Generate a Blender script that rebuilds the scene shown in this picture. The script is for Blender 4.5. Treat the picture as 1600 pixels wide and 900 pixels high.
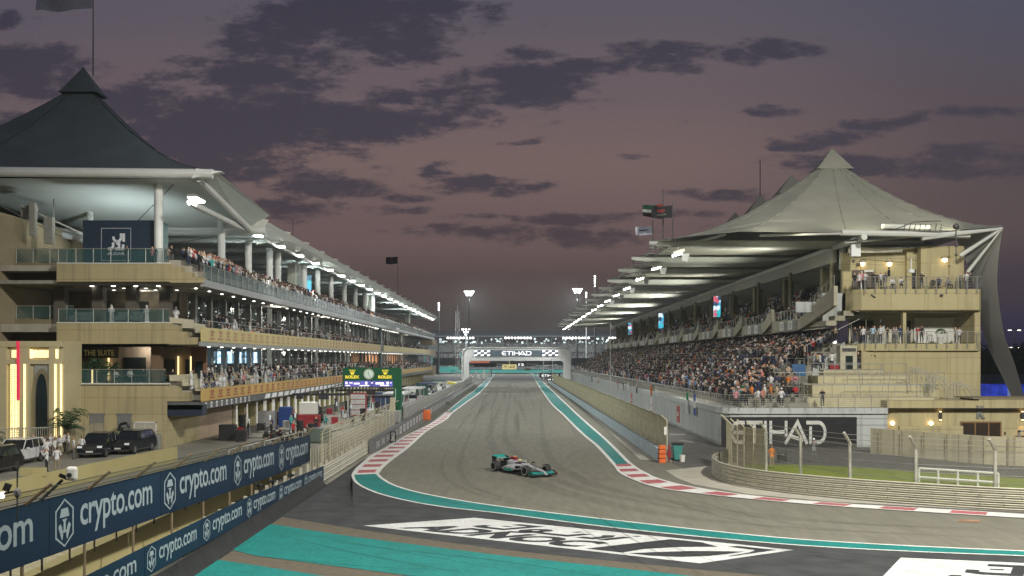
import bpy, bmesh, math, random
import numpy as np
from mathutils import Vector, Matrix
random.seed(7); RNG = np.random.default_rng(7)
for o in list(bpy.data.objects): bpy.data.objects.remove(o)
S = bpy.context.scene; C = S.collection
R = math.radians
CAMZ = 7.7; HOR = 560.0; VPX = 803.0; F = 1600.0

# ---------------------------------------------------------------- camera, sky, light, exposure
cam_d = bpy.data.cameras.new('camera'); cam = bpy.data.objects.new('camera', cam_d); C.objects.link(cam)
cam.location = (0, 0, CAMZ); cam.rotation_euler = (R(90), 0, 0)
cam_d.sensor_width = 36; cam_d.lens = 36
cam_d.shift_x = -3/1600; cam_d.shift_y = 110/1600
cam_d.clip_start = .2; cam_d.clip_end = 6000
S.camera = cam
S.view_settings.view_transform = 'Standard'; S.view_settings.look = 'None'
S.view_settings.exposure = 0; S.view_settings.gamma = 1
S.cycles.max_bounces = 5; S.cycles.diffuse_bounces = 2; S.cycles.glossy_bounces = 2
S.cycles.transparent_max_bounces = 14; S.cycles.transmission_bounces = 3
S.cycles.sample_clamp_indirect = 3; S.cycles.caustics_reflective = False; S.cycles.caustics_refractive = False
S.cycles.use_denoising = True

def lin(c):
    return tuple(((x/255)/12.92 if x/255 <= .04045 else ((x/255+.055)/1.055)**2.4) for x in c)

def make_world():
    w = bpy.data.worlds.new('World'); S.world = w; w.use_nodes = True
    nt = w.node_tree; nt.nodes.clear(); N = nt.nodes; L = nt.links
    def math_(op, a, b=None, c=None, clamp=False):
        n = N.new('ShaderNodeMath'); n.operation = op; n.use_clamp = clamp
        for i, v in enumerate((a, b, c)):
            if v is None: continue
            if isinstance(v, (int, float)): n.inputs[i].default_value = v
            else: L.new(v, n.inputs[i])
        return n.outputs[0]
    tc = N.new('ShaderNodeTexCoord'); sp = N.new('ShaderNodeSeparateXYZ'); L.new(tc.outputs['Generated'], sp.inputs[0])
    yy = math_('MAXIMUM', math_('ABSOLUTE', sp.outputs[1]), .12)
    az = math_('DIVIDE', sp.outputs[0], yy)       # tan of azimuth
    el = math_('DIVIDE', sp.outputs[2], yy)       # tan of elevation
    def ramp(fac, stops):
        r = N.new('ShaderNodeValToRGB'); L.new(fac, r.inputs[0]); e = r.color_ramp.elements
        r.color_ramp.interpolation = 'EASE'
        while len(e) < len(stops): e.new(.5)
        for i, (p, c) in enumerate(stops): e[i].position = p; e[i].color = (*lin(c), 1)
        return r.outputs[0]
    elf = math_('MULTIPLY', el, 2.2, clamp=True)   # .35 -> .77
    warm = ramp(elf, [(0, (44, 49, 55)), (.07, (48, 46, 52)), (.15, (70, 57, 61)), (.27, (100, 79, 81)), (.42, (112, 91, 90)), (.6, (99, 85, 91)), (.78, (88, 81, 92)), (1, (62, 60, 76))])
    cool = ramp(elf, [(0, (24, 28, 48)), (.06, (32, 38, 66)), (.16, (52, 46, 62)), (.3, (80, 66, 70)), (.5, (80, 68, 74)), (.78, (74, 72, 88)), (1, (54, 56, 76))])
    side = N.new('ShaderNodeMapRange'); side.interpolation_type = 'SMOOTHSTEP'
    side.inputs[1].default_value = .12; side.inputs[2].default_value = .52; L.new(az, side.inputs[0])
    side2 = N.new('ShaderNodeMapRange'); side2.interpolation_type = 'SMOOTHSTEP'
    side2.inputs[1].default_value = -.25; side2.inputs[2].default_value = -.8; side2.inputs[4].default_value = .45; L.new(az, side2.inputs[0])
    sd = math_('MAXIMUM', side.outputs[0], side2.outputs[0])
    mx = N.new('ShaderNodeMix'); mx.data_type = 'RGBA'; L.new(sd, mx.inputs[0]); L.new(warm, mx.inputs[6]); L.new(cool, mx.inputs[7])
    # noise in the same flat sky coordinates, stretched along the horizon
    cb = N.new('ShaderNodeCombineXYZ'); L.new(math_('MULTIPLY', az, 1.0), cb.inputs[0]); L.new(math_('MULTIPLY', el, 2.6), cb.inputs[1])
    def noise(scale, detail, rough, off):
        n = N.new('ShaderNodeTexNoise'); n.inputs['Scale'].default_value = scale; n.inputs['Detail'].default_value = detail
        n.inputs['Roughness'].default_value = rough
        m = N.new('ShaderNodeMapping'); m.inputs['Location'].default_value = (off, off*.7, 0); L.new(cb.outputs[0], m.inputs[0]); L.new(m.outputs[0], n.inputs['Vector'])
        return n.outputs['Fac']
    n1 = noise(11, 9, .66, 3.1); n2 = noise(38, 8, .7, 8.4); nw = noise(5, 2, .5, 1.7); nv = noise(6, 3, .5, 5.2)
    azw = math_('ADD', az, math_('MULTIPLY', math_('SUBTRACT', nw, .5), .10))
    elw = math_('ADD', el, math_('MULTIPLY', math_('SUBTRACT', nv, .5), .045))
    clouds = [(560,28,170,34,1),(440,75,100,42,1),(640,62,60,26,.8),(430,125,90,30,1),(520,190,160,27,1),(310,215,190,45,1.1),(430,158,75,24,.9),
      (215,160,80,34,.9),(350,268,110,26,.9),(60,105,110,36,1),(15,190,40,26,.9),(18,35,22,9,.6),(290,118,60,12,.6),(320,95,40,9,.5),
      (760,148,150,20,.9),(725,118,60,14,.7),(715,178,50,18,.7),(845,130,75,30,1),(925,106,60,15,.9),(835,87,50,13,.7),(1040,90,80,20,.8),(1140,88,50,15,.6),(1215,72,50,12,.7),
      (475,272,50,9,.6),(500,295,100,15,.7),(605,262,22,9,.55),(695,265,22,8,.55),(760,283,70,8,.5),(590,322,70,7,.5),(460,332,70,12,.6),(630,300,50,7,.5),(750,362,160,8,.5),
      (1245,226,42,9,.8),(1310,213,60,9,.55),(1410,194,70,9,.6),(1520,180,80,11,.6),(1460,262,190,18,.6),(1540,244,90,10,.5),(1110,302,80,7,.6),(830,282,35,5,.5),(1005,243,45,4,.5),(1210,178,45,5,.4),(930,368,170,12,.55),(860,340,140,8,.5),
      (800,222,30,4,.5),(990,335,90,7,.4),(540,240,60,10,.5)]
    acc = None
    for cx, cy, rx, ry, a in clouds:
        dx = math_('MULTIPLY', math_('SUBTRACT', azw, (cx-VPX)/F), F/(rx*1.25))
        dy = math_('MULTIPLY', math_('SUBTRACT', elw, (HOR-cy)/F), F/(ry*1.35))
        d2 = math_('MULTIPLY_ADD', dx, dx, math_('MULTIPLY', dy, dy))
        v = math_('MULTIPLY', math_('SUBTRACT', 1.0, d2), a)
        acc = v if acc is None else math_('MAXIMUM', acc, v)
    acc = math_('MAXIMUM', acc, -.6)
    f = math_('ADD', math_('ADD', math_('MULTIPLY', acc, .60), -.03), math_('ADD', math_('MULTIPLY', math_('SUBTRACT', n1, .5), 1.9), math_('MULTIPLY', math_('SUBTRACT', n2, .5), 1.5)))
    mr = N.new('ShaderNodeMapRange'); mr.interpolation_type = 'SMOOTHSTEP'
    mr.inputs[1].default_value = -.12; mr.inputs[2].default_value = .40; mr.inputs[4].default_value = 1.0; L.new(f, mr.inputs[0])
    cc = ramp(elf, [(0, (44, 42, 50)), (.25, (62, 50, 60)), (.5, (60, 53, 66)), (1, (52, 49, 64))])
    mc = N.new('ShaderNodeMix'); mc.data_type = 'RGBA'; L.new(mr.outputs[0], mc.inputs[0]); L.new(mx.outputs[2], mc.inputs[6]); L.new(cc, mc.inputs[7])
    # a physically dim twilight sky adds its own faint blue
    sky = N.new('ShaderNodeTexSky'); sky.sky_type = 'NISHITA'; sky.sun_disc = False; sky.sun_elevation = R(-3); sky.sun_rotation = R(0)
    add = N.new('ShaderNodeMix'); add.data_type = 'RGBA'; add.blend_type = 'ADD'; add.inputs[0].default_value = .05
    L.new(mc.outputs[2], add.inputs[6]); L.new(sky.outputs[0], add.inputs[7])
    bg = N.new('ShaderNodeBackground'); L.new(add.outputs[2], bg.inputs[0]); bg.inputs[1].default_value = 1.0
    out = N.new('ShaderNodeOutputWorld'); L.new(bg.outputs[0], out.inputs[0])
make_world()

def spot(name, loc, target, power, angle, size=1.5, col=(1, .97, .9), blend=.6):
    d = bpy.data.lights.new(name, 'SPOT'); o = bpy.data.objects.new(name, d); C.objects.link(o)
    d.energy = power; d.spot_size = R(angle); d.spot_blend = blend; d.shadow_soft_size = size; d.color = col
    o.location = loc; o.rotation_euler = (Vector(target)-Vector(loc)).to_track_quat('-Z', 'Y').to_euler()
    return o
# circuit floodlight masts standing round turn one, beside and behind the camera
FL = (1, .97, .87)
spot('floodlight', (32, 26, 44), (16, 62, 0), 195000, 110, 2, FL)
spot('floodlight', (-17, 20, 44), (0, 58, 0), 70000, 100, 2, FL)
spot('floodlight', (80, 40, 40), (45, 92, 6), 32000, 80, 2, FL)
for k in range(9):          # the lamps under both roof edges
    spot('roof_edge_lamp', (-26.6, 112+28*k, 20.4), (-9, 112+28*k, 0), 17000, 112, .8, (.95, 1, .97))
    spot('roof_edge_lamp', (16.6, 108+28*k, 18.2), (0, 108+28*k, 0), 12000, 128, .8, (1, 1, .93))
spot('canopy_uplight', (-36, 95, 16.5), (-38, 98, 24), 1500, 150, .5, (.9, 1, 1))
for x in (24, 34, 43): spot('canopy_uplight', (x, 97.9, 20.6), (35.4, 112, 27), 1500, 110, .4, (1, .95, .7))
for k in range(7):  # added fill lights that brighten the dark terrace recesses
    for z in (13.8, 8.5):
        pl = bpy.data.lights.new('terrace_lamp', 'POINT'); pl.energy = 260 if k else 80; pl.shadow_soft_size = .3; pl.color = (1, .96, .86); po = bpy.data.objects.new('terrace_lamp', pl); C.objects.link(po); po.location = (-29.6 if k else -35, 97+31*k, z)
for k in range(7):  # added upward spots standing in for light bounced under both roofs
    spot('roof_uplight', (-29.5, 116+32*k, 16.8), (-28.2, 116+32*k, 22), 2300, 160, .4, (.88, 1, .97))
    spot('roof_uplight', (27.5, 112+34*k, 14.2), (23, 112+34*k, 20), 4200, 150, .4, (1, 1, .86))
for x, y in ((-22, 520), (32, 520)): spot('mast_lamp', (x, y, 38), (0, 430, 0), 150000, 110, 2, (.95, 1, 1))
for x in (-22, 32): spot('mast_lamp', (x, 522, 40), (x*.6, 612, 8), 190000, 120, 2, (.95, 1, 1))
# ---------------------------------------------------------------- helpers
def gp(u, v, z=0.0):                       # ground point under a photo pixel
    Y = (CAMZ-z)*F/(v-HOR); return Vector(((u-VPX)/F*Y, Y, z))
def at(u, v, Y):                           # point at distance Y
    return Vector(((u-VPX)/F*Y, Y, CAMZ-(v-HOR)/F*Y))

MATS = {}
def M(name, col, rough=.7, metal=0., var=.12, scale=2., bump=0., emit=0., alpha=1., spec=.4, stretch=None, objcol=False, dirt=0., joint=None, translucent=0.):
    if name in MATS: return MATS[name]
    m = bpy.data.materials.new(name); m.use_nodes = True; nt = m.node_tree; N = nt.nodes; L = nt.links
    b = N['Principled BSDF']; b.inputs['Roughness'].default_value = rough; b.inputs['Metallic'].default_value = metal
    b.inputs['Specular IOR Level'].default_value = spec
    tc = N.new('ShaderNodeTexCoord'); mp = N.new('ShaderNodeMapping'); L.new(tc.outputs['Object'], mp.inputs[0])
    if stretch: mp.inputs['Scale'].default_value = stretch
    n = N.new('ShaderNodeTexNoise'); n.inputs['Scale'].default_value = scale; n.inputs['Detail'].default_value = 5; L.new(mp.outputs[0], n.inputs['Vector'])
    hs = N.new('ShaderNodeHueSaturation')
    mr = N.new('ShaderNodeMapRange'); mr.inputs[1].default_value = .3; mr.inputs[2].default_value = .7
    mr.inputs[3].default_value = 1-var; mr.inputs[4].default_value = 1+var; L.new(n.outputs['Fac'], mr.inputs[0]); L.new(mr.outputs[0], hs.inputs['Value'])
    src = None
    if objcol:
        oi = N.new('ShaderNodeObjectInfo'); L.new(oi.outputs['Color'], hs.inputs['Color'])
    else: hs.inputs['Color'].default_value = (*col, 1)
    out = hs.outputs[0]
    if dirt:
        n2 = N.new('ShaderNodeTexNoise'); n2.inputs['Scale'].default_value = scale*.13; n2.inputs['Detail'].default_value = 7; n2.inputs['Roughness'].default_value = .65
        L.new(mp.outputs[0], n2.inputs['Vector'])
        m2 = N.new('ShaderNodeMapRange'); m2.inputs[1].default_value = .42; m2.inputs[2].default_value = .68; m2.inputs[4].default_value = dirt; L.new(n2.outputs['Fac'], m2.inputs[0])
        mm = N.new('ShaderNodeMix'); mm.data_type = 'RGBA'; L.new(m2.outputs[0], mm.inputs[0]); L.new(out, mm.inputs[6])
        mm.inputs[7].default_value = (col[0]*.45, col[1]*.42, col[2]*.38, 1); out = mm.outputs[2]
    if joint:
        sp = N.new('ShaderNodeSeparateXYZ'); L.new(tc.outputs['Object'], sp.inputs[0]); ad = N.new('ShaderNodeMath'); L.new(sp.outputs[0], ad.inputs[0]); L.new(sp.outputs[1], ad.inputs[1])
        cb = N.new('ShaderNodeCombineXYZ'); L.new(ad.outputs[0], cb.inputs[0]); L.new(sp.outputs[2], cb.inputs[1])
        br = N.new('ShaderNodeTexBrick'); br.offset = 0; br.inputs['Scale'].default_value = 1; br.inputs['Brick Width'].default_value = joint[0]; br.inputs['Row Height'].default_value = joint[1]; br.inputs['Mortar Size'].default_value = .025; br.inputs['Mortar Smooth'].default_value = .3
        br.inputs['Color1'].default_value = (1,1,1,1); br.inputs['Color2'].default_value = (.9,.9,.9,1); br.inputs['Mortar'].default_value = (.62,.6,.56,1); L.new(cb.outputs[0], br.inputs['Vector'])
        m3 = N.new('ShaderNodeMix'); m3.data_type = 'RGBA'; m3.blend_type = 'MULTIPLY'; m3.inputs[0].default_value = 1; L.new(out, m3.inputs[6]); L.new(br.outputs['Color'], m3.inputs[7])
        mp2 = N.new('ShaderNodeMapping'); mp2.inputs['Scale'].default_value = (2.2, 2.2, .12); L.new(tc.outputs['Object'], mp2.inputs[0]); n4 = N.new('ShaderNodeTexNoise'); n4.inputs['Scale'].default_value = 1; n4.inputs['Detail'].default_value = 6; L.new(mp2.outputs[0], n4.inputs['Vector'])
        m4 = N.new('ShaderNodeMapRange'); m4.inputs[1].default_value = .5; m4.inputs[2].default_value = .75; m4.inputs[3].default_value = 1; m4.inputs[4].default_value = .74; L.new(n4.outputs['Fac'], m4.inputs[0])
        h2 = N.new('ShaderNodeHueSaturation'); L.new(m3.outputs[2], h2.inputs['Color']); L.new(m4.outputs[0], h2.inputs['Value']); out = h2.outputs[0]
    L.new(out, b.inputs['Base Color'])
    if translucent:
        tl = N.new('ShaderNodeBsdfTranslucent'); L.new(out, tl.inputs[0]); ms = N.new('ShaderNodeMixShader'); ms.inputs[0].default_value = translucent
        L.new(b.outputs[0], ms.inputs[1]); L.new(tl.outputs[0], ms.inputs[2]); L.new(ms.outputs[0], N['Material Output'].inputs[0])
    if bump:
        bp = N.new('ShaderNodeBump'); bp.inputs['Strength'].default_value = bump; bp.inputs['Distance'].default_value = .02
        L.new(n.outputs['Fac'], bp.inputs['Height']); L.new(bp.outputs[0], b.inputs['Normal'])
    if emit: L.new(out, b.inputs['Emission Color']); b.inputs['Emission Strength'].default_value = emit
    if alpha < 1: b.inputs['Alpha'].default_value = alpha
    MATS[name] = m; return m

ICO = bmesh.new(); bmesh.ops.create_icosphere(ICO, subdivisions=1, radius=1)
ICOV = [v.co.copy() for v in ICO.verts]; ICOF = [tuple(v.index for v in f.verts) for f in ICO.faces]
class MB:
    def __init__(s): s.v = []; s.f = []; s.m = []
    def add(s, vs, fs, mat=0):
        n = len(s.v); s.v += [tuple(v) for v in vs]
        for f in fs: s.f.append(tuple(i+n for i in f)); s.m.append(mat)
        return s
    def box(s, a, b, mat=0):
        x0, y0, z0 = a; x1, y1, z1 = b
        vs = [(x0,y0,z0),(x1,y0,z0),(x1,y1,z0),(x0,y1,z0),(x0,y0,z1),(x1,y0,z1),(x1,y1,z1),(x0,y1,z1)]
        return s.add(vs, [(0,3,2,1),(4,5,6,7),(0,1,5,4),(1,2,6,5),(2,3,7,6),(3,0,4,7)], mat)
    def bx(s, c, d, rz=0, mat=0, rx=0, ry=0):
        x, y, z = d[0]/2, d[1]/2, d[2]/2
        mt = Matrix.Translation(c) @ Matrix.Rotation(rz, 4, 'Z') @ Matrix.Rotation(ry, 4, 'Y') @ Matrix.Rotation(rx, 4, 'X')
        vs = [mt @ Vector(p) for p in [(-x,-y,-z),(x,-y,-z),(x,y,-z),(-x,y,-z),(-x,-y,z),(x,-y,z),(x,y,z),(-x,y,z)]]
        return s.add(vs, [(0,3,2,1),(4,5,6,7),(0,1,5,4),(1,2,6,5),(2,3,7,6),(3,0,4,7)], mat)
    def tube(s, p, q, r, n=6, r2=None, mat=0, cap=True):
        p = Vector(p); q = Vector(q); d = q-p
        if d.length < 1e-6: return s
        d.normalize(); a = d.orthogonal().normalized(); b = d.cross(a); r2 = r if r2 is None else r2
        vs = []
        for k in range(n):
            t = 2*math.pi*k/n; o = a*math.cos(t)+b*math.sin(t); vs += [p+o*r, q+o*r2]
        fs = [(2*k, (2*k+2) % (2*n), (2*k+3) % (2*n), 2*k+1) for k in range(n)]
        if cap: fs += [tuple(range(2*n-2, -1, -2)), tuple(range(1, 2*n, 2))]
        return s.add(vs, fs, mat)
    def path(s, pts, r, n=6, mat=0):
        for a, b in zip(pts, pts[1:]): s.tube(a, b, r, n, mat=mat)
        return s
    def poly(s, pts, mat=0): return s.add(pts, [tuple(range(len(pts)))], mat)
    def prism(s, pts, vec, mat=0):
        n = len(pts); v = Vector(vec)
        vs = [Vector(p) for p in pts]; vs += [p+v for p in vs]
        fs = [tuple(range(n-1, -1, -1)), tuple(range(n, 2*n))] + [(i, (i+1) % n, (i+1) % n+n, i+n) for i in range(n)]
        return s.add(vs, fs, mat)
    def strip(s, A, B, mat=0):
        n = len(A); return s.add(list(A)+list(B), [(i, i+1, n+i+1, n+i) for i in range(n-1)], mat)
    def grid(s, rows, mat=0, closed=False):
        n = len(rows[0]); vs = [p for r in rows for p in r]; fs = []
        for i in range(len(rows)-1):
            for j in range(n if closed else n-1):
                k = (j+1) % n; fs.append((i*n+j, i*n+k, (i+1)*n+k, (i+1)*n+j))
        return s.add(vs, fs, mat)
    def cyl(s, c, axis, r, h, n=20, mat=0):
        c = Vector(c); a = Vector(axis).normalized()*h/2; return s.tube(c-a, c+a, r, n, mat=mat)
    def ball(s, c, r, mat=0, sc=(1,1,1)):
        return s.add([(c[0]+v.x*r*sc[0], c[1]+v.y*r*sc[1], c[2]+v.z*r*sc[2]) for v in ICOV], ICOF, mat)
    def shape(s, kind, pts, fn, mat=0): pass
    def build(s, name, mats, parent=None, smooth=False, thick=0, bevel=0, **kw):
        me = bpy.data.meshes.new(name)
        off = Vector(parent['_o']) if parent is not None and '_o' in parent else Vector((0,0,0))
        if parent is not None and parent.get('_q') is not None:
            off = Vector(parent['_q'])
        vs = [(v[0]-off.x, v[1]-off.y, v[2]-off.z) for v in s.v] if off.length else s.v
        me.from_pydata(vs, [], s.f)
        if not isinstance(mats, (list, tuple)): mats = [mats]
        for m in mats: me.materials.append(m)
        me.polygons.foreach_set('material_index', s.m)
        if smooth: me.polygons.foreach_set('use_smooth', [True]*len(s.f))
        me.update()
        o = bpy.data.objects.new(name, me); C.objects.link(o)
        if parent is not None: o.parent = parent
        if thick:
            md = o.modifiers.new('thickness', 'SOLIDIFY'); md.thickness = thick; md.offset = 0
        if bevel:
            md = o.modifiers.new('bevel', 'BEVEL'); md.width = bevel; md.segments = 2; md.limit_method = 'ANGLE'
        if off.length and parent is not None: o['_q'] = tuple(off)
        return tag(o, **kw) if kw else o
def tag(o, label=None, cat=None, group=None, kind=None):
    if label: o['label'] = label
    if cat: o['category'] = cat
    if group: o['group'] = group
    if kind: o['kind'] = kind
    return o
def thing(name, label, cat, loc=(0,0,0), rz=0, group=None):
    o = bpy.data.objects.new(name, None); C.objects.link(o); o.empty_display_size = .3
    o.location = loc; o.rotation_euler = (0,0,rz)
    if rz == 0: o['_q'] = tuple(loc)      # children of unrotated things may be given in world coordinates
    return tag(o, label, cat, group)
def local(o):                              # this thing's children are given in its own coordinates
    o['_q'] = (0.,0.,0.); return o
def copy_tree(o, parent=None):
    c = o.copy(); C.objects.link(c)
    if parent is not None: c.parent = parent
    for ch in list(o.children): copy_tree(ch, c)
    return c
def struct(mb, name, mat, **kw):
    o = mb.build(name, mat, **kw); o['kind'] = 'structure'; return o

_txt = {}
def text_geo(s, bold=.0, spacing=1., shear=0):
    k = (s, bold, spacing, shear)
    if k in _txt: return _txt[k]
    d = bpy.data.curves.new('t', 'FONT'); d.body = s; d.offset = bold; d.space_character = spacing; d.resolution_u = 3; d.fill_mode = 'FRONT'; d.shear = shear
    o = bpy.data.objects.new('t', d); C.objects.link(o); dg = bpy.context.evaluated_depsgraph_get(); dg.update()
    me = o.evaluated_get(dg).to_mesh()
    vs = [(v.co.x, v.co.y) for v in me.vertices]; fs = [tuple(p.vertices) for p in me.polygons]
    o.evaluated_get(dg).to_mesh_clear(); bpy.data.objects.remove(o); bpy.data.curves.remove(d)
    x0 = min(v[0] for v in vs); x1 = max(v[0] for v in vs); y0 = min(v[1] for v in vs); y1 = max(v[1] for v in vs)
    r = ([((x-x0)/(x1-x0), (y-y0)/(y1-y0)) for x, y in vs], fs); _txt[k] = r; return r
def put(mb, geo, fn, mat=0):
    mb.add([fn(*p) for p in geo[0]], geo[1], mat)
def stroke(pts, w, mb, fn, mat=0, sx=1.0):     # flat stroke of width w along 2D points, mitred; sx corrects the aspect of the box
    P_ = [Vector((p[0]*sx, p[1])) for p in pts]; A = []; B = []
    for i, p in enumerate(P_):
        d1 = (P_[i]-P_[i-1]).normalized() if i else None; d2 = (P_[i+1]-P_[i]).normalized() if i < len(P_)-1 else None
        d = ((d1 or d2)+(d2 or d1)).normalized(); n = Vector((-d.y, d.x)); c = 1/max(.5, n.dot(Vector((-(d2 or d1).y, (d2 or d1).x))))
        A.append(p+n*w/2*c); B.append(p-n*w/2*c)
    mb.strip([fn(a.x/sx, a.y) for a in A], [fn(b.x/sx, b.y) for b in B], mat)
def arc(cx, cy, rx, ry, a0, a1, n=10):
    return [(cx+rx*math.cos(R(a0+(a1-a0)*i/n)), cy+ry*math.sin(R(a0+(a1-a0)*i/n))) for i in range(n+1)]
def airline_word(mb, fn, mat=0):           # the six wide letters of the sponsor's word, in a unit box
    w = .16; sx = 5.6
    def s_(p): stroke(p, w, mb, fn, mat, sx)
    s_(arc(.085, .5, .085-.014, .42, 90, 270)); s_([(.085, .92), (.15, .92)]); s_([(.085, .08), (.15, .08)]); s_([(.02, .5), (.14, .5)])
    s_([(.17, .92), (.335, .92)]); s_([(.25, .86), (.25, 0)])
    s_([(.365, 0), (.365, 1)])
    s_([(.42, 0), (.42, 1)]); s_([(.434, .52), (.58, .52)]); s_([(.58, 1), (.58, .3)])
    s_([(.57, 0), (.70, .95), (.80, 0)]); s_([(.63, .34), (.76, .16)])
    s_([(.835, 0), (.835, .75)]); s_([(.79, .92), (.92, .92)]); s_(arc(.92, .5, .066, .42, 90, -90)); s_([(.92, .08), (.86, .08)])
def quad_fn(p00, p10, p01, p11, lift=Vector((0,0,0))):
    p00, p10, p01, p11 = map(Vector, (p00, p10, p01, p11))
    return lambda s, t: p00*(1-s)*(1-t)+p10*s*(1-t)+p01*(1-s)*t+p11*s*t+lift
def sub(fn, s0, s1, t0, t1): return lambda s, t: fn(s0+(s1-s0)*s, t0+(t1-t0)*t)
def smooth_pts(pts, n=6):
    P_ = [Vector(p) for p in pts]; out = []
    for i in range(len(P_)-1):
        a = P_[max(i-1, 0)]; b = P_[i]; c = P_[i+1]; d = P_[min(i+2, len(P_)-1)]
        for k in range(n):
            t = k/n; out.append(.5*((2*b)+(c-a)*t+(2*a-5*b+4*c-d)*t*t+(3*b-a-3*c+d)*t**3))
    out.append(P_[-1]); return out
def resample(pts, n):
    P_ = [Vector(p) for p in pts]; L_ = [0]
    for a, b in zip(P_, P_[1:]): L_.append(L_[-1]+(b-a).length)
    out = []; j = 0
    for k in range(n):
        d = L_[-1]*k/(n-1)
        while j < len(P_)-2 and L_[j+1] < d: j += 1
        t = (d-L_[j])/max(1e-6, L_[j+1]-L_[j]); out.append(P_[j].lerp(P_[j+1], min(1, t)))
    return out
def hexc(h): return lin(tuple(int(h[i:i+2], 16) for i in (0, 2, 4)))

# ---------------------------------------------------------------- materials
asph = M('asphalt_straight', (.160,.154,.122), .85, var=.12, scale=2.4, bump=.3, stretch=(1,.15,1), dirt=.14)
asph_b = M('asphalt_brown', (.105,.09,.066), .9, var=.15, scale=3, bump=.2)
asph_d = M('asphalt_dark', (.045,.048,.05), .8, var=.28, scale=.9, bump=.2, dirt=.3)
asph_g = M('service_road', (.10,.098,.09), .88, var=.2, scale=.8, bump=.2, dirt=.3)
teal = M('teal_paint', (.011,.185,.170), .65, var=.2, scale=5, dirt=.35, bump=.3)
white_p = M('white_paint', (.66,.66,.63), .6, var=.12, scale=6, dirt=.3)
red_p = M('red_paint', (.40,.12,.13), .6, var=.12, scale=3, dirt=.3)
conc = M('pale_concrete', (.38,.36,.30), .85, var=.12, scale=1, dirt=.3)
conc_g = M('grey_render', (.45,.47,.46), .8, var=.06, scale=.7, dirt=.12, joint=(4.1,9.))
beige = M('beige_render', (.41,.35,.20), .8, var=.06, scale=.5, dirt=.15, joint=(2.9,1.45))
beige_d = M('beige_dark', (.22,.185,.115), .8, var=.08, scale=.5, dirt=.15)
pink = M('pink_render', (.50,.38,.28), .8, var=.06, scale=.6, dirt=.1, joint=(3.3,9))
white = M('white_steel', (.68,.70,.68), .45, var=.05, scale=1)
memb = M('white_membrane', (.56,.57,.53), .6, var=.05, scale=.4, dirt=.12)
steel = M('galvanised_steel', (.42,.42,.38), .42, .55, var=.1, scale=4)
dsteel = M('dark_steel', (.07,.07,.07), .5, .4, var=.15, scale=4)
cream_m = M('cream_metal', (.50,.46,.34), .5, .1, var=.1, scale=2, dirt=.25)
black = M('black_panel', (.016,.016,.018), .5, var=.2, scale=2)
wallw = M('wall_white', (.62,.62,.58), .7, var=.05, scale=1)
glass = M('teal_glass', (.05,.12,.12), .35, 0, var=.1, scale=.6, alpha=.34, spec=.3)
glassd = M('dark_glass', (.02,.03,.032), .12, 0, var=.3, scale=.5, spec=.7)
lampw = M('lamp_white', (1,.98,.92), .5, var=0, emit=26)
lampwarm = M('lamp_warm', (1,.72,.38), .5, var=0, emit=7)
strip_y = M('strip_light_warm', (1,.80,.38), .5, var=.1, scale=6, emit=1.6)
# ---------------------------------------------------------------- ground, track, paint
def zl(k): return .004*k
def flat(pts, z): return [Vector((p[0], p[1], z)) for p in pts]
sand = M('desert_ground', (.10,.09,.07), .95, var=.2, scale=.05, dirt=.2)
struct(MB().poly([(-2500,-300,-.05),(2500,-300,-.05),(2500,4000,-.05),(-2500,4000,-.05)]), 'ground', sand)
# service asphalt under pit lane, paddock road and the marshals' road
struct(MB().poly([(-60,20,0),(-10.6,20,0),(-10.6,560,0),(-60,560,0)]), 'pit_lane', M('pit_lane_asphalt', (.25,.24,.20), .8, var=.14, scale=.5, bump=.15, dirt=.25))
struct(MB().poly([(8.2,30,0),(60,30,0),(60,560,0),(8.2,560,0)]), 'service_road', asph_g)
L_in = [gp(592,741),gp(596.6,734),gp(611,721),gp(640,699),gp(669,673),gp(697.7,656),gp(708,645),gp(730.7,628),gp(757.3,606.7),gp(773,585)]
L_out = [gp(549,742.5),gp(555,733),gp(565,724),gp(580,711),gp(601,700),gp(636,679.5),gp(674.7,661),gp(696,645),gp(720,625.3),gp(746.7,605.3),gp(766.7,585.3)]
Lin = smooth_pts(L_in); Lout = smooth_pts(L_out)
R_in = [gp(1600,810.5),gp(1337.5,794),gp(1187,782),gp(1075,770),gp(1020,761),gp(984,748),gp(966,738),gp(957,726),gp(930,696),gp(909.3,678.7),gp(880,649.3),gp(853.3,621.3),gp(833.3,589.3),gp(832,583)]
R_out = [gp(1600,804),gp(1469,796),gp(1300,786),gp(1169,774),gp(1075,759.5),gp(1030,748),gp(1012,740),gp(988,725),gp(950,688),gp(904,648),gp(866.7,613.3),gp(842.7,590.7),gp(840,583)]
Rin = smooth_pts(R_in); Rout = smooth_pts(R_out)
struct(MB().poly(flat([(-11,20),(60,20),(60,50),(26,50.5),(18,54),(13,62),(11,80),(11,560),(-11,560)], zl(1))), 'race_track', asph)
# curved teal strip round turn one
T_out = smooth_pts([gp(549,742.5),gp(553,752.6),gp(567.7,762.7),gp(593.7,772.9),gp(634,783),gp(692,793),gp(780,803),gp(970,827),gp(1206,850),gp(1403,862),gp(1600,870),gp(1750,877)], 8)
T_in = smooth_pts([gp(592,741),gp(599.5,748),gp(617,758),gp(645.7,767),gp(692,777),gp(780,791),gp(970,814),gp(1206,839),gp(1403,852),gp(1600,861),gp(1750,867)], 8)
dark_edge = [Vector(p) for p in T_out]
barr = [(-11.4, 80), (-11.4, 62), (-11.2, 45), (-11.2, 20)]
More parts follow.
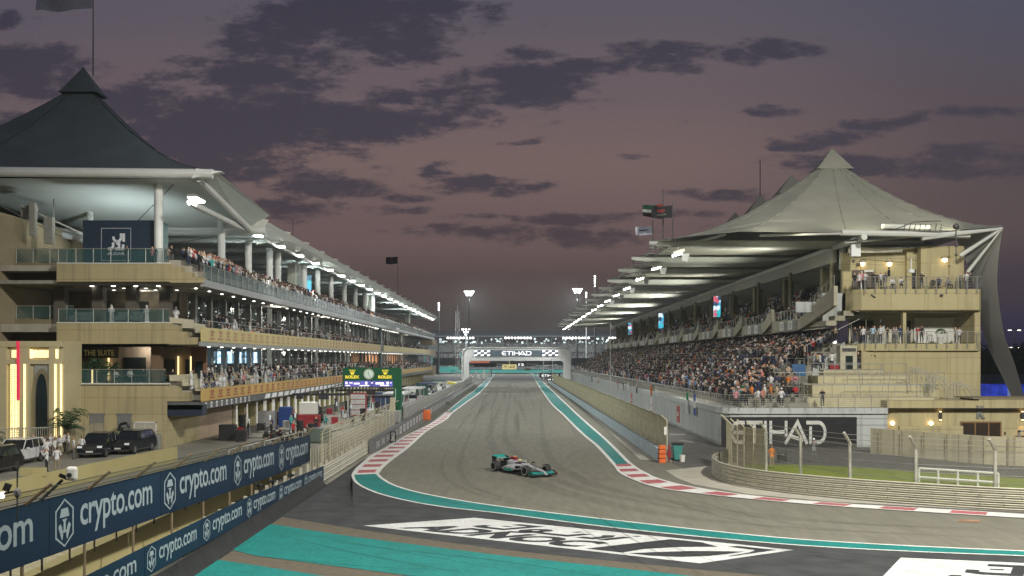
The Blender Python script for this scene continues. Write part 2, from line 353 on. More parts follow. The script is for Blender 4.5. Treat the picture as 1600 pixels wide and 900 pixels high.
# charcoal run-off: between the barrier, the brown strip and the teal curve
brown_top = [gp(395,800),gp(438,807.5),gp(565,828),gp(780,858),gp(1000,881),gp(1200,900),gp(1500,925)]
cA = resample([Vector((-11.4,84,0))]+dark_edge, 160); cB = resample([Vector((-11.4,46.6,0))]+smooth_pts(brown_top[1:], 6), 160)
struct(MB().strip(flat(cA, zl(3)), flat(cB, zl(3))), 'run_off_asphalt', asph_d)
bs_low = [gp(437,820),gp(550,839),gp(780,868),gp(878,878.5),gp(1075,900),gp(1300,921)]
bA = resample([Vector((-11.4,46.6,0))]+smooth_pts(brown_top[1:], 6), 80); bB = resample([Vector((-11.4,44,0))]+smooth_pts(bs_low, 6), 80)
struct(MB().strip(flat(bA, zl(2)), flat([(-11.4+.36*k, 22) for k in range(80)], zl(2))), 'brown_run_off', asph_b)
struct(MB().poly(flat([gp(423,819.5),gp(550,839),gp(780,868),gp(878,878.5),gp(1075,900),gp(1300,921),gp(1000,940),gp(640,900),gp(550,888.5),gp(400,869),gp(351,857)], zl(5))), 'teal_band', teal)
struct(MB().poly(flat([gp(325,873),gp(380,881),gp(501,900),gp(760,940),gp(600,1000),gp(230,920),gp(283,900)], zl(5))), 'teal_band', teal)
def band(A, B, f0, f1, n, z):
    A = resample(A, n); B = resample(B, n); a = [p.lerp(q, f0) for p, q in zip(A, B)]; b = [p.lerp(q, f1) for p, q in zip(A, B)]
    return flat(a, z), flat(b, z)
def striped(A, B, z, name):
    n = 90
    a, b = band(A, B, 0, 1, n, z); struct(MB().strip(a, b), name, teal)
def edge_line(A, w, side, z, name, n=120):
    P_ = resample(A, n); Q = []
    for i in range(n):
        d = (P_[min(i+1, n-1)]-P_[max(i-1, 0)]).normalized(); Q.append(P_[i]+Vector((-d.y, d.x, 0))*w*side)
    struct(MB().strip(flat(P_, z), flat(Q, z)), name, white_p)
striped(T_out, T_in, zl(6), 'teal_kerb_paint')
edge_line(T_out, .18, 1, zl(7), 'white_edge_line'); edge_line(T_in, .2, -1, zl(7), 'white_edge_line')
# left side: red and white kerb, then teal
Lk_in = [p for p in Lin if p.y < 146]; Lk_out = [p for p in Lout if p.y < 147]
def kerb(A, B, n, name, z0=.0, inner=(.12, .80), first=0, duty=.5):
    a, b = band(A, B, 0, 1, n*4+1, z0+.03); struct(MB().strip(a, b), name, white_p)
    a, b = band(A, B, inner[0], inner[1], n*4+1, z0+.036); mb = MB()
    for k in range(n):
        i = k*4+first; mb.strip(a[i:i+3], b[i:i+3])
    struct(mb, 'red_kerb_blocks', red_p)
kerb(Lk_in, Lk_out, 21, 'kerb', first=1, inner=(.17, .82))
Lt_in = [p for p in Lin if p.y >= 145.5]; Lt_out = [p for p in Lout if p.y >= 145.5]
striped(Lt_in, Lt_out, zl(3), 'teal_verge'); edge_line(Lt_in, .3, 1, zl(5), 'white_edge_line'); edge_line(Lin, .22, 1, .042, 'white_edge_line')
edge_line(Lt_out, .12, -1, zl(5), 'white_edge_line')
# right side: teal verge, then the kerb sweeping right
ky = 74.8
Rk_in = [p for p in Rin if p.y <= ky]; Rk_out = [p for p in Rout if p.y <= ky]
Rt_in = [p for p in Rin if p.y >= ky-.6]; Rt_out = [p for p in Rout if p.y >= ky-.6]
kerb(Rk_in, Rk_out, 10, 'kerb', first=2, inner=(.12, .86))
striped(Rt_in, Rt_out, zl(3), 'teal_verge'); edge_line(Rt_in, .28, -1, zl(5), 'white_edge_line', 160); edge_line(Rt_out, .28, 1, zl(5), 'white_edge_line', 160)
edge_line(Rk_in, .2, -1, .042, 'white_edge_line')
# pale concrete apron by the right barrier
struct(MB().poly(flat([gp(1040,735),gp(1128,726),gp(1150,722),gp(1190,755),gp(1330,772),gp(1600,790),gp(1600,800),gp(1469,793),gp(1300,784),gp(1169,772),gp(1085,757),gp(1058,747)], zl(2))), 'concrete_apron', conc)
# concrete footing under the wall on the right of the straight
struct(MB().poly(flat([gp(905,632),gp(1000,718),gp(1050,722),gp(1046,712),gp(1000,700),gp(925,632)], zl(2))), 'concrete_footing', conc)
# grass plot inside the right-hand fence
gr = M('grass', (.17,.21,.03), .95, var=.45, scale=9, bump=.8, dirt=.5)
struct(MB().poly(flat([gp(1165,727),gp(1250,726),gp(1380,733),gp(1600,748),(48,58),(48,44),gp(1600,795),gp(1330,778),gp(1190,758),gp(1145,745)], zl(3))), 'grass_plot', gr)
# start grid marks, faint lines across the straight
mb = MB()
for Y, x0, x1 in ((312,-6,6.4),(240,-6.6,6.8)): mb.poly([(x0,Y,zl(2)),(x1,Y,zl(2)),(x1,Y+1.1,zl(2)),(x0,Y+1.1,zl(2))])
struct(mb, 'faint_track_lines', M('worn_line', (.22,.21,.18), .8, var=.3, scale=2))
# rubber: dark tyre lines following the racing line into the turn
rub = M('tyre_rubber', (.07,.066,.055), .8, var=.3, scale=1.2, alpha=.10)
def rubber(pts, w, z=zl(2)+.001):
    P_ = smooth_pts([gp(*p) for p in pts], 8); n = len(P_); A = []; B = []
    for i in range(n):
        d = (P_[min(i+1, n-1)]-P_[max(i-1, 0)]).normalized(); nn = Vector((-d.y, d.x, 0)); t = math.sin(math.pi*(i+.3)/(n+.6))
        A.append(P_[i]+nn*w*.5*t); B.append(P_[i]-nn*w*.5*t)
    return flat(A, z), flat(B, z)
mb = MB()
for pts, w in (([(770,640),(765,680),(790,722),(860,762),(1000,797),(1200,822),(1600,843)],1.2),([(800,600),(790,660),(800,700),(870,750),(1010,785),(1230,812),(1600,832)],.9),
               ([(845,620),(850,690),(900,745),(1050,785),(1300,815),(1600,828)],1.0),([(745,660),(725,700),(720,740),(760,770),(900,800)],.5),([(700,700),(690,735),(720,762),(800,785),(960,808)],.4),
               ([(1010,770),(1100,800),(1230,828),(1400,842)],.3),([(1035,765),(1130,795),(1260,822),(1440,838)],.25)):
    mb.strip(*rubber(pts, w))
for _ in range(70):
    xx = random.uniform(-7, 6.5); y0 = random.uniform(95, 300); mb.strip([(xx,y0,zl(2)+.001),(xx+random.uniform(-.6,.6),y0+random.uniform(20,60),zl(2)+.001)], [(xx+.25,y0,zl(2)+.001),(xx+.3,y0+40,zl(2)+.001)])
struct(mb, 'tyre_marks', rub)
rub2 = M('tyre_skid', (.02,.02,.02), .8, var=.3, scale=1.2, alpha=.25)
mb = MB()
for pts, w in (([(920,800),(945,815),(1000,850),(1100,900)],.12),([(500,845),(640,862),(800,880),(960,905)],.14),([(430,836),(560,866),(720,896)],.1),([(860,803),(900,822),(960,858),(1040,900)],.11),([(1100,838),(1200,856),(1420,880)],.1),([(950,806),(985,822),(1050,855),(1200,905)],.1),([(1020,817),(1080,833),(1250,865),(1500,905)],.1),([(690,780),(760,800),(830,820)],.07),
               ([(600,760),(700,785),(830,800)],.07),([(1250,850),(1330,866),(1500,882)],.1),([(310,862),(420,872),(600,888),(760,893)],.09),([(440,830),(600,858),(780,890)],.08)):
    mb.strip(*rubber(pts, w, zl(8)))
struct(mb, 'skid_marks', rub2)

# painted sponsor panels on the run-off
lg_w = M('logo_white', (.56,.57,.56), .7, var=.14, scale=6, dirt=.35, bump=.3); lg_k = M('logo_dark', (.03,.033,.035), .7, var=.2, scale=2)
Lc, Tc, Rc, Bc = gp(568,822), gp(741.5,809.6), gp(1240,860), gp(1093.7,881)
def oil_panel(L_, T_, R_, B_, idx):
    z = zl(5)
    fn = quad_fn(flat([L_], z)[0], flat([B_], z)[0], flat([T_], z)[0], flat([R_], z)[0])
    up = Vector((0,0,.003)); fk = lambda s, t: fn(s, t)+up
    mb = MB().poly([fn(0,0),fn(1,0),fn(1,1),fn(0,1)]); struct(mb, 'painted_sponsor_panel', lg_w)
    mb = MB(); put(mb, text_geo('ADNOC', .05), sub(fk, .09, .645, .07, .46))
    # arabic word above the latin one, drawn right to left
    A = sub(fk, .16, .60, .50, .92); st = lambda p, w=.21: stroke(p, w, mb, A, 0, 3.2)
    st([(.97, .1), (.97, .72)]); mb.poly([A(.955,.86), A(.995,.86), A(.995,.98), A(.955,.98)])
    st([(.80, .15), (.89, .15), (.89, .5), (.84, .72)]); st([(.50, .15), (.72, .15), (.72, .6)]); mb.poly([A(.60,.62), A(.64,.62), A(.64,.80), A(.60,.80)])
    st(arc(.42, .36, .05, .2, 0, 360, 14)); st([(.47, .3), (.45, .02), (.36, -.1)]); st([(.04, .4), (.04, .2), (.1, .12), (.26, .12), (.26, .85), (.10, .85)]); st([(.12, .5), (.19, .5)], .1)
    # falcon emblem
    B = sub(fk, .68, .975, .08, .92); P_ = lambda pts: mb.poly([B(*p) for p in pts])
    mb.strip([B(*p) for p in [(0,0),(0,.25),(0,.5),(0,.75),(0,1)]], [B(*p) for p in [(.34,0),(.30,.3),(.40,.62),(.58,.84),(.30,1)]])
    mb.strip([B(*p) for p in [(.40,.0),(.47,.2),(.60,.45),(.76,.62),(.9,.72)]], [B(*p) for p in [(.60,.0),(.78,.10),(.88,.3),(.90,.5),(.9,.72)]])
    mb.strip([B(*p) for p in [(.62,.90),(.78,.88),(.9,.86),(.955,.7),(.975,.4)]], [B(*p) for p in [(.64,1),(.8,1),(1,1),(1,.8),(1,.4)]])
    struct(mb, 'painted_sponsor_lettering', lg_k)
oil_panel(Lc, Tc, Rc, Bc, 0)
wv = (Rc-Tc).length; hv = (Lc-Tc).length
T2 = gp(1407.4, 872); e1 = (gp(1600, 880.5)-T2).normalized()*wv; e2 = (gp(1380.6, 900)-T2).normalized()*hv*1.0
oil_panel(T2+e2, T2, T2+e1, T2+e2+e1, 1)
# ================================================================ people
SK = [(.52,.34,.24),(.40,.25,.17),(.26,.15,.10),(.15,.09,.06)]
sk_m = [M('skin_%s' % n, c, .6, var=.06, scale=8) for n, c in zip(('fair','tan','brown','dark'), SK)]
hair_m = M('dark_hair', (.015,.012,.01), .8, var=.3, scale=20)
shirt_m = M('shirt_cloth', (.5,.5,.5), .85, var=.12, scale=6, objcol=True)
trs_m = [M('trousers_%s' % n, c, .85, var=.15, scale=6) for n, c in (('black',(.02,.02,.024)),('navy',(.03,.04,.08)),('khaki',(.28,.22,.14)),('grey',(.12,.12,.12)))]
shoe_m = M('shoes', (.06,.06,.06), .7); shoe_w = M('white_shoes', (.6,.6,.6), .7)
robe_m = M('white_robe', (.62,.63,.64), .8, var=.05, scale=5); scarf_m = M('head_scarf', (.6,.58,.56), .8, var=.1, scale=12)
RT = {}   # region -> slot: 0 skin 1 hair 2 shirt 3 trousers 4 shoes
def body(kind, arms='down', sleeve=True):
    J = {'pel':(0,.01,.93,.15,.105),'sp':(0,.01,1.12,.135,.10),'ch':(0,.01,1.32,.165,.115),'nk':(0,.0,1.485,.058,.058),'hd':(0,-.02,1.60,.085,.098),'ht':(0,-.01,1.70,.07,.085),
         'sl':(.18,.01,1.41,.062,.06),'sr':(-.18,.01,1.41,.062,.06)}
    E = [('pel','sp',2),('sp','ch',2),('ch','nk',0),('nk','hd',0),('hd','ht',1),('ch','sl',2),('ch','sr',2)]
    arm = {'down':((.24,.03,1.13),(.25,-.06,.88),(.25,-.10,.79)),'rail':((.25,-.05,1.16),(.20,-.29,1.07),(.19,-.37,1.06)),'phone':((.24,-.16,1.24),(.12,-.30,1.48),(.08,-.32,1.56)),
           'cross':((.25,-.04,1.15),(.06,-.21,1.15),(-.03,-.22,1.17)),'wheel':((.22,-.2,1.2),(.14,-.4,1.22),(.12,-.46,1.23)),'swing':((.24,.16,1.15),(.25,.12,.9),(.25,.08,.82))}[arms]
    for sgn, k in ((1,'l'),(-1,'r')):
        a = arm if not (arms == 'swing' and sgn < 0) else ((.24,-.06,1.14),(.22,-.25,.97),(.21,-.3,.92))
        J['e'+k] = (a[0][0]*sgn, a[0][1], a[0][2], .042, .042); J['w'+k] = (a[1][0]*sgn, a[1][1], a[1][2], .03, .03); J['h'+k] = (a[2][0]*sgn, a[2][1], a[2][2], .036, .022)
        E += [('s'+k,'e'+k,2),('e'+k,'w'+k,2 if sleeve else 0),('w'+k,'h'+k,0)]
        if kind == 'sit':
            J['p'+k] = (.09*sgn,-.02,.90,.09,.09); J['k'+k] = (.12*sgn,-.44,.94,.06,.06); J['a'+k] = (.12*sgn,-.46,.53,.042,.042); J['t'+k] = (.12*sgn,-.62,.47,.04,.03)
        elif kind == 'walk':
            J['p'+k] = (.09*sgn,.01,.86,.09,.095); J['k'+k] = (.10*sgn,-.16*sgn-.03,.50,.058,.06); J['a'+k] = (.10*sgn,-.26*sgn+.10,.10,.04,.042); J['t'+k] = (.10*sgn,-.26*sgn-.07,.04,.04,.03)
        elif kind == 'crouch':
            J['p'+k] = (.10*sgn,.0,.86,.09,.09); J['k'+k] = (.14*sgn,-.40,1.0,.06,.06); J['a'+k] = (.13*sgn,-.12,.62,.042,.042); J['t'+k] = (.13*sgn,-.30,.57,.04,.03)
        else:
            J['p'+k] = (.09*sgn,.01,.86,.09,.095); J['k'+k] = (.11*sgn,-.01,.49,.058,.06); J['a'+k] = (.12*sgn,.03,.10,.04,.042); J['t'+k] = (.13*sgn,-.13,.04,.042,.03)
        E += [('pel','p'+k,3),('p'+k,'k'+k,3),('k'+k,'a'+k,3),('a'+k,'t'+k,4)]
    names = list(J); me = bpy.data.meshes.new('person'); me.from_pydata([J[n][:3] for n in names], [(names.index(a), names.index(b)) for a, b, _ in E], [])
    o = bpy.data.objects.new('person', me); C.objects.link(o)
    md = o.modifiers.new('s', 'SKIN'); md.use_smooth_shade = True
    for i, n in enumerate(names): me.skin_vertices[0].data[i].radius = J[n][3:5]; me.skin_vertices[0].data[i].use_root = (n == 'pel')
    sb = o.modifiers.new('b', 'SUBSURF'); sb.levels = 1; sb.render_levels = 1
    dg = bpy.context.evaluated_depsgraph_get(); dg.update(); res = bpy.data.meshes.new_from_object(o.evaluated_get(dg))
    bpy.data.objects.remove(o)
    V_ = [Vector(J[n][:3]) for n in names]; idx = []
    for p in res.polygons:
        c = p.center; best = None
        for a, b, r in E:
            A, B = Vector(J[a][:3]), Vector(J[b][:3]); d = B-A; t = max(0, min(1, (c-A).dot(d)/d.length_squared)); q = (c-(A+d*t)).length-(J[a][3]*(1-t)+J[b][3]*t)*.9
            if best is None or q < best[0]: best = (q, r)
        r = best[1]
        if c.z > 1.52 and kind != 'none': r = 1 if (c.z > 1.675 or c.y > .03) else 0
        idx.append(r)
    res.polygons.foreach_set('material_index', idx)
    # nose, a small raised wedge of the same mesh
    bm = bmesh.new(); bm.from_mesh(res)
    ym = min(v.co.y for v in bm.verts if v.co.z > 1.58)
    vs = [bm.verts.new(q) for q in ((-.014,ym+.012,1.585),(.014,ym+.012,1.585),(0,ym-.02,1.59),(0,ym+.01,1.635))]
    for f in ((0,1,2),(1,3,2),(3,0,2)): bm.faces.new([vs[i] for i in f]).material_index = 0
    if kind in ('sit', 'crouch'):
        dz = -.42 if kind == 'sit' else -.56
        for v in bm.verts: v.co.z += dz
    bm.to_mesh(res); bm.free(); res.name = 'person_%s_%s' % (kind, arms)
    return res
def robe_body():
    rings = []; prof = [(.02,.25,.20),(.4,.23,.18),(.8,.20,.15),(1.0,.19,.14),(1.2,.19,.13),(1.36,.21,.12),(1.45,.14,.09),(1.50,.07,.07),(1.55,.08,.09),(1.62,.10,.115),(1.70,.09,.10),(1.755,.03,.03)]
    mb = MB(); n = 10
    for z, rx, ry in prof: rings.append([(rx*math.cos(2*math.pi*k/n), ry*math.sin(2*math.pi*k/n)+.01, z) for k in range(n)])
    for i in range(len(rings)-1):
        mb.grid([rings[i]+[rings[i][0]], rings[i+1]+[rings[i+1][0]]], 0 if i < 8 else 1)
    for s_ in (1, -1):
        mb.tube((.17*s_,0,1.40),(.25*s_,-.03,1.12),.07,8,.06); mb.tube((.25*s_,-.03,1.12),(.16*s_,-.24,1.05),.06,8,.055); mb.ball((.15*s_,-.28,1.05),.04,2)
    mb.ball((0,-.075,1.61),.062,2,(1,.75,1.25)); mb.add([(-.1,.06,1.70),(.1,.06,1.70),(.13,.1,1.32),(-.13,.1,1.32)], [(0,1,2,3)], 1)
    return mb
PB = {}
for kk in (('stand','down'),('stand','rail'),('stand','phone'),('stand','cross'),('walk','swing'),('sit','cross'),('sit','rail'),('sit','phone'),('crouch','rail')):
    PB[kk] = body(*kk, sleeve=(kk[1] != 'down'))
PV = {}
def person_mesh(kind, arms, sk, tr, shoe):
    k = (kind, arms, sk, tr, shoe)
    if k not in PV:
        me = PB[(kind, arms)].copy()
        for m in (sk_m[sk], hair_m, shirt_m, trs_m[tr], shoe_w if shoe else shoe_m): me.materials.append(m)
        me.name = 'person'; PV[k] = me
    return PV[k]
ROBE = None
SHIRTS = {'white':(.62,.62,.62),'black':(.02,.02,.022),'navy':(.03,.045,.11),'grey':(.22,.22,.22),'orange':(.62,.20,.04),'red':(.45,.03,.035),'teal':(.05,.34,.32),'pale blue':(.34,.46,.58),'pink':(.55,.22,.25),'yellow':(.6,.5,.1),'green':(.04,.28,.10),'beige':(.45,.38,.28),'floral':(.5,.2,.15)}
NP = [0]
def person(loc, rz, pose=('stand','down'), shirt='white', label=None, group=None, tr=None, sk=None, scale=None, shoe=0, cap=None):
    global ROBE
    NP[0] += 1; sc = scale or random.uniform(.94, 1.05)
    if shirt == 'robe':
        if ROBE is None:
            o = robe_body().build('person', [robe_m, scarf_m, sk_m[1]], smooth=True); ROBE = o.data
        else: o = bpy.data.objects.new('person', ROBE); C.objects.link(o)
    else:
        o = bpy.data.objects.new('person', person_mesh(pose[0], pose[1], random.choice((0,1,1,2)) if sk is None else sk, random.choice((0,0,1,3)) if tr is None else tr, shoe)); C.objects.link(o)
        o.color = (*SHIRTS[shirt], 1)
    o.location = loc; o.rotation_euler = (0, 0, rz); o.scale = (sc,)*3
    if cap:
        key = ('cap', cap)
        if key not in PV:
            mb = MB(); z = 1.64; n = 10
            rr = [[(r*math.cos(2*math.pi*k/n), r*math.sin(2*math.pi*k/n)*1.1-.005, zz) for k in range(n)] for r, zz in ((.103,z),(.10,z+.05),(.07,z+.10),(.02,z+.12))]
            mb.grid([r+[r[0]] for r in rr]); mb.add([(-.07,-.08,z+.005),(.07,-.08,z+.005),(.05,-.20,z-.005),(-.05,-.20,z-.005)], [(0,1,2,3)])
            mb.add([(-.07,-.08,z+.015),(.07,-.08,z+.015),(.05,-.20,z+.003),(-.05,-.20,z+.003)], [(0,1,2,3)])
            t = mb.build('cap', M('cap_'+cap.replace(' ','_'), SHIRTS[cap], .8)); PV[key] = t.data; bpy.data.objects.remove(t)
        c = bpy.data.objects.new('cap', PV[key]); C.objects.link(c); c.parent = o
        if pose[0] in ('sit','crouch'): c.location.z = -.42 if pose[0] == 'sit' else -.56
    return tag(o, label, 'person', group)

# crowd too many to count: one mesh, colours per vertex for shirts, hair and skin
class Crowd:
    def __init__(s): s.V = []; s.Fq = []; s.Cc = []; s.n = 0
    def tmpl(s, near):
        V = []; Fc = []; Z = []
        n = 6 if near else 4
        def ring(z, rx, ry, y, c):
            i = len(V)
            for k in range(n): V.append((rx*math.cos(2*math.pi*(k+.5)/n), y+ry*math.sin(2*math.pi*(k+.5)/n), z)); Z.append(c)
            return i
        rs = [ring(-.05,.17,.13,0,0), ring(.30,.19,.13,0,0), ring(.50,.22,.12,.0,0), ring(.57,.08,.07,.0,0), ring(.571,.06,.06,0,1), ring(.66,.095,.10,-.01,1), ring(.665,.10,.105,.0,2), ring(.76,.09,.10,.01,2), ring(.83,.03,.03,.01,2)]
        for a, b in zip(rs, rs[1:]):
            for k in range(n): Fc.append((a+k, a+(k+1) % n, b+(k+1) % n, b+k))
        if near:
            for sg in (1, -1):
                i = len(V)
                for p in ((.19*sg,.0,.50),(.27*sg,.0,.48),(.30*sg,-.10,.22),(.22*sg,-.10,.20),(.16*sg,-.30,.26),(.10*sg,-.30,.24)): V.append(p); Z.append(0 if len(V)-i < 5 else 1)
                Fc += [(i,i+1,i+2,i+3),(i+3,i+2,i+4,i+5)]
            i = len(V)     # thighs and shins
            for p in ((-.2,0,.06),(.2,0,.06),(.2,-.42,.06),(-.2,-.42,.06),(.2,-.44,-.36),(-.2,-.44,-.36)): V.append(p); Z.append(3)
            Fc += [(i,i+1,i+2,i+3),(i+3,i+2,i+4,i+5)]
        return np.array(V), np.array(Fc), np.array(Z)
    def add(s, locs, rz, cols, near=True, stand=None, pale=1.):
        V, Fc, Z = s.tmpl(near); N = len(locs)
        if N == 0: return
        locs = np.asarray(locs, float); a = np.asarray(rz, float)+RNG.normal(0, .25, N); sc = RNG.uniform(.92, 1.1, N)
        up = np.zeros(N) if stand is None else stand
        c, s_ = np.cos(a)[:, None], np.sin(a)[:, None]
        x = (V[None,:,0]*c-V[None,:,1]*s_)*sc[:, None]; y = (V[None,:,0]*s_+V[None,:,1]*c)*sc[:, None]; z = V[None,:,2]*sc[:, None]+up[:, None]*.42
        P_ = np.stack([x, y, z], -1)+locs[:, None, :]
        hair = np.array([(.015,.012,.01),(.02,.015,.01),(.04,.025,.015),(.5,.5,.5),(.02,.02,.03),(.4,.05,.05)])[RNG.choice(6, N, p=[.35,.25,.15,.13,.08,.04])]
        skin = np.array(SK)[RNG.choice(4, N, p=[.35,.3,.25,.1])]; tr = np.array([(.02,.02,.025),(.03,.04,.08),(.2,.17,.12)])[RNG.choice(3, N)]
        pal = np.stack([cols, skin, hair, tr], 1)       # N,4,3
        cc = pal[:, Z, :]
        n0 = s.n; s.V.append(P_.reshape(-1, 3)); s.Cc.append(cc.reshape(-1, 3))
        s.Fq.append((Fc[None]+(np.arange(N)*len(V)+n0)[:, None, None]).reshape(-1, 4)); s.n += N*len(V)
    def build(s):
        V = np.concatenate(s.V); Fq = np.concatenate(s.Fq); Cc = np.concatenate(s.Cc)
        me = bpy.data.meshes.new('crowd'); me.vertices.add(len(V)); me.vertices.foreach_set('co', V.astype(np.float32).ravel())
        me.loops.add(Fq.size); me.loops.foreach_set('vertex_index', Fq.astype(np.int32).ravel())
        me.polygons.add(len(Fq)); me.polygons.foreach_set('loop_start', np.arange(0, Fq.size, 4, dtype=np.int32))
        me.update(calc_edges=True); me.validate()
        at_ = me.color_attributes.new('clothes', 'FLOAT_COLOR', 'POINT'); at_.data.foreach_set('color', np.concatenate([Cc, np.ones((len(Cc), 1))], 1).astype(np.float32).ravel())
        m = bpy.data.materials.new('crowd_clothes'); m.use_nodes = True; b = m.node_tree.nodes['Principled BSDF']; b.inputs['Roughness'].default_value = .85
        a = m.node_tree.nodes.new('ShaderNodeAttribute'); a.attribute_name = 'clothes'; n = m.node_tree.nodes.new('ShaderNodeTexNoise'); n.inputs['Scale'].default_value = 6
        hs = m.node_tree.nodes.new('ShaderNodeHueSaturation'); mr = m.node_tree.nodes.new('ShaderNodeMapRange'); mr.inputs[3].default_value = .75; mr.inputs[4].default_value = 1.25
        m.node_tree.links.new(n.outputs['Fac'], mr.inputs[0]); m.node_tree.links.new(mr.outputs[0], hs.inputs['Value']); m.node_tree.links.new(a.outputs['Color'], hs.inputs['Color']); m.node_tree.links.new(hs.outputs[0], b.inputs['Base Color'])
        me.materials.append(m); o = bpy.data.objects.new('crowd', me); C.objects.link(o)
        return tag(o, 'dense crowd of seated and standing race spectators filling the grandstands and terraces', 'crowd', kind='stuff')
CR = Crowd()
def cols(N, w):          # weights: white, black, navy, grey, orange, red, skin-ish tan, blue, teal, pink, yellow
    pal = np.array([(.58,.58,.58),(.018,.018,.02),(.03,.04,.09),(.16,.16,.16),(.6,.19,.04),(.38,.03,.035),(.38,.30,.22),(.12,.22,.42),(.04,.3,.28),(.5,.2,.25),(.55,.45,.1)])
    w = np.array(w, float); return pal[RNG.choice(len(pal), N, p=w/w.sum())]
MIXR = [13,40,13,15,2.6,2.6,8,2.5,.6,2,.8]; MIXL = [38,28,8,10,.5,1.5,10,2,.5,1.5,.5]; MIXK = [20,52,7,12,0,1,6,1,0,1,0]
# ================================================================ pit building (left)
def video_mat():
    if 'video' in MATS: return MATS['video']
    m = M('video', (.3,.6,.75)); nt = m.node_tree; N = nt.nodes; L = nt.links; b = N['Principled BSDF']; tc = N.new('ShaderNodeTexCoord')
    v = N.new('ShaderNodeTexVoronoi'); v.inputs['Scale'].default_value = 1.7; L.new(tc.outputs['Object'], v.inputs['Vector'])
    r = N.new('ShaderNodeValToRGB'); sp = N.new('ShaderNodeSeparateColor'); L.new(v.outputs['Color'], sp.inputs[0]); L.new(sp.outputs[0], r.inputs[0]); e = r.color_ramp.elements; r.color_ramp.interpolation = 'CONSTANT'
    st = [(0,(.01,.03,.08)),(.3,(.05,.35,.6)),(.5,(.02,.06,.12)),(.62,(.7,.85,.95)),(.78,(.02,.45,.5)),(.9,(.55,.08,.12))]
    while len(e) < len(st): e.new(.5)
    for i, (p, c) in enumerate(st): e[i].position = p; e[i].color = (*c, 1)
    L.new(r.outputs[0], b.inputs['Emission Color']); b.inputs['Emission Strength'].default_value = 1.3; return m
YB = 88.0
pit = thing('pit_building', 'long beige and glass pit building with three open terraces and white roof blades', 'building', (-34, YB, 0))
def pp(mb, name, mat, parent=pit, **kw): return mb.build(name, mat, parent, **kw)
YE = 345.0
# ground storey block facing the camera, lower doors, floor bands
m = MB(); m.box((-39, YB, 0), (-29.8, YB+9, 5.44)); pp(m, 'wall', beige)
m = MB(); m.box((-29.8, YB+.02, 4.0), (-27.9, YB+.9, 4.75)); m.box((-29.8, YB+.01, 4.75), (-28.8, YB+.9, 5.2)); pp(m, 'stepped_wall', beige)
m = MB(); m.box((-29.8, YB+.05, 2.75), (-26.8, YB+1.4, 3.7)); pp(m, 'dark_soffit_panel', M('navy_panel', (.02,.03,.05), .5))
m = MB(); m.box((-45, YB-.15, 5.44), (-29.75, YB+4, 5.5)); pp(m, 'floor_edge', conc)
for k, (x0, x1) in enumerate(((140,162.5), (183.5,205.5))):
    a = at(x0, 648, YB-.03); b = at(x1, 697, YB-.03)
    pp(MB().box((a.x, YB-.06, 0), (b.x, YB+.02, a.z)).box((a.x-.08, YB-.1, a.z), (b.x+.08, YB, a.z+.12)), 'grey_door', M('grey_door', (.17,.175,.17), .6, var=.08))
a = at(211, 661, YB); b = at(243, 700, YB)
dd = pp(MB().box((a.x, YB-.08, 0), (b.x, YB, a.z)), 'double_door', M('pale_door', (.40,.38,.32), .6, var=.08))
mid = (a.x+b.x)/2
pp(MB().box((mid-.02, YB-.1, 0), (mid+.02, YB-.08, a.z)).box((a.x-.1, YB-.12, 0), (a.x, YB-.0, a.z+.1)).box((b.x, YB-.12, 0), (b.x+.1, YB, a.z+.1)).box((a.x-.1, YB-.12, a.z+.005), (b.x+.1, YB-.0, a.z+.12)), 'door_frame', wallw, dd)
pp(MB().bx((mid-.28, YB-.11, 1.3), (.16,.05,.4)).bx((mid+.28, YB-.11, 1.3), (.16,.05,.4)), 'door_grille', black, dd)
# side: pink wall, garages
m = MB(); m.box((-30.3, YB+.3, 0), (-29.85, 108.5, 2.75)); pp(m, 'pink_wall', pink)
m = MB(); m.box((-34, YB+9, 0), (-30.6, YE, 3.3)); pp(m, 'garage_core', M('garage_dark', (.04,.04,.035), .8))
olive = M('garage_yellow', (.42,.37,.14), .7, var=.08); garw = M('garage_light', (.75,.73,.66), .6, var=.05, emit=.35)
y = 109.0; k = 0
gm = MB(); gw = MB(); gs = MB()
while y < YE-4:
    gm.box((-30.6, y, 0), (-30.2, y+1.2, 3.3)); gw.box((-30.55, y+1.6, 0), (-30.45, y+3.9, 2.5)); gm.box((-30.6, y+1.2, 2.55), (-30.25, y+4.4, 3.3)); gs.bx((-30.17, y+.6, 2.45), (.05,.7,.4)); y += 4.4; k += 1
pp(gm, 'garage_pier_row', olive); pp(gw, 'garage_screen_row', garw); pp(gs, 'garage_number_row', black)
m = MB()
for yy in (109.2, 113.6, 118.0): m.box((-30.3, yy-.15, 0), (-29.9, yy+.9, 3.2))
pp(m, 'pit_pier', beige)
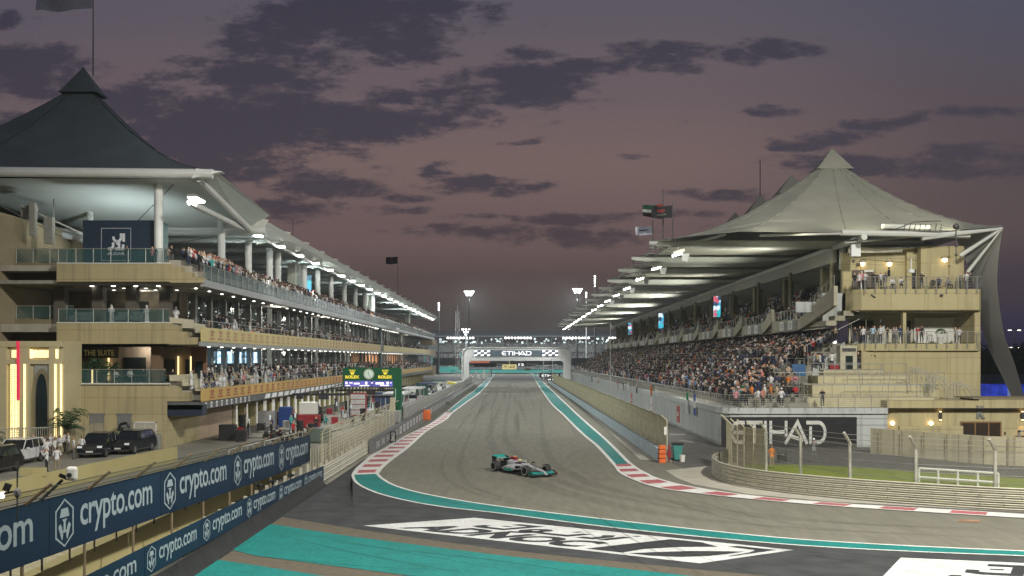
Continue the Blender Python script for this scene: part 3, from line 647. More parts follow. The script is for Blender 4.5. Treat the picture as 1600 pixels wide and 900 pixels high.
# ---- fascias facing the track
fy = M('fascia_yellow', (.55,.46,.20), .55, var=.05, scale=.6); fo = M('fascia_orange', (.54,.36,.11), .55, var=.05, scale=.6); fr = M('fascia_red', (.36,.06,.06), .6)
fr2 = M('fascia_faded_red', (.42,.19,.13), .6)
fg = M('fascia_grey', (.12,.125,.13), .5, .2, var=.2, scale=1.5)
XF = -26.8
def fascia(y0, y1, z0, z1, mat, txtm, name='fascia_banner', z2=None, lm=1.0, start=2.2, step=2.55):
    b = pp(MB().box((XF-.12, y0, z0), (XF, y1, z1)), name, mat)
    mb = MB(); y = y0+start; h = z1-z0; n = 0
    while y < y1-1.5 and y < 205:
        fn = quad_fn((XF+.012, y, z0), (XF+.012, y+1.5*lm, z0), (XF+.012, y, z1), (XF+.012, y+1.5*lm, z1))
        if y < 150:
            put(mb, text_geo('ABU DHABI', .05), sub(fn, .12, .88, .62, .82)); put(mb, text_geo('GRAND', .05), sub(fn, .2, .8, .40, .56)); put(mb, text_geo('PRIX 2022', .05), sub(fn, .0, 1, .16, .32))
        else:
            for t0, t1, s0 in ((.6,.84,.1),(.4,.55,.15),(.14,.32,0)): mb.poly([fn(s0,t0), fn(1-s0,t0), fn(1-s0,t1), fn(s0,t1)])
        y += step
    pp(mb, 'banner_lettering', txtm, b)
    return b
fascia(YB, 176, 3.98, 5.08, fo, fr); fascia(179, YE-8, 3.98, 5.08, fo, fr, start=1)
fascia(YB, 206, 9.15, 10.4, fy, fr2); fascia(211, YE-18, 9.15, 10.4, fy, fr2, start=1)
sl = pp(MB().box((XF-4.6, YB+.05, 3.3), (XF-.02, YE-8, 3.94)), 'fascia_edge', fg)
mb = MB(); yy = YB+.9
for k in range(10):
    fn = quad_fn((XF-.008, yy, 3.3), (XF-.008, yy+.55, 3.3), (XF-.008, yy, 3.94), (XF-.008, yy+.55, 3.94)); 
    mb.poly([fn(.0,.12), fn(1,.12), fn(1,.88), fn(0,.88)]); yy += 1.62
pp(mb, 'number_plate_row', M('plate_white', (.7,.7,.7), .5, emit=.15), sl)
mb = MB(); yy = YB+.9
for k in range(10):
    fn = quad_fn((XF-.001, yy, 3.3), (XF-.001, yy+.55, 3.3), (XF-.001, yy, 3.94), (XF-.001, yy+.55, 3.94)); put(mb, text_geo('235', .02), sub(fn, .12, .88, .28, .72)); yy += 1.62
pp(mb, 'number_lettering', black, sl)
mb = MB(); yy = YB+22
while yy < 230: mb.add([(XF+.01, yy, 3.38),(XF+.01, yy+2.4, 3.38),(XF+.01, yy+2.7, 3.86),(XF+.01, yy+.6, 3.86)], [(0,1,2,3)]); yy += 3.1
pp(mb, 'white_script_row', M('plate_white', (.7,.7,.7)), sl)
pp(MB().box((XF-.3, YB+.05, 8.75), (XF-.04, YE-18, 9.12)), 'steel_edge', M('edge_metal', (.34,.35,.35), .5, .3, var=.25, scale=3))
# ---- floor slabs and stepped seating behind each fascia
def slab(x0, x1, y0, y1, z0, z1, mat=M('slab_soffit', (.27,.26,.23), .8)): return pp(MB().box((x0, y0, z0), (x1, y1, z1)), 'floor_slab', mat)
slab(-45, XF-.3, YB+1.3, YE-8, 3.35, 4.05); slab(-45, XF-.35, YB+.6, YE-18, 8.8, 9.1); slab(-45, XF+.1, YB+.4, YE, 14.15, 14.45)
def stairs(y0, y1, x0, z0, n, dx, dz, name='seating_step'):
    m = MB()
    for k in range(n): m.box((x0-dx*(n+.5), y0, z0+dz*k), (x0-dx*k, y1, z0+dz*(k+1)-.004*k))
    return pp(m, name, conc)
stairs(YB+1, YE-8, XF-.25, 4.06, 3, 1.1, .42); stairs(YB+1, YE-18, XF-.25, 9.12, 3, 1.1, .42); stairs(YB+1, YE, XF-.2, 14.75, 3, 1.0, .5)
seatm = M('cream_seat', (.52,.48,.34), .5, var=.06)
def seats(y0, y1, z, x):
    m = MB(); y = y0
    while y < y1:
        m.bx((x, y, z+.42), (.45,.46,.06)); m.bx((x-.24, y, z+.68), (.06,.46,.5), ry=-.15); y += .52
    pp(m, 'seat_row', seatm)
for r in range(3):
    for y0, y1 in ((YB+1.6, 100), (101, 118)):
        if r < 3: seats(y0, y1, 4.06+.42*(r+1), XF-.8-1.1*r)
    seats(YB+1.6, 96, 9.12+.42*(r+1), XF-.8-1.1*r)
# ---- camera-facing upper floor bands (stepped down towards the track)
def band3(z0, z1, name): 
    m = MB(); m.box((-39.3, YB, z0), (-29.6, YB+1, z1)); pp(m, name, beige)
band3(8.95, 10.75, 'balcony_wall'); band3(14.3, 15.85, 'balcony_wall')
m = MB(); m.box((-29.6, YB+.02, 8.9), (-27.2, YB+1, 9.5)); m.box((-29.6, YB+.015, 9.5), (-28.1, YB+1, 10.0)); m.box((-29.6, YB+.01, 10), (-28.8, YB+1, 10.55)); pp(m, 'stepped_wall', beige)
m = MB(); m.box((-29.6, YB+.02, 14.2), (-26.7, YB+1, 14.65)); m.box((-29.6, YB+.015, 14.65), (-27.7, YB+1, 15.1)); m.box((-29.6, YB+.01, 15.1), (-28.6, YB+1, 15.6)); pp(m, 'stepped_wall', beige)
for z in (15.85, 10.75, 5.5):
    m = MB(); m.box((-39.3, YB-.04, z), (-29.6, YB+.3, z+.07)); pp(m, 'coping', white)
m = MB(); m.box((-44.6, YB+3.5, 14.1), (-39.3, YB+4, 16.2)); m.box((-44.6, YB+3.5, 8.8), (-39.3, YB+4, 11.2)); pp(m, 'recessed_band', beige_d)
m = MB(); m.box((-44.6, YB+4, 14.1), (-29.6, YB+22, 14.4)); m.box((-44.6, YB+1, 10.0), (-31, YB+14, 10.7)); m.box((-44.6, YB+1, 5.0), (-31, YB+12, 5.48)); m.box((-44.6, YB+1, 15.3), (-30.2, YB+26, 15.8)); pp(m, 'terrace_floor', conc)
# far-left dark wall block
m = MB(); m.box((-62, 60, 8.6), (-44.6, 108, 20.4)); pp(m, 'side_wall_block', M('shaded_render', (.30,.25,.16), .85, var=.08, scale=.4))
m = MB(); m.box((-62, 60.2, 7.9), (-44.4, 90, 8.6)); pp(m, 'string_course', beige)
# glass balustrades facing the camera, with posts
def balus(x0, x1, y, z, h=1.1, gl=True, step=1.5):
    r = pp(MB().box((x0, y-.015, z+.08), (x1, y+.015, z+h-.06)), 'glass_balustrade', glass)
    m = MB(); m.tube((x0, y, z+h), (x1, y, z+h), .035, 6); x = x0
    while x <= x1+.01: m.tube((x, y, z), (x, y, z+h), .03, 5); x += step
    pp(m, 'handrail', steel, r)
balus(-39.2, -29.7, YB+.15, 15.9, 1.25); balus(-39.2, -29.7, YB+.15, 10.8, 1.15); balus(-38.9, -30, YB+.15, 5.55, 1.2)
balus(-44.5, -39.4, YB+3.6, 16.2, 1.3); balus(-44.5, -39.4, YB+3.6, 11.2, 1.2)
# balustrade along the top terrace towards the track
b = pp(MB().box((XF+.02, YB+.3, 14.5), (XF+.06, YE, 15.75)), 'glass_balustrade', glass)
m = MB(); m.tube((XF+.04, YB+.3, 15.8), (XF+.04, YE, 15.8), .04, 5); y = YB+.3
while y < YE: m.tube((XF+.08, y, 14.4), (XF+.08, y, 15.8), .03, 4); y += 2.1
pp(m, 'handrail', steel, b)
m = MB(); m.box((-27.0, YB+.2, 13.9), (XF+.16, YE, 14.5)); pp(m, 'terrace_edge', M('edge_metal', (.34,.35,.35)))
for zz, y1 in ((5.12, 176), (10.44, 206)):
    m = MB(); m.tube((XF-.05, YB+.3, zz+.55), (XF-.05, y1, zz+.55), .03, 4); y = YB+.3
    while y < y1: m.tube((XF-.05, y, zz-.2), (XF-.05, y, zz+.55), .025, 4); y += 3
    pp(m, 'handrail', steel)
# ---- interiors: back walls, glazing, columns, lit openings
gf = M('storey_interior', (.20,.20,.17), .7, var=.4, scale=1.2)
m = MB(); m.box((-34.4, YB+9, 4.05), (-34, YE-6, 8.8)); m.box((-34.4, YB+14, 9.1), (-34, YE-16, 14.1)); pp(m, 'inner_wall', gf)
m = MB()
for z0, z1 in ((5.5,8.75), (10.3,14.1)):
    m.box((-32.6, YB+11, z0), (-32.55, YE-16, z1))
pp(m, 'glazing', M('store_glass', (.045,.065,.065), .08, 0, var=.3, scale=.5, alpha=.5, spec=.8))
m = MB(); y = YB+11; mull = M('mullion', (.30,.31,.29), .5, .3)
while y < YE-16:
    w = .05 if y < 200 else .09
    for z0, z1 in ((5.45,8.8), (10.2,14.15)): m.box((-32.5, y, z0), (-32.4, y+w*2, z1))
    y += 1.9
for z in (7.6, 12.4): m.box((-32.5, YB+11, z), (-32.42, YE-16, z+.1))
pp(m, 'mullion_grid', mull)
m = MB(); y = YB+12
while y < YE-16:
    for z0, z1 in ((4.4,8.8), (9.5,14.1)): m.box((-31.6, y, z0), (-31.1, y+.55, z1))
    y += 5.2
pp(m, 'storey_column_row', M('column_grey', (.30,.31,.30), .6))
m = MB(); rl = random.Random(5)       # lit fittings, screens seen through the glass
for k in range(300):
    y = YB+11+(YE-30-YB)*rl.random()**1.5; z = rl.choice((rl.uniform(11.2,13.8), rl.uniform(11.5, 13.9), rl.uniform(6.4,8.4))); w = rl.uniform(.1,.5)*(1+y/300)
    m.box((-33.6, y, z), (-33.5, y+w, z+rl.uniform(.06,.16)))
pp(m, 'interior_light_row', M('interior_glow', (.9,.95,.9), .5, emit=3))
scr = M('interior_screen', (.45,.72,.95), .4, var=.9, scale=2.2, emit=1.8)
for k in range(7):
    y = YB+16+k*3.9; pp(MB().box((-32.38, y, 7.15), (-32.3, y+1.7, 8.45)), 'screen', scr)
m = MB()
for k in range(12): m.box((-32.38, 215+k*6.2, 6.0), (-32.28, 217.6+k*6.2, 8.4))
pp(m, 'orange_lit_panel_row', M('orange_lit', (1,.42,.16), .5, var=.3, scale=.5, emit=1.6))
pp(MB().box((-31.2, 196, 4.2), (-30.6, 201, 8.8)), 'orange_pier', M('orange_pier', (.52,.30,.16), .7))
# soffit downlights
m = MB()
for z, ys in ((14.12, (YB+3, YB+5.5, YB+8)),):
    for y in ys:
        for x in (-37.5,-35.6,-33.6,-31.6): m.cyl((x, y, z), (0,0,1), .17, .05, 10)
y = YB+6
while y < 260: m.cyl((-29.2, y, 14.12), (0,0,1), .14, .05, 8); m.cyl((-28.3, y+1, 8.78), (0,0,1), .14, .05, 8); y += 4.2
pp(m, 'downlight_row', M('downlight', (1,.95,.85), .5, emit=8))
# middle storey facing the camera: dim lounge wall, columns
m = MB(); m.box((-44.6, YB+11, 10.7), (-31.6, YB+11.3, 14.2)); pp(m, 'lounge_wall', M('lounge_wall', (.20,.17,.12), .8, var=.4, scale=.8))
m = MB()
for x in (-41.0, -37.6, -34.6, -31.6): m.box((x, YB+3.2, 10.75), (x+.95, YB+4.1, 14.2))
pp(m, 'dark_column', M('dark_column', (.10,.09,.075), .7))
for x, w in ((-36.8,1.5), (-33.6,1.1), (-40,1.0)): pp(MB().box((x, YB+10.9, 10.8), (x+w, YB+11, 13.2)), 'dark_door', glassd)
# lower storey facing the camera: pink lounge, planting, lit door surrounds
m = MB(); m.box((-44.6, YB+10, 5.48), (-30.6, YB+10.3, 8.9)); pp(m, 'lounge_wall', pink)
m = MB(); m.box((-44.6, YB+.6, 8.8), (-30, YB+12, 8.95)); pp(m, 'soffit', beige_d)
m = MB(); m.box((-31.8, YB+1.8, 5.5), (-31.0, YB+2.6, 8.9)); m.box((-39.2, YB+.3, 5.5), (-38.9, YB+.8, 8.9)); pp(m, 'brown_column', M('brown_column', (.16,.10,.06), .7))
m = MB(); m.box((-30.6, YB+10, 5.5), (-30.4, YB+10.4, 8.9)); m.box((-30.6, YB+9.2, 5.5), (-29.2, YB+9.5, 8.8)); pp(m, 'terracotta_wall', M('terracotta', (.30,.16,.10), .8))
m = MB(); m.box((-37.3, YB+9.9, 5.5), (-35.2, YB+10, 7.8)); m.box((-33.5, YB+9.9, 5.5), (-32.4, YB+10, 7.6)); m.box((-31.4, YB+9.9, 5.5), (-30.8, YB+10, 7.6)); m.box((-30.2, YB+9.1, 5.5), (-29.5, YB+9.2, 7.4)); pp(m, 'dark_door', glassd)
m = MB()
for x in (-38.75, -34.2, -32.1, -30.9): m.box((x, YB+9.7, 5.6), (x+.12, YB+9.8, 7.9))
m.box((-38.72, YB+.2, 5.6), (-38.58, YB+.3, 8.0)); m.box((-36.4, YB+.2, 5.6), (-36.28, YB+.3, 6.7))
pp(m, 'strip_light', strip_y)
fn = quad_fn((-41.0, YB+9.6, 7.95), (-38.1, YB+9.6, 7.95), (-41.0, YB+9.6, 8.5), (-38.1, YB+9.6, 8.5)); m = MB(); put(m, text_geo('THE SUITE', .01), fn)
pp(m, 'gold_lettering', M('gold_sign', (.6,.48,.16), .4, emit=.12))
m = MB(); m.box((-41.4, YB+9.62, 7.75), (-37.7, YB+9.68, 8.75)); pp(m, 'sign_board', M('sign_back', (.10,.085,.05), .7))
# ---- roof: beams, sheets, lamps, columns
finm_ = M('edge_white', (.62,.64,.60), .5, var=.05)
roofm = M('roof_sheet', (.56,.61,.59), .6, var=.05, scale=.3)
YL = [87.7+10.62*k for k in range(25)]
m = MB(); y = 107
while y < YE:
    m.box((-46, y, 21.75), (-26.2, min(y+10.2, YE), 21.9)); y += 10.62
pp(m, 'roof_deck', roofm)
pp(MB().prism([(-27.6,107,21.15),(-26.1,107,21.45),(-25.7,107,21.95),(-26.1,107,22.15),(-27.6,107,21.9)], (0,YE-107,-.4)), 'roof_edge', finm_)
m = MB()
for y in YL[2:]: m.tube((-27.2, y-2.5, 21.2), (-46, y-2.5, 21.2), .3, 8)
pp(m, 'roof_beam_row', white)
m = MB(); m.tube((-27.9, 88, 21.1), (-27.9, YE, 20.6), .28, 8); pp(m, 'edge_beam', white)
# first bay: two large horizontal tubes
m = MB(); m.tube((-60, YB, 23.9), (-25.9, YB, 23.55), .42, 12); m.prism([(-27.2, YB-.42, 23.95),(-25.0,YB-.1,23.75),(-27.6,YB-.42,23.1)], (0,.84,0)); pp(m, 'front_beam', white, smooth=False)
m = MB(); m.tube((-52, 106.8, 21.0), (-25.9, 106.8, 21.0), .45, 12); m.tube((-27.2, YB+.3, 23.2), (-27.4, 107, 21.0), .3, 8); pp(m, 'side_beam', white)
# columns
pp(MB().tube((-31.3, 90.2, 15.8), (-31.3, 90.2, 23.4), .38, 14), 'column', white)
for k, (u, v0) in enumerate(((346,0), (388,0), (421,0), (434,0), (475,0), (496,0), (517,0), (538,0), (555,0), (570,0), (583,0))):
    Y = 29.5*F/(VPX-u); pp(MB().tube((-29.5, Y, 14.5), (-29.5, Y, 23.2 if k < 1 else 21.0), .38 if Y < 120 else .42, 14), 'column', white, smooth=False)
pp(MB().tube((-41.4, 100, 14.4), (-41.4, 100, 25), .3, 12), 'column', white)
# tensile canopy on the first bay, with a capped peak
def tent(mbx, peak, corners, cap_r=.12, n=12, curve=1.9, sag=.12):
    # edges of the base follow `corners` (closed loop), each point joined to the peak by a hollow curve
    ring = []
    for a, b in zip(corners, corners[1:]+corners[:1]):
        for k in range(n): ring.append(Vector(a).lerp(Vector(b), k/n))
    p = Vector(peak); rows = []
    for j in range(13):
        t = j/12; r = []
        for q in ring:
            f = t; h = (1-t)**curve if True else 0
            x = p.x+(q.x-p.x)*(cap_r+(1-cap_r)*f); y = p.y+(q.y-p.y)*(cap_r+(1-cap_r)*f); r.append((x, y, q.z+(p.z-1.6-q.z)*h))
        r.append(r[0]); rows.append(r)
    mbx.grid(rows)
    for j in range(3, len(ring), 9): mbx.path([Vector(r[j])+Vector((0,-.03,.03)) for r in rows], .025, 4, 1)
    c = [Vector((p.x+(Vector(q).x-p.x)*(cap_r+.015), p.y+(Vector(q).y-p.y)*(cap_r+.015), p.z-1.75)) for q in corners]
    return c
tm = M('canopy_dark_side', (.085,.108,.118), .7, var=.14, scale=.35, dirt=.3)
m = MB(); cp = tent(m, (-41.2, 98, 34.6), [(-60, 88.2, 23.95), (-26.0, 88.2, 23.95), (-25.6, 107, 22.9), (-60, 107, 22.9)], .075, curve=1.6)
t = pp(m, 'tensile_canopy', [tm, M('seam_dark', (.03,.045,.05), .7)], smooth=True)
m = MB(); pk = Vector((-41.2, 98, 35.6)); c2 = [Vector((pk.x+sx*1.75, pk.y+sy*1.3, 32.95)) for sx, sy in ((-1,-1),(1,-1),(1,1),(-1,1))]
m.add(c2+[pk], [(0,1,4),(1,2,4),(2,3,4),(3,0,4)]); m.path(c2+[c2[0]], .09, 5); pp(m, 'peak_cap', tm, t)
pp(MB().add([(-28,88.4,23.2),(-28,107,21.2),(-52,107,21.2),(-60,88.4,23.3)], [(0,1,2,3)]).add([(-26.0,88.3,23.75),(-25.55,107,22.6),(-28,107,21.2),(-28,88.4,23.2)], [(0,1,2,3)]), 'canopy_lining', roofm)
m = MB(); m.tube((-26.0, 88.3, 23.9), (-25.7, 107, 22.7), .16, 6); pp(m, 'canopy_edge_cable', steel)
# white blade fins along the roof edge and the lamps under them
finm = M('fin_white', (.58,.58,.52), .55)
for k in range(24):
    y = 107+10.62*k
    f = MB(); f.add([(-29.6,y-.4,20.9),(-27.4,y-.3,21.5),(-26.2,y,22.3),(-25.6,y+.1,22.15),(-26.3,y-.1,21.5),(-27.0,y-.3,21.15)], [(0,1,5),(1,2,3,4),(1,4,5)])
    f.tube((-29.5,y-.4,20.8),(-27,y-.3,21.3),.07,5)
    pp(f, 'roof_fin', finm, thick=.06)
for k, y in enumerate([87.7]+YL[2:]):
    if y > YE: break
    z = 21.3 if k == 0 else 20.75; L_ = .65 if k else 1.3
    h = pp(MB().bx((-27.2, y, z+.16), (.8, 2*L_, .22)), 'lamp_housing', steel)
    pp(MB().bx((-27.2, y, z), (.7, 2*L_-.1, .16)), 'lamp', lampw, h)
m = MB(); m.box((-46, 107, 14.4), (-45.6, YE, 21.7)); pp(m, 'rear_wall', M('rear_wall', (.22,.24,.24), .8))
for y in (142.5, 214, 296): pp(MB().box((-31.5, y, 14.5), (-30.4, y+4.5, 21)), 'service_tower', M('tower_pale', (.50,.52,.46), .7))
pp(MB().box((-30.5, 146.9, 14.8), (-29.1, 147.1, 19.6)), 'video_screen', video_mat())
m = MB(); m.box((-33, 190, 14.5), (-30.2, 245, 17.6)); pp(m, 'upper_lounge', M('column_grey', (.3,.31,.3)))
m = MB(); y = 190
while y < 245: m.box((-30.2, y, 14.6), (-30.1, y+.3, 17.6)); y += 1.7
m.box((-30.2,190,17.3),(-30.0,245,17.6)); pp(m, 'upper_mullion_row', white)
# end blocks
m = MB(); m.box((-31, YE-18, 8.6), (XF-.3, YE+10, 10.6)); m.box((-31, YE-8, 12.3), (XF, YE+10, 14)); m.box((-31, YE, 2), (XF-.3, YE+12, 5.2)); pp(m, 'end_block', M('end_block', (.46,.36,.24), .8))
pp(MB().box((XF-.6, 207, 2.5), (XF-.1, 209.5, 14)), 'lift_shaft', M('shaft', (.05,.075,.07), .5))  # added dark box, its colour standing for the shade in the fascia gap
pp(MB().box((XF-.2, 214, 13.9), (XF+2.2, 220, 14.2)), 'side_canopy', white)
# wall lamp under the first beam
pp(MB().ball((-42.1, 92, 23.2), .22), 'beacon', M('beacon', (.4,1,.6), .5, emit=4))
# dark lounge box with the developer's panel
board = pp(MB().box((-38.1, YB+2.5, 15.8), (-31.6, YB+4.5, 19.9)), 'screen_box', M('navy_board', (.018,.035,.06), .5, var=.1))
pp(MB().box((-31.6, YB+2.6, 15.8), (-31.2, YB+4.4, 19.8)), 'screen_box_edge', M('board_edge', (.16,.27,.27), .4), board)
gl_ = M('pale_lettering', (.55,.58,.60), .6, emit=.12)
fn = quad_fn((-36.45, YB+2.47, 16.35), (-33.85, YB+2.47, 16.35), (-36.45, YB+2.47, 19.2), (-33.85, YB+2.47, 19.2)); m = MB()
for a, b in (((0,0),(1,0)),((1,0),(1,1)),((1,1),(0,1)),((0,1),(0,0))): stroke([a, b], .012, m, fn)
put(m, text_geo('ALDAR', .03), sub(fn, .2, .8, .17, .26))
stk = lambda p, w=.085: stroke(p, w, m, fn)
stk([(.76,.58),(.76,.84)]); stk(arc(.54,.72,.13,.13,170,370,10)); stk([(.67,.70),(.67,.84)]); stk([(.22,.36),(.34,.36),(.40,.44),(.40,.56)]); stk([(.46,.36),(.60,.36),(.60,.52),(.50,.54)]); stk([(.66,.36),(.74,.36),(.74,.50)])
m.poly([fn(.5,.6),fn(.56,.6),fn(.56,.64),fn(.5,.64)])
pp(m, 'panel_lettering', gl_, board)
# rooftop clutter on the dark block
m = MB(); m.bx((-43.2, 92, 20.2), (.5,.5,3)); m.bx((-42.2, 93, 19.3), (.8,.5,2.4)); m.bx((-44.0, 93, 21), (1.2,.8,1.1)); m.tube((-41.8,93,18),(-41.8,93,22.2),.05,5); m.tube((-44.5,92,21.5),(-40.0,96,19.2),.08,5)
pp(m, 'loudspeaker_stack', M('speaker_grey', (.28,.28,.25), .6))
m = MB(); m.tube((-46,100,20.2),(-38.2,108,18.6),.3,8); m.tube((-60,84,23.5),(-40,108,19.4),.28,8); pp(m, 'stay_tube', white)
m = MB()
for a, b in (((-39.5,95,15.8),(-29.9,90,23)), ((-34,104,16.5),(-28.2,112,20.8)), ((-42,95,19),(-49,88,23.3)), ((-38,118,18),(-28.2,122,20.8)), ((-36,108,19.8),(-29,106.8,20.8))): m.tube(a, b, .035, 4)
pp(m, 'stay_cable', dsteel)

# ---- lounge palms / planting box in the lower storey
leafm = M('palm_leaf', (.035,.075,.03), .6, var=.35, scale=4); trk = M('trunk', (.12,.085,.055), .9)
def palm(x, y, z, h, r, n, label, group=None, seed=1):
    rr = random.Random(seed); t = thing('palm', label, 'plant', (x, y, z), 0, group)
    pp(MB().tube((x,y,z),(x+.05,y,z+h*.6),.09,7,.06), 'trunk', trk, t)
    m = MB()
    for k in range(n):
        a = rr.uniform(0, 2*math.pi); L_ = r*rr.uniform(.7, 1.15); up = rr.uniform(.15, 1.1); pts = []
        for j in range(7):
            s = j/6; pts.append(Vector((x+math.cos(a)*L_*s, y+math.sin(a)*L_*s, z+h*.6+up*h*.5*math.sin(s*2.0)*1.0-.5*s*s*L_*.5)))
        side = Vector((-math.sin(a), math.cos(a), 0))
        for j in range(1, 7):
            for q in (0, .5):
                c = pts[j-1].lerp(pts[j], q); d = (pts[j]-pts[j-1]).normalized(); w = .34*r*(1-abs((j+q)/6-.45)*1.2)
                for sg in (1, -1):
                    e = c+side*sg*w+d*.16-Vector((0,0,.12*r)); m.add([c, c+d*.10, e], [(0,1,2)])
    pp(m, 'fronds', leafm, t); return t
for k in range(5): palm(-37.9+k*.72, YB+1.3, 5.5, 1.5+.3*(k % 3), .75, 26, ['leftmost palm behind the lower balcony rail','second palm from the left behind the lower balcony rail','middle palm behind the lower balcony rail','fourth palm from the left behind the lower balcony rail','rightmost palm behind the lower balcony rail'][k], 'palms on the lower balcony', k)
palm(-36.2, 83, 0, 3.4, 1.5, 30, 'palm in front of the pointed arch beside the lit columns', None, 11)
palm(-41.2, 81, 0, 1.8, .8, 20, 'small palm at the left edge in front of the arcade', None, 12)

# ================================================================ arcade pavilion (far left, lit lattice)
YA = 84.5
arc_ = thing('arcade_pavilion', 'low cream pavilion with a pointed arch, glowing lattice column and warm strip lights', 'pavilion', (-42, YA, 0))
cream = M('cream_render', (.50,.44,.27), .7, var=.05, scale=.5)
def ax(u): return (u-VPX)/F*YA
def az_(v): return CAMZ-(v-HOR)/F*YA
m = MB(); m.box((-58, YA+.1, 0), (ax(99), YA+3.6, az_(533))); pp(m, 'wall', cream, arc_)
m = MB(); m.box((-58, YA-.25, az_(542)), (ax(99), YA+.1, az_(533)));
for u0, u1 in ((-12,12), (32,48), (78,94)): m.box((ax(u0), YA-.2, 0), (ax(u1), YA+.1, az_(542)))
m.box((-58, YA-.18, az_(569)), (ax(99), YA+.1, az_(562))); pp(m, 'pilaster_frame', cream, arc_)
for u0, u1 in ((-30,9), (18.5,32)): pp(MB().box((ax(u0), YA-.05, az_(559)), (ax(u1), YA+.05, az_(547))), 'lit_window', M('lit_window', (1,.80,.42), .5, var=.25, scale=7, emit=1.0), arc_)
pp(MB().box((ax(49), YA-.05, az_(559)), (ax(93), YA+.05, az_(547))), 'lit_window', M('lit_window', (1,.8,.42)), arc_)
# lattice column: dark star pattern over a glowing panel
x0, x1 = ax(17.5), ax(31.5); lc = pp(MB().box((x0, YA-.12, .2), (x1, YA+.05, az_(569.5))), 'lattice_light_column', strip_y, arc_)
m = MB(); w = x1-x0; z = .3; lat = M('lattice', (.36,.27,.12), .6)
fnl = lambda s, t: Vector((x0+s, YA-.14, t))
while z < az_(569.5)-.2:
    for cx in (.17*w, .5*w, .83*w):
        for a in range(0, 180, 45):
            dx, dz = .09*math.cos(R(a)), .09*math.sin(R(a)); stroke([(cx-dx, z+.1-dz), (cx+dx, z+.1+dz)], .022, m, fnl)
    z += .2
pp(m, 'lattice', lat, lc)
m = MB()
for u in (40.5, 88.5, 97.5): m.box((ax(u)-.07, YA-.3, 1.2), (ax(u)+.07, YA-.2, az_(569)))
for u in (51, 91): m.box((ax(u)-.09, YA-.3, az_(560)), (ax(u)+.09, YA-.2, az_(546)))
pp(m, 'strip_light', strip_y, arc_)
# pointed arch: pale surround with dark opening
def ogive(cx, w, z0, h, n=10):
    L_ = [(cx-w/2, z0)]+[(cx-w/2*math.cos(math.pi/2*(k/n)**1.35), z0+h*.55+h*.45*math.sin(math.pi/2*k/n)) for k in range(n+1)]
    return L_+[(2*cx-x, z) for x, z in reversed(L_[:-1])]
cx = ax(66.5)
m = MB(); m.box((ax(54), YA-.03, 0), (ax(80), YA+.08, az_(571))); pp(m, 'arch_panel', M('arch_panel', (.32,.33,.30), .6), arc_)
m = MB(); m.prism([(x, YA-.16, z) for x, z in ogive(cx, 1.35, 0, az_(574)-.1)], (0,.1,0)); pp(m, 'arch_surround', beige_d, arc_)
m = MB(); m.prism([(x, YA-.2, z) for x, z in ogive(cx, .95, 0, az_(582)-.1)], (0,.03,0)); pp(m, 'arch_opening', glassd, arc_)
m = MB(); m.box((ax(28.5), YA-.3, az_(625)), (ax(33), YA-.24, az_(533))); pp(m, 'red_strip_light', M('red_glow', (.9,.05,.12), .5, emit=.28), arc_)
m = MB(); m.box((ax(-20), YA-.03, 0), (ax(9), YA+.08, az_(571))); pp(m, 'arch_panel', M('arch_panel', (.32,.33,.30)), arc_)
# ================================================================ main grandstand (right)
gs = thing('grandstand', 'long two-tier covered grandstand packed with spectators along the right of the straight', 'grandstand', (25, 90, 0))
def g(mb, name, mat, parent=gs, **kw): return mb.build(name, mat, parent, **kw)
GE = 348.0
# front retaining wall with rounded near corner; facade towards the camera
front = [(32.4, 89), (19.6, 89), (18.9, 89.2), (18.45, 89.7), (18.2, 90.5), (18.15, 97), (18.2, GE)]
m = MB(); A = [Vector((x, y, -.02)) for x, y in front]; B = [Vector((x, y, 2.98)) for x, y in front]; m.strip(A, B); g(m, 'front_wall', conc_g, thick=.25)
m = MB(); A = [Vector((x, y, 3.0)) for x, y in front]; 
out = [(32.4, 88.7), (19.5, 88.7), (18.7, 88.95), (18.2, 89.55), (17.9, 90.5), (17.85, 97), (17.9, GE)]
m.strip([Vector((x,y,2.9)) for x,y in out], [Vector((x,y,3.4)) for x,y in out]); m.strip([Vector((x,y,3.4)) for x,y in out], [Vector((x+.9,y+.6,3.4)) for x,y in out]); m.strip([Vector((x,y,2.9)) for x,y in out], [Vector((x+.4,y+.4,2.9)) for x,y in out]); g(m, 'walkway_edge', conc_g)
m = MB()
for z in (1.9, 2.45): m.box((28.6, 88.86, z), (32.4, 88.88, z+.03))
g(m, 'wall_joint', dsteel)
m = MB(); m.poly([(18.4,89.3,3.36),(45,89.3,3.36),(45,GE,3.36),(18.4,GE,3.36)]); g(m, 'walkway', conc)
# lower tier rows, wrapping round the near corner
def YS(k): return 91.2+1.05*k if k < 8 else 98.55+.6*(k-7)
LT = [(20.6+.82*k, 3.75+.42*k) for k in range(14)]
m = MB()
for k, (x, z) in enumerate(LT): m.box((x-.35, YS(k)+.02, z-.45), (x+.6, GE, z)); m.box((x-.34, YS(k), 3.37), (26.3+.9*max(0, k-6), YS(k+1)+.05, z-.006))
g(m, 'lower_tier_step', M('tier_concrete', (.26,.25,.21), .85, dirt=.3))
# bench rows facing the camera at the near end (stepped terraces wrapping the corner)
for k, (x1, z, y) in enumerate(((37.6, 4.2, 91.6), (39.0, 5.25, 94.0), (37.2, 6.05, 96.3), (35.6, 6.6, 98.5))):
    g(MB().box((26.2+1.2*k, y, 3.36), (x1+.0, y+12, z)), 'terrace_step', M('terrace_cream', (.46,.42,.27), .8, var=.06, dirt=.15))
    g(MB().box((26.2+1.2*k, y-.02, z-.02), (x1, y+.1, z+.05)), 'terrace_nosing', conc)
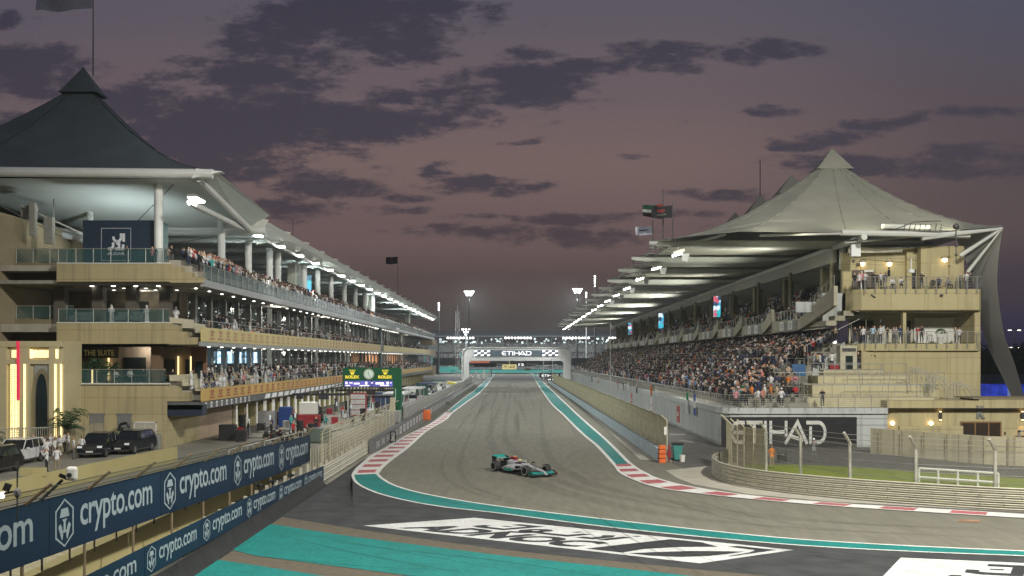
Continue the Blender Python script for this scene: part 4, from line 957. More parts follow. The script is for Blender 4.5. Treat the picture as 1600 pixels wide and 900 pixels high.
# rails
def rail(pts, h, parent, step=1.7, r=.03, rails=(1.,), name='handrail', mat=steel, post=None):
    m = MB(); P_ = [Vector(p) for p in pts]
    for f in rails: m.path([p+Vector((0,0,h*f)) for p in P_], r if f == rails[0] else r*.5, 5)
    for a, b in zip(P_, P_[1:]):
        n = max(1, round((b-a).length/step))
        for k in range(n+1): q = a.lerp(b, k/n); m.tube(q-Vector((0,0,.25)), q+Vector((0,0,h)), post or r, 5)
    return g(m, name, mat, parent)
rr_ = (1., .82, .66, .5, .34, .18)
rail([(x, y, 3.4) for x, y in out[:5]], 1.15, gs, rails=rr_, step=1.5)
rail([(17.9, 90.5, 3.4), (17.9, 150, 3.4)], 1.15, gs, step=.8, rails=(1., .6), r=.028)
rail([(17.9, 150, 3.4), (17.9, GE, 3.4)], 1.15, gs, step=2.2, rails=(1., .55), r=.04)
g(MB().box((17.88, 130, 3.5), (17.92, GE, 4.5)), 'rail_mesh', M('rail_mesh', (.22,.22,.19), .6, alpha=.45))
for x0, x1, z, y in ((26, 38.6, 4.2, 91.8), (27, 39.6, 5.25, 94.2), (28, 37, 6.05, 96.5), (24, 28.5, 5.2, 94.2)):
    rail([(x0, y, z), (x1, y, z)], 1.2, gs, rails=(1.,), step=2.3)
for x, z in ((37.0, 5.3), (38.8, 4.6), (41, 3.9)):
    m = MB()
    for dy in (0, 1.3):
        pts = [(x-1.0, 92.6+dy, z), (x-1.0, 92.6+dy, z+1.5), (x+.1, 92.5+dy, z+1.1), (x+.6, 92.4+dy, z+.2), (x+.6, 92.4+dy, z-.8)]
        m.path(pts, .035, 5); m.path([(p[0]+.3, p[1], p[2]+.15) for p in pts], .03, 5)
    g(m, 'stair_rail', steel)
for k in (1, 3, 5, 7): rail([(26.2, YS(k)+.1, LT[k][1]), (22.4+.8*k, YS(k)+.1, LT[k][1])], 1.0, gs, step=1.0, r=.022)
rail([(26.2, 91.4, 3.8), (26.2, 98.6, 6.7)], 1.0, gs, step=1.0, r=.025); rail([(23.0, 91.4, 3.8), (26.0, 97.5, 6.3)], 1.0, gs, step=1.0, r=.025)
for x0, x1, z, y in ((30, 38, 4.2, 92.9), (31, 39, 5.25, 95.2), (29.5, 36, 6.05, 97.6)): rail([(x0, y, z), (x1, y, z)], 1.05, gs, rails=(1.,.5), step=1.15, r=.022)
for y in (100.5, 104.5): rail([(24.5, y, 5.8), (36.0, y, 11.5)], 1.1, gs, step=1.6)
for k in range(2):
    m = MB(); m.add([(26+k*.4,100.1+4.0*k,5.2),(36.2,100.1+4*k,10.9),(36.2,100.1+4*k,9.2),(27,100.1+4*k,3.7)], [(0,1,2,3)]); g(m, 'stair_stringer', conc_g, thick=.2)
for k in range(9):
    y = 112+16*k; rail([(27.5, y, 7.6), (31.3, y, 9.6)], 1.1, gs, step=1.4, r=.04)
# mid-height rail lines through the lower tier
rail([(27.4, 108, 7.3), (27.4, 220, 7.3)], 1.2, gs, step=3.2, rails=(1.,)); 
rail([(21.5, 101, 4.2), (25.5, 101, 6.2)], 1.0, gs)
# upper tier: saw-tooth bays
SP = 15.75; bays = [106+SP*k for k in range(0, 15)]
ut = M('upper_tier_concrete', (.36,.34,.26), .85, dirt=.2); tileA = M('tile_white', (.60,.60,.57), .6); tileB = M('tile_grey', (.22,.22,.21), .6)
for k, y in enumerate(bays):
    y0 = y-2.5; y1 = min(y+SP-2.6, GE)
    if y0 > GE-8: break
    z0, z1 = 10.7, 11.9
    m = MB()
    # front parapet; its near end climbs the stair beside the bay
    cy_ = y0-7.5 if k == 0 else y0; cz_ = 2.6 if k == 0 else 1.5
    m.prism([(30, cy_, z0+cz_*.75), (30, y0+4.2, z0), (30, y1, z0), (30, y1, z1), (30, y0+4.2, z1), (30, cy_, z1+cz_)], (.35,0,0))
    g(m, 'bay_parapet', ut)
    m = MB(); m2 = MB()
    for j in range(4):
        a = y0+5.0+j*1.75; (m if j % 2 else m2).box((29.95, a, z0+.08), (29.99, a+1.7, z1-.12))
    tl = g(m, 'white_tile_banner', tileA); g(m2, 'grey_tile_banner', tileB, tl)
    if k < 8:
        m = MB()
        for j in range(4):
            a = y0+5.0+j*1.75; fn = quad_fn((29.94, a+1.45, z0+.1), (29.94, a+.25, z0+.1), (29.94, a+1.45, z1-.14), (29.94, a+.25, z1-.14)); put(m, text_geo('YAS', .02), sub(fn, .1, .9, .5, .75)); m.poly([fn(.1,.3), fn(.9,.3), fn(.9,.38), fn(.1,.38)])
        g(m, 'tile_lettering', M('tile_print', (.12,.12,.12), .6), tl)
    if k < 7: rail([(30.1, cy_+.2, z1+cz_), (30.1, y0+4.2, z1), (30.1, y1, z1)], 1.0, gs, step=1.3, rails=(1.,), r=.03)
UT = [(30.9+.85*k, 11.4+.48*k) for k in range(8)]
m = MB()
for x, z in UT: m.box((x-.4, 100, z-.5), (x+.6, GE-4, z))
m.add([(30.2,100,10.6),(38,100,13.9),(38,GE-4,13.9),(30.2,GE-4,10.6)], [(0,1,2,3)]); g(m, 'upper_tier_step', ut)
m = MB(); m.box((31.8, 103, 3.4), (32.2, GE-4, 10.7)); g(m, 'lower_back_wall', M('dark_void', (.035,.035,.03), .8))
m = MB()
for k in range(120):
    y = random.uniform(100, 300); m.box((31.6, y, 9.2), (31.75, y+random.uniform(.2,.9), 9.2+random.uniform(.08,.25)))
g(m, 'concourse_light_row', M('interior_glow', (.9,.95,.9)))
# back of the upper tier: piers, gantry beam, lit concourse
m = MB(); m.box((38.2, 106, 13.6), (38.5, GE, 20)); g(m, 'rear_wall', M('stand_rear', (.20,.20,.17), .8))
m = MB(); m.box((33.0, 106, 17.6), (33.4, GE, 18.9)); m.add([(33.4,106,17.6),(38.2,106,16.2),(38.2,GE,16.2),(33.4,GE,17.6)], [(0,1,2,3)]); g(m, 'bulkhead', M('bulkhead', (.30,.30,.27), .7))
for k, y in enumerate(bays): 
    if y < GE-6: g(MB().box((33.5, y+5, 13.0), (34.6, y+6.2, 17.7)).tube((32.6, y-1.0, 12.4), (32.6, y-1.0, 17.8), .22, 8), 'pier', M('pier_olive', (.14,.13,.08), .8))
vid = video_mat()
for y in (163, 225, 285): g(MB().box((31.8, y, 14.3), (32.9, y+.2, 17.6)), 'video_screen', vid)
# roof: fish-belly white beams, thin deck, lamps
deck = M('deck_sheet', (.42,.41,.35), .7, var=.1, scale=.4)
lampk = 0
for k in range(16):
    y = 106+SP*k
    if y > GE+4: break
    zt = 19.75 if k < 3 else 19.6; zt -= .05*k
    m = MB(); secs = []
    for j in range(13):
        t = j/12; x = 14.0+(33.4+ (9 if k == 0 else 0) -14.0)*t; b = .18+.75*math.sin(math.pi*min(1, .12+t*1.1))**.8 if t < .8 else .6
        b = .16+.62*math.sin(math.pi*min(.97, .06+t*.94))**.7; w = .12+.42*math.sin(math.pi*min(.97, .06+t*.94))
        secs.append([(x, y-w, zt), (x, y-w*.8, zt-b*.5), (x, y, zt-b), (x, y+w*.8, zt-b*.5), (x, y+w, zt), (x, y, zt+.12)])
    m.grid([s+[s[0]] for s in secs]); m.poly(secs[0]); m.poly(secs[-1]); g(m, 'roof_beam', memb, smooth=True)
    if y+SP < GE+10:
        m = MB(); m.box((17.0, y+.9, zt+.15), (38, y+SP-.9, zt+.28)); g(m, 'roof_deck', deck)
        m = MB()
        for x in (15.2, 16.4): m.tube((x, y, zt+.05), (x+.2, y+SP, zt), .07, 5)
        for j in range(5): m.tube((14.6+j*.25, y+2.5*j+1.4, zt+.02), (18.5, y+2.5*j+3.6, zt+.14), .05, 4)
        g(m, 'edge_purlin', steel)
    h = g(MB().bx((17.0, y, zt-1.05), (1.2, 1.3, .3), ry=-.3).tube((17.0,y,zt-.9),(17.2,y,zt-.1),.08,6), 'lamp_housing', steel)
    g(MB().bx((16.9, y-.05, zt-1.3), (.95, .75, .18), ry=-.3), 'lamp', lampw, h)
    g(MB().add([(17.3,y-.6,zt-1.3),(18.1,y-.5,zt-1.2),(17.9,y-.5,zt-2.1),(17.4,y-.6,zt-2.0)], [(0,1,2,3)]), 'reflector', white, h, thick=.08)
m = MB(); m.tube((33.2, 97, 19.2), (33.2, GE, 18.4), .3, 8); g(m, 'rear_beam', memb)
# end-bay struts, first roof bay between tent and tower
m = MB()
for a, b, r in (((25,104,20.2),(31,97,19.5),.12), ((31,97,19.6),(44,99,19.6),.3), ((34,106,19.8),(34,106,16.9),.35), ((21.5,104,20.3),(18.5,107,19.7),.14), ((36,100,20.6),(41,101,20.6),.25)):
    m.tube(a, b, r, 8)
g(m, 'roof_strut', memb)
m = MB(); m.bx((33.0, 99, 18.3), (.9,.5,1.5)); g(m, 'hanging_cabinet', white)
m = MB(); m.cyl((37.8, 97.4, 16.0), (0,0,1), .3, .3); m.tube((37.8,97.4,16),(37.8,97.4,17.2),.05,5); g(m, 'camera_dome', white)
m = MB()
for k in range(8): m.tube((37.3+k*.5, 98, 19.9), (37.6+k*.5, 98.4, 20.6), .04, 4)
m.path([(36.6,98,20.1),(38.5,98.3,20.8),(41,98.3,20.9)], .06, 4); m.path([(37,98,19.8),(41,98,19.9)], .06, 4); g(m, 'walkway_rail', dsteel)
# tensile canopies over the first bays
tR = M('canopy_cream', (.38,.385,.335), .65, var=.12, scale=.3, dirt=.25, translucent=.25)
tents = []
for k in range(4):
    dy = 16.3*k; y0 = 98.5+dy; y1 = y0+16
    m = MB(); cn = [(15.0, y0+6, 19.9), (22, y0+2.5, 20.2), (36, y0, 19.75), (43, y0+.4, 20.1), (47.3, y0+.8, 20.5), (47.3, y1, 20.3), (15.0, y1, 20.0)]
    px, py = 35.4, 114+dy*1.02
    tent(m, (px, py, 30.3), cn, .085, curve=1.55)
    t = g(m, 'tensile_canopy', [tR, M('seam_grey', (.33,.335,.29), .7)], smooth=True)
    m = MB(); c2 = [Vector((px+sx*1.95, py+sy*1.4, 28.65)) for sx, sy in ((-1,-1),(1,-1),(1,1),(-1,1))]
    m.add(c2+[Vector((px,py,31.1)) ], [(0,1,4),(1,2,4),(2,3,4),(3,0,4)]); m.path(c2+[c2[0]], .07, 5); g(m, 'peak_cap', tR, t)
    if k == 2: g(MB().tube((px,py,31),(px,py,36.2),.07,5), 'peak_spike', dsteel, t)
# sail sweeping down behind the tower
m = MB()
Lp = [at(1490,368,104), at(1505,395,104), at(1520,440,104), at(1532,500,104), at(1545,545,104), at(1572,600,104), at(1592,640,104)]
Rp = [at(1567,357,99), at(1561,395,99), at(1558,440,99), at(1562,480,99), at(1570,525,99), at(1586,570,99), at(1606,640,99)]
Lp = resample(smooth_pts(Lp), 25); Rp = resample(smooth_pts(Rp), 25); rows = []
for a, b in zip(Lp, Rp): rows.append([a.lerp(b, t)+Vector((0, 1.2*math.sin(math.pi*t), 0)) for t in (0,.2,.4,.6,.8,1)])
m.grid(rows); g(m, 'sail_membrane', M('sail_white', (.50,.50,.46), .7, var=.05, scale=.2, translucent=.3), smooth=True)
m = MB(); tip = at(1566,357,98.5)
for q, r in ((at(1500,400,99),.22), (at(1512,425,100),.18), (at(1320,378,98.5),.2), (at(1440,372,98.5),.28)): m.tube(q, tip, r, 8, r*.5)
g(m, 'sail_strut', memb)
m = MB(); m.tube(at(1494,352,98), at(1494,412,98), .05, 5); m.ball(at(1494,354,98), .35)
for v in (384,398): m.ball(at(1494,v,98), .16)
g(m, 'mast_fitting', dsteel)
# ================================================================ corner tower with balconies
YT = 99.0
tw = thing('corner_tower', 'cream rendered tower with two open balconies of people beside the covered grandstand', 'building', (39, YT, 0))
def tg(mb, name, mat, parent=tw, **kw): return mb.build(name, mat, parent, **kw)
def tx(u): return (u-VPX)/F*YT
def tz(v): return CAMZ-(v-HOR)/F*YT
cr = M('tower_cream', (.43,.375,.21), .8, var=.05, scale=.4, dirt=.15, joint=(3.2,1.55))
def curved(x0, x1, y, z0, z1, name, mat=cr, inset=.4):
    c = [(x0-1.2, y+2.2), (x0-.9, y+1.0), (x0-.3, y+.3), (x0+.6, y), (x1-.3, y), (x1, y+.3), (x1, y+2)]
    m = MB(); m.strip([Vector((x,yy,z0)) for x,yy in c], [Vector((x,yy,z1)) for x,yy in c]); m.poly([Vector((x,yy,z1)) for x,yy in c]); m.poly([Vector((x,yy,z0)) for x,yy in c]); return tg(m, name, mat, thick=0)
c = [(tx(1333), YT+3), (tx(1338), YT+.6), (tx(1352), YT), (tx(1532), YT), (tx(1532), YT+6)]
tg(MB().box((tx(1346), YT, 0), (tx(1532), YT+6, tz(538))), 'wall', cr)
curved(tx(1350), tx(1531), YT-.5, tz(485), tz(452), 'balcony_band'); curved(tx(1350), tx(1531), YT-.3, tz(548), tz(537), 'balcony_band')
tg(MB().box((tx(1346), YT+3.6, tz(540)), (tx(1532), YT+4, tz(380))), 'back_wall', M('wall_pale', (.60,.57,.45), .8))
tg(MB().box((tx(1332), YT+3.0, tz(486)), (tx(1452), YT+3.55, tz(390))), 'upper_wall', cr)
tg(MB().box((tx(1448), YT+1.4, tz(455)), (tx(1516), YT+3.5, tz(382))).box((tx(1432), YT+2.4, tz(455)), (tx(1448), YT+3.5, tz(384))), 'upper_wall', cr)
tg(MB().box((tx(1340), YT+.2, tz(453.5)), (tx(1528), YT+3.5, tz(452.5))).box((tx(1340), YT+.2, tz(487)), (tx(1528), YT+3.5, tz(485))), 'balcony_slab', conc)
tg(MB().box((tx(1411), YT, tz(537)), (tx(1416), YT+.5, tz(485))), 'pillar', cr)
tg(MB().box((tx(1523), YT+.02, tz(537)), (tx(1532), YT+3, tz(485))), 'side_wall', cr)
tg(MB().box((tx(1348), YT+3.4, tz(537)), (tx(1384), YT+3.55, tz(499))).box((tx(1347), YT+2.9, tz(452)), (tx(1383), YT+2.98, tz(418))), 'dark_doorway', M('doorway_brown', (.09,.07,.05), .6))
tg(MB().box((tx(1440), YT+2.3, tz(452)), (tx(1446), YT+2.38, tz(418))).box((tx(1438), YT+3.5, tz(537)), (tx(1445), YT+3.55, tz(499))), 'narrow_doorway', black)
tg(MB().box((tx(1360), YT+2.8, tz(452)), (tx(1363), YT+2.9, tz(420))).box((tx(1366), YT+2.8, tz(421)), (tx(1381), YT+2.9, tz(418))), 'door_frame', wallw)
tg(MB().box((tx(1449), YT+3.3, tz(535)), (tx(1513), YT+3.55, tz(494))), 'white_panel', wallw)
def trail(x0, x1, y, z, name='balcony_rail'):
    m = MB()
    for f in (1.15,.95,.8,.65,.5,.35,.2): m.tube((x0, y, z+f), (x1, y, z+f), .035 if f > 1 else .012, 5)
    x = x0; 
    while x <= x1+.1: m.tube((x, y, z-.45), (x, y, z+1.15), .045, 5); x += .98
    tg(m, name, steel)
trail(tx(1348), tx(1530), YT-.65, tz(452)); trail(tx(1350), tx(1530), YT-.45, tz(537))
for u, v, yy in ((1363,408,2.9), (1406,408,2.9), (1484,404,1.3)):
    l = tg(MB().ball((tx(u), YT+yy-.15, tz(v)), .27), 'wall_lamp', lampwarm); tg(MB().cyl((tx(u), YT+yy-.12, tz(v-3.2)), (0,0,1), .3, .12, 12), 'lamp_hood', dsteel, l)
m = MB(); m.tube((tx(1362), YT+2.9, tz(400)), (tx(1485), YT+1.35, tz(400)), .03, 4); m.bx((tx(1357),YT+2.8,tz(409)), (.35,.3,.22)); m.bx((tx(1349),YT+2.8,tz(403)), (.2,.2,.25)); m.bx((tx(1467),YT-.6,tz(462)), (.25,.25,.2)); m.bx((tx(1361),YT-.6,tz(463)), (.5,.1,.12), ry=.6); tg(m, 'conduit', dsteel)
# lift lobby box beside the tower, landing
m = MB(); m.box((tx(1312), YT-.2, tz(592)), (tx(1338), YT+1, tz(540))); lb = tg(m, 'lift_lobby', M('lobby_pale', (.42,.40,.30), .7))
tg(MB().box((tx(1320), YT-.3, tz(590)), (tx(1331), YT-.2, tz(556))), 'lobby_door', glassd, lb)
tg(MB().box((tx(1315), YT-.28, tz(549)), (tx(1336), YT-.21, tz(544))), 'lobby_vent', dsteel, lb)
tg(MB().box((tx(1300), YT+3, tz(500)), (tx(1336), YT+4, tz(455))).box((tx(1262), YT+4, tz(485)), (tx(1336), YT+4.5, tz(468))), 'link_wall', conc_g)
# low building with door, sconces and letter K
YK = 90.0
def kx(u): return (u-VPX)/F*YK
def kz(v): return CAMZ-(v-HOR)/F*YK
kb = thing('gate_building', 'low cream building with brown door, a large grey letter K and warm wall lights', 'building', (kx(1480), YK, 0))
def kg(mb, name, mat, parent=kb, **kw): return mb.build(name, mat, parent, **kw)
kg(MB().box((kx(1386), YK, 0), (kx(1530), YK+8, kz(626))).box((kx(1530), YK+.01, 0), (kx(1760), YK+4, kz(623.5))), 'wall', cr)
kg(MB().box((kx(1520), YK-.06, kz(623.5)), (kx(1760), YK+4.1, kz(621.5))), 'coping', beige_d)
d = kg(MB().box((kx(1500), YK-.06, 0), (kx(1564), YK+.02, kz(659))), 'door', M('door_dark', (.035,.025,.018), .35))
m = MB()
for u in (1500, 1522, 1543, 1562): m.box((kx(u), YK-.1, 0), (kx(u)+.12, YK-.05, kz(659)))
m.box((kx(1500), YK-.11, kz(661)), (kx(1564), YK-.04, kz(658.5))); kg(m, 'door_frame', M('brown_frame', (.20,.11,.05), .5), d)
kg(MB().box((kx(1518), YK-.13, kz(694)), (kx(1529), YK-.1, kz(680.5))), 'notice', M('notice', (.42,.48,.42), .6), d)
m = MB(); fn = quad_fn((kx(1525.5), YK-.07, kz(654)), (kx(1538.5), YK-.07, kz(654)), (kx(1525.5), YK-.07, kz(634)), (kx(1538.5), YK-.07, kz(634)))
put(m, text_geo('K', .05), fn); kg(m, 'letter', M('letter_grey', (.20,.21,.20), .5, .3), thick=.1)
for u in (1468, 1596):
    b = kg(MB().box((kx(u)-.12, YK-.3, kz(652)), (kx(u)+.12, YK-.02, kz(647))).tube((kx(u),YK-.2,kz(655)),(kx(u),YK-.2,kz(644)),.12,8), 'wall_sconce', dsteel)
    kg(MB().cyl((kx(u), YK-.2, kz(656)), (0,0,1), .09, .04, 10).cyl((kx(u), YK-.2, kz(643)), (0,0,1), .09, .04, 10), 'bulb', lampwarm, b)
    for dz, tgt in ((kz(656)-.1, -1), (kz(643)+.1, 1)):
        spot('sconce_light', (kx(u), YK-.42, dz), (kx(u), YK+.05, dz+tgt*2.2), 45, 75, .05, (1,.55,.22))
for u in (1393, 1453): kg(MB().ball((kx(u), YK-.25, kz(661)), .2), 'wall_lamp', lampwarm)
kg(MB().box((kx(1583), YK-1, 0), (kx(1586), YK-.8, kz(672))).box((kx(1583), YK-1, kz(674)), (kx(1625), YK-.8, kz(671))).box((kx(1596), YK-1, 0), (kx(1602), YK-.8, kz(674))).box((kx(1586), YK-.7, 0), (kx(1596), YK-.6, kz(684))), 'steel_portal', steel)
kg(MB().box((kx(1569), YK-.05, kz(679)), (kx(1571), YK, kz(675))), 'door_buzzer', black)
# ================================================================ big airline banner on the stand's end wall
bn = MB().box((at(1127,0,88.8).x, 88.76, .02), (at(1338.5,0,88.8).x, 88.82, 2.62)).build('airline_banner', black, None)
tag(bn, 'long black banner with wide silver airline lettering on the grey grandstand end wall', 'banner')
fn = quad_fn((at(1141,0,88.8).x, 88.74, .28), (at(1291,0,88.8).x, 88.74, .28), (at(1141,0,88.8).x, 88.74, 2.3), (at(1291,0,88.8).x, 88.74, 2.3))
m = MB(); airline_word(m, fn); o = m.build('banner_lettering', M('silver_letter', (.52,.52,.49), .5)); o.parent = bn
# red framed signs and flags hung on the wall towards the track
for i, (u, v, w_, h_) in enumerate(((987.5, 624, 1.6, 1.9), (1061, 647, 1.9, 1.8))):
    Y = 18.1*F/(u-VPX); z = CAMZ-(v-HOR)/F*Y
    b = tag(MB().box((17.98, Y-w_/2, z-h_/2), (18.03, Y+w_/2, z+h_/2)).build('wall_sign', M('sign_red', (.42,.08,.07), .5)), ('far', 'near')[i]+' red square sign on the grey wall below the right-hand crowd', 'sign', 'red signs on the grandstand wall')
    m = MB(); q = quad_fn((17.965, Y+w_*.35, z-.2), (17.965, Y-w_*.35, z-.2), (17.965, Y+w_*.35, z+.25), (17.965, Y-w_*.35, z+.25)); m.poly([q(0,0), q(1,0), q(1,.35), q(0,.35)]); m.poly([q(.1,.55), q(.9,.55), q(.9,1), q(.1,1)])
    o = m.build('sign_marking', white_p); o.parent = b
Y = 18.1*F/(1019-VPX); b = tag(MB().box((17.98, Y-.7, .9), (18.03, Y+.7, 2.5)).build('wall_sign', wallw), 'tall white notice board on the grey grandstand wall', 'sign')
o = MB().box((17.965, Y-.4, 1.4), (17.975, Y+.4, 1.7)).build('sign_marking', M('sign_red', (.4,.1,.1))); o.parent = b
hang = [(1074,630,'green and white',(.03,.28,.12),(.6,.6,.6)), (1085.5,632,'blue and white checked',(.08,.12,.35),(.6,.6,.6)), (982,604,'white',(.6,.6,.6),(.6,.6,.6)), (995,607,'white and black',(.6,.6,.6),(.03,.03,.03)), (974,604,'dark grey',(.05,.05,.05),(.3,.3,.3)), (1018,610,'orange',(.6,.15,.03),(.6,.15,.03)), (935,594,'white and red',(.6,.6,.6),(.5,.1,.08)), (925,592,'black',(.02,.02,.02),(.02,.02,.02)), (914,589,'blue',(.1,.2,.5),(.6,.6,.6)), (903,586,'white and green',(.6,.6,.6),(.05,.3,.1)), (965,601,'red',(.4,.05,.05),(.5,.5,.5))]
for i, (u, v, nm, c1, c2) in enumerate(hang):
    Y = 17.8*F/(u-VPX); z = CAMZ-(v-HOR)/F*Y; h = 1.3 if u < 1070 else 2.1; w_ = .45 if u < 1070 else .4
    A = [[Vector((17.78+.06*math.sin(j*2.1+i), Y-w_+w_*2*j/6, zz)) for j in range(7)] for zz in (z+h/2, z+h/6, z-h/6, z-h/2)]
    m = MB(); m.grid(A[:2], 0); m.grid(A[1:3], 1); m.grid(A[2:], 0 if 'check' in nm else 1)
    tag(m.build('hanging_flag', [M('cloth_a_'+nm.replace(' ','_'), c1, .9), M('cloth_b_'+nm.replace(' ','_'), c2, .9)], thick=.02), nm+' flag draped over the grandstand railing above the grey wall', 'flag', 'flags draped over the right railing')

# ================================================================ start arch
YR = 316.0
arch = thing('start_arch', 'rounded silver arch with a lit airline sign spanning the far end of the straight', 'gantry', (.7, YR, 0))
def arr(x0, x1, zt, r, n=8): return [(x0, 0)]+[(x0, zt-r)]+[(x0+r-r*math.cos(R(a)), zt-r+r*math.sin(R(a))) for a in range(10, 90, 10)]+[(x0+r, zt), (x1-r, zt)]+[(x1-r+r*math.sin(R(a)), zt-r+r*math.cos(R(a))) for a in range(10, 90, 10)]+[(x1, zt-r), (x1, 0)]
O = arr(-15.9, 17.4, 10.9, 2.0); I = arr(-13.9, 15.3, 6.95, .9)
m = MB(); n = len(O)
for yy in (YR, YR+3): m.strip([Vector((x,yy,z)) for x,z in O], [Vector((x,yy,z)) for x,z in I])
m.strip([Vector((x,YR,z)) for x,z in O], [Vector((x,YR+3,z)) for x,z in O]); m.strip([Vector((x,YR,z)) for x,z in I], [Vector((x,YR+3,z)) for x,z in I])
m.build('arch_frame', M('arch_silver', (.80,.81,.81), .45, .1, var=.04), arch)
O2 = arr(-15.95, 17.45, 10.95, 2.0); m = MB(); m.path([(x, YR-.1, z) for x, z in O2], .22, 6); m.build('arch_rim', white, arch)
sb = MB().box((at(741,0,YR).x, YR-.3, 8.35), (at(872,0,YR).x, YR-.02, 10.25)).build('sign_board', M('arch_board', (.06,.08,.10), .4, emit=.8), arch)
m = MB(); fn = quad_fn((at(784,0,YR).x, YR-.35, 8.65), (at(830.5,0,YR).x, YR-.35, 8.65), (at(784,0,YR).x, YR-.35, 9.95), (at(830.5,0,YR).x, YR-.35, 9.95)); airline_word(m, fn)
for u0 in (741, 847):
    for i in range(5):
        for j in range(3):
            if (i+j) % 2 == 0:
                s0 = i/5; s1 = (i+1)/5; q = quad_fn((at(u0,0,YR).x, YR-.34, 8.4), (at(u0+25,0,YR).x, YR-.34, 8.4), (at(u0,0,YR).x, YR-.34, 10.2), (at(u0+25,0,YR).x, YR-.34, 10.2))
                m.poly([q(s0, j/3), q(s1-.02, j/3+.04), q(s1, (j+1)/3), q(s0+.02, (j+1)/3-.03)])
m.build('sign_lettering', M('sign_lit_white', (1,1,1), .5, var=0, emit=1.1), sb)
# ---- boards and barriers beyond the arch
def board(name, u0, u1, v0, v1, Y, mat, label, cat, word=None, wm=None, wa=None):
    a, b = at(u0, v1, Y), at(u1, v0, Y)
    o = tag(MB().box((a.x, Y, a.z), (b.x, Y+.3, b.z)).tube(((a.x+b.x)/2,Y+.15,b.z),((a.x+b.x)/2,Y+.15,7.6),.08,6).build(name, mat), label, cat)
    if word or wa:
        fn = quad_fn((a.x+(b.x-a.x)*.1, Y-.05, a.z+(b.z-a.z)*.2), (b.x-(b.x-a.x)*.1, Y-.05, a.z+(b.z-a.z)*.2), (a.x+(b.x-a.x)*.1, Y-.05, a.z+(b.z-a.z)*.8), (b.x-(b.x-a.x)*.1, Y-.05, a.z+(b.z-a.z)*.8)); m = MB()
        (airline_word(m, fn) if wa else put(m, text_geo(word, .03), fn)); l = m.build('board_lettering', wm or white_p); l.parent = o
    return o
lit = M('sign_lit_white', (1,1,1))
tag(MB().box((-40, 506, 4.2), (40, 509, 6.9)).box((-40,505.9,6.9),(40,506,7.9)).box((-39,506,0),(-37,509,4.2)).box((37,506,0),(39,509,4.2)).build('footbridge', M('bridge_grey', (.13,.14,.14), .7)), 'grey footbridge carrying airline boards across the track beyond the arch', 'footbridge')
board('sponsor_board', 740, 775, 567.5, 573.5, 470, black, 'long black board seen through the left half of the arch', 'board')
board('sponsor_board', 732.5, 765, 564, 567.2, 465, M('board_red', (.7,.2,.1), .5, emit=.5), 'glowing red and yellow strip board inside the arch at the left', 'board')
board('sponsor_board', 785, 807, 569.5, 577, 480, M('board_yellow', (.9,.78,.35), .5, emit=.75), 'small bright yellow board hanging over the track under the arch', 'board', 'PIT LANE', M('dull_brown', (.3,.22,.06)))
board('sponsor_board', 775, 786, 566.5, 572, 500, M('board_grey', (.07,.08,.09), .5), 'dark airline board left of the small yellow board', 'board', wa=1, wm=M('board_letter', (.5,.5,.5), emit=.1))
board('sponsor_board', 809, 820, 566.5, 573, 500, M('board_navy', (.015,.02,.07), .5), 'navy board with white mark right of the yellow board', 'board', '12', lit)
board('sponsor_board', 820.5, 844, 566.5, 572.5, 505, M('board_grey', (.07,.08,.09)), 'grey airline board right of the navy board', 'board', wa=1, wm=M('board_letter', (.5,.5,.5)))
board('sponsor_board', 843, 875.5, 584, 589.5, 318, black, 'black airline board beside the right foot of the arch', 'board', wa=1, wm=lit)
board('sponsor_board', 854, 869, 591, 595, 300, black, 'short black number board below the black airline board', 'board', '44 16', lit)
board('sponsor_board', 819, 829, 575, 579, 490, M('beige_board', (.4,.38,.3)), 'small beige board under the arch right of the yellow board', 'board')
tb = MB().box((-34, 545, 0), (34, 546, 1.7)).box((-90, 556, 0), (-30, 557, 3.2)).box((34,556,0),(90,557,3)); tag(tb.build('teal_barrier', M('teal_barrier', (.04,.22,.20), .6, var=.15)), 'teal barrier wall closing the far end of the straight', 'barrier')
# start-light gantry details under the arch (posts and light panels)
m = MB()
for x in (9.5, 12.5): m.tube((x, 330, 0), (x, 330, 7.8), .14, 6)
m.tube((7, 330, 5.2), (14, 330, 5.6), .12, 6); m.tube((4, 330, 2.4), (13, 330, 4.3), .1, 6)
tag(m.build('light_gantry', white), 'white steel gantry of thin posts inside the right side of the arch', 'gantry')
m = MB()
for k in range(9): x = -13.4+k*.62; m.box((x, 300+k*9, .9), (x+.5, 300.4+k*9, 2.4+1.4*((k*7) % 3)/2))
tag(m.build('pit_wall_stand', M('stand_pale', (.6,.6,.58), .5)), 'row of white timing cabinets on the pit wall by the left foot of the arch', 'cabinets')

# ================================================================ far grandstand closing the view
YF = 600.0
fs = thing('far_grandstand', 'wide two-tier grandstand with a row of roof lamps closing the far end of the straight', 'grandstand', (0, YF, 0))
fsm = M('far_concrete', (.17,.175,.17), .85, var=.2, scale=.2)
m = MB()
for k in range(16): m.box((-85, YF+k*1.5, 2.2+.55*k-.8), (85, YF+k*1.5+1.6, 2.2+.55*k))
m.build('lower_tier_step', fsm, fs)
m = MB()
for k in range(9): m.box((-85, YF+26+k*1.5, 13+.65*k-.9), (85, YF+28+k*1.5, 13+.65*k))
m.box((-85, YF+25.5, 11.6), (85, YF+26, 13.6)); m.build('upper_tier_step', fsm, fs)
m = MB(); m.box((-85, YF+20, 20.8), (85, YF+48, 21.4)); m.add([(-85,YF+20,21.4),(85,YF+20,21.4),(85,YF+48,25),(-85,YF+48,25)], [(0,1,2,3)]); m.build('roof', M('far_roof', (.16,.165,.17), .7), fs)
m = MB()
for k in range(12): x = -82+k*15; m.tube((x, YF+24, 3), (x, YF+24, 21), .5, 6)
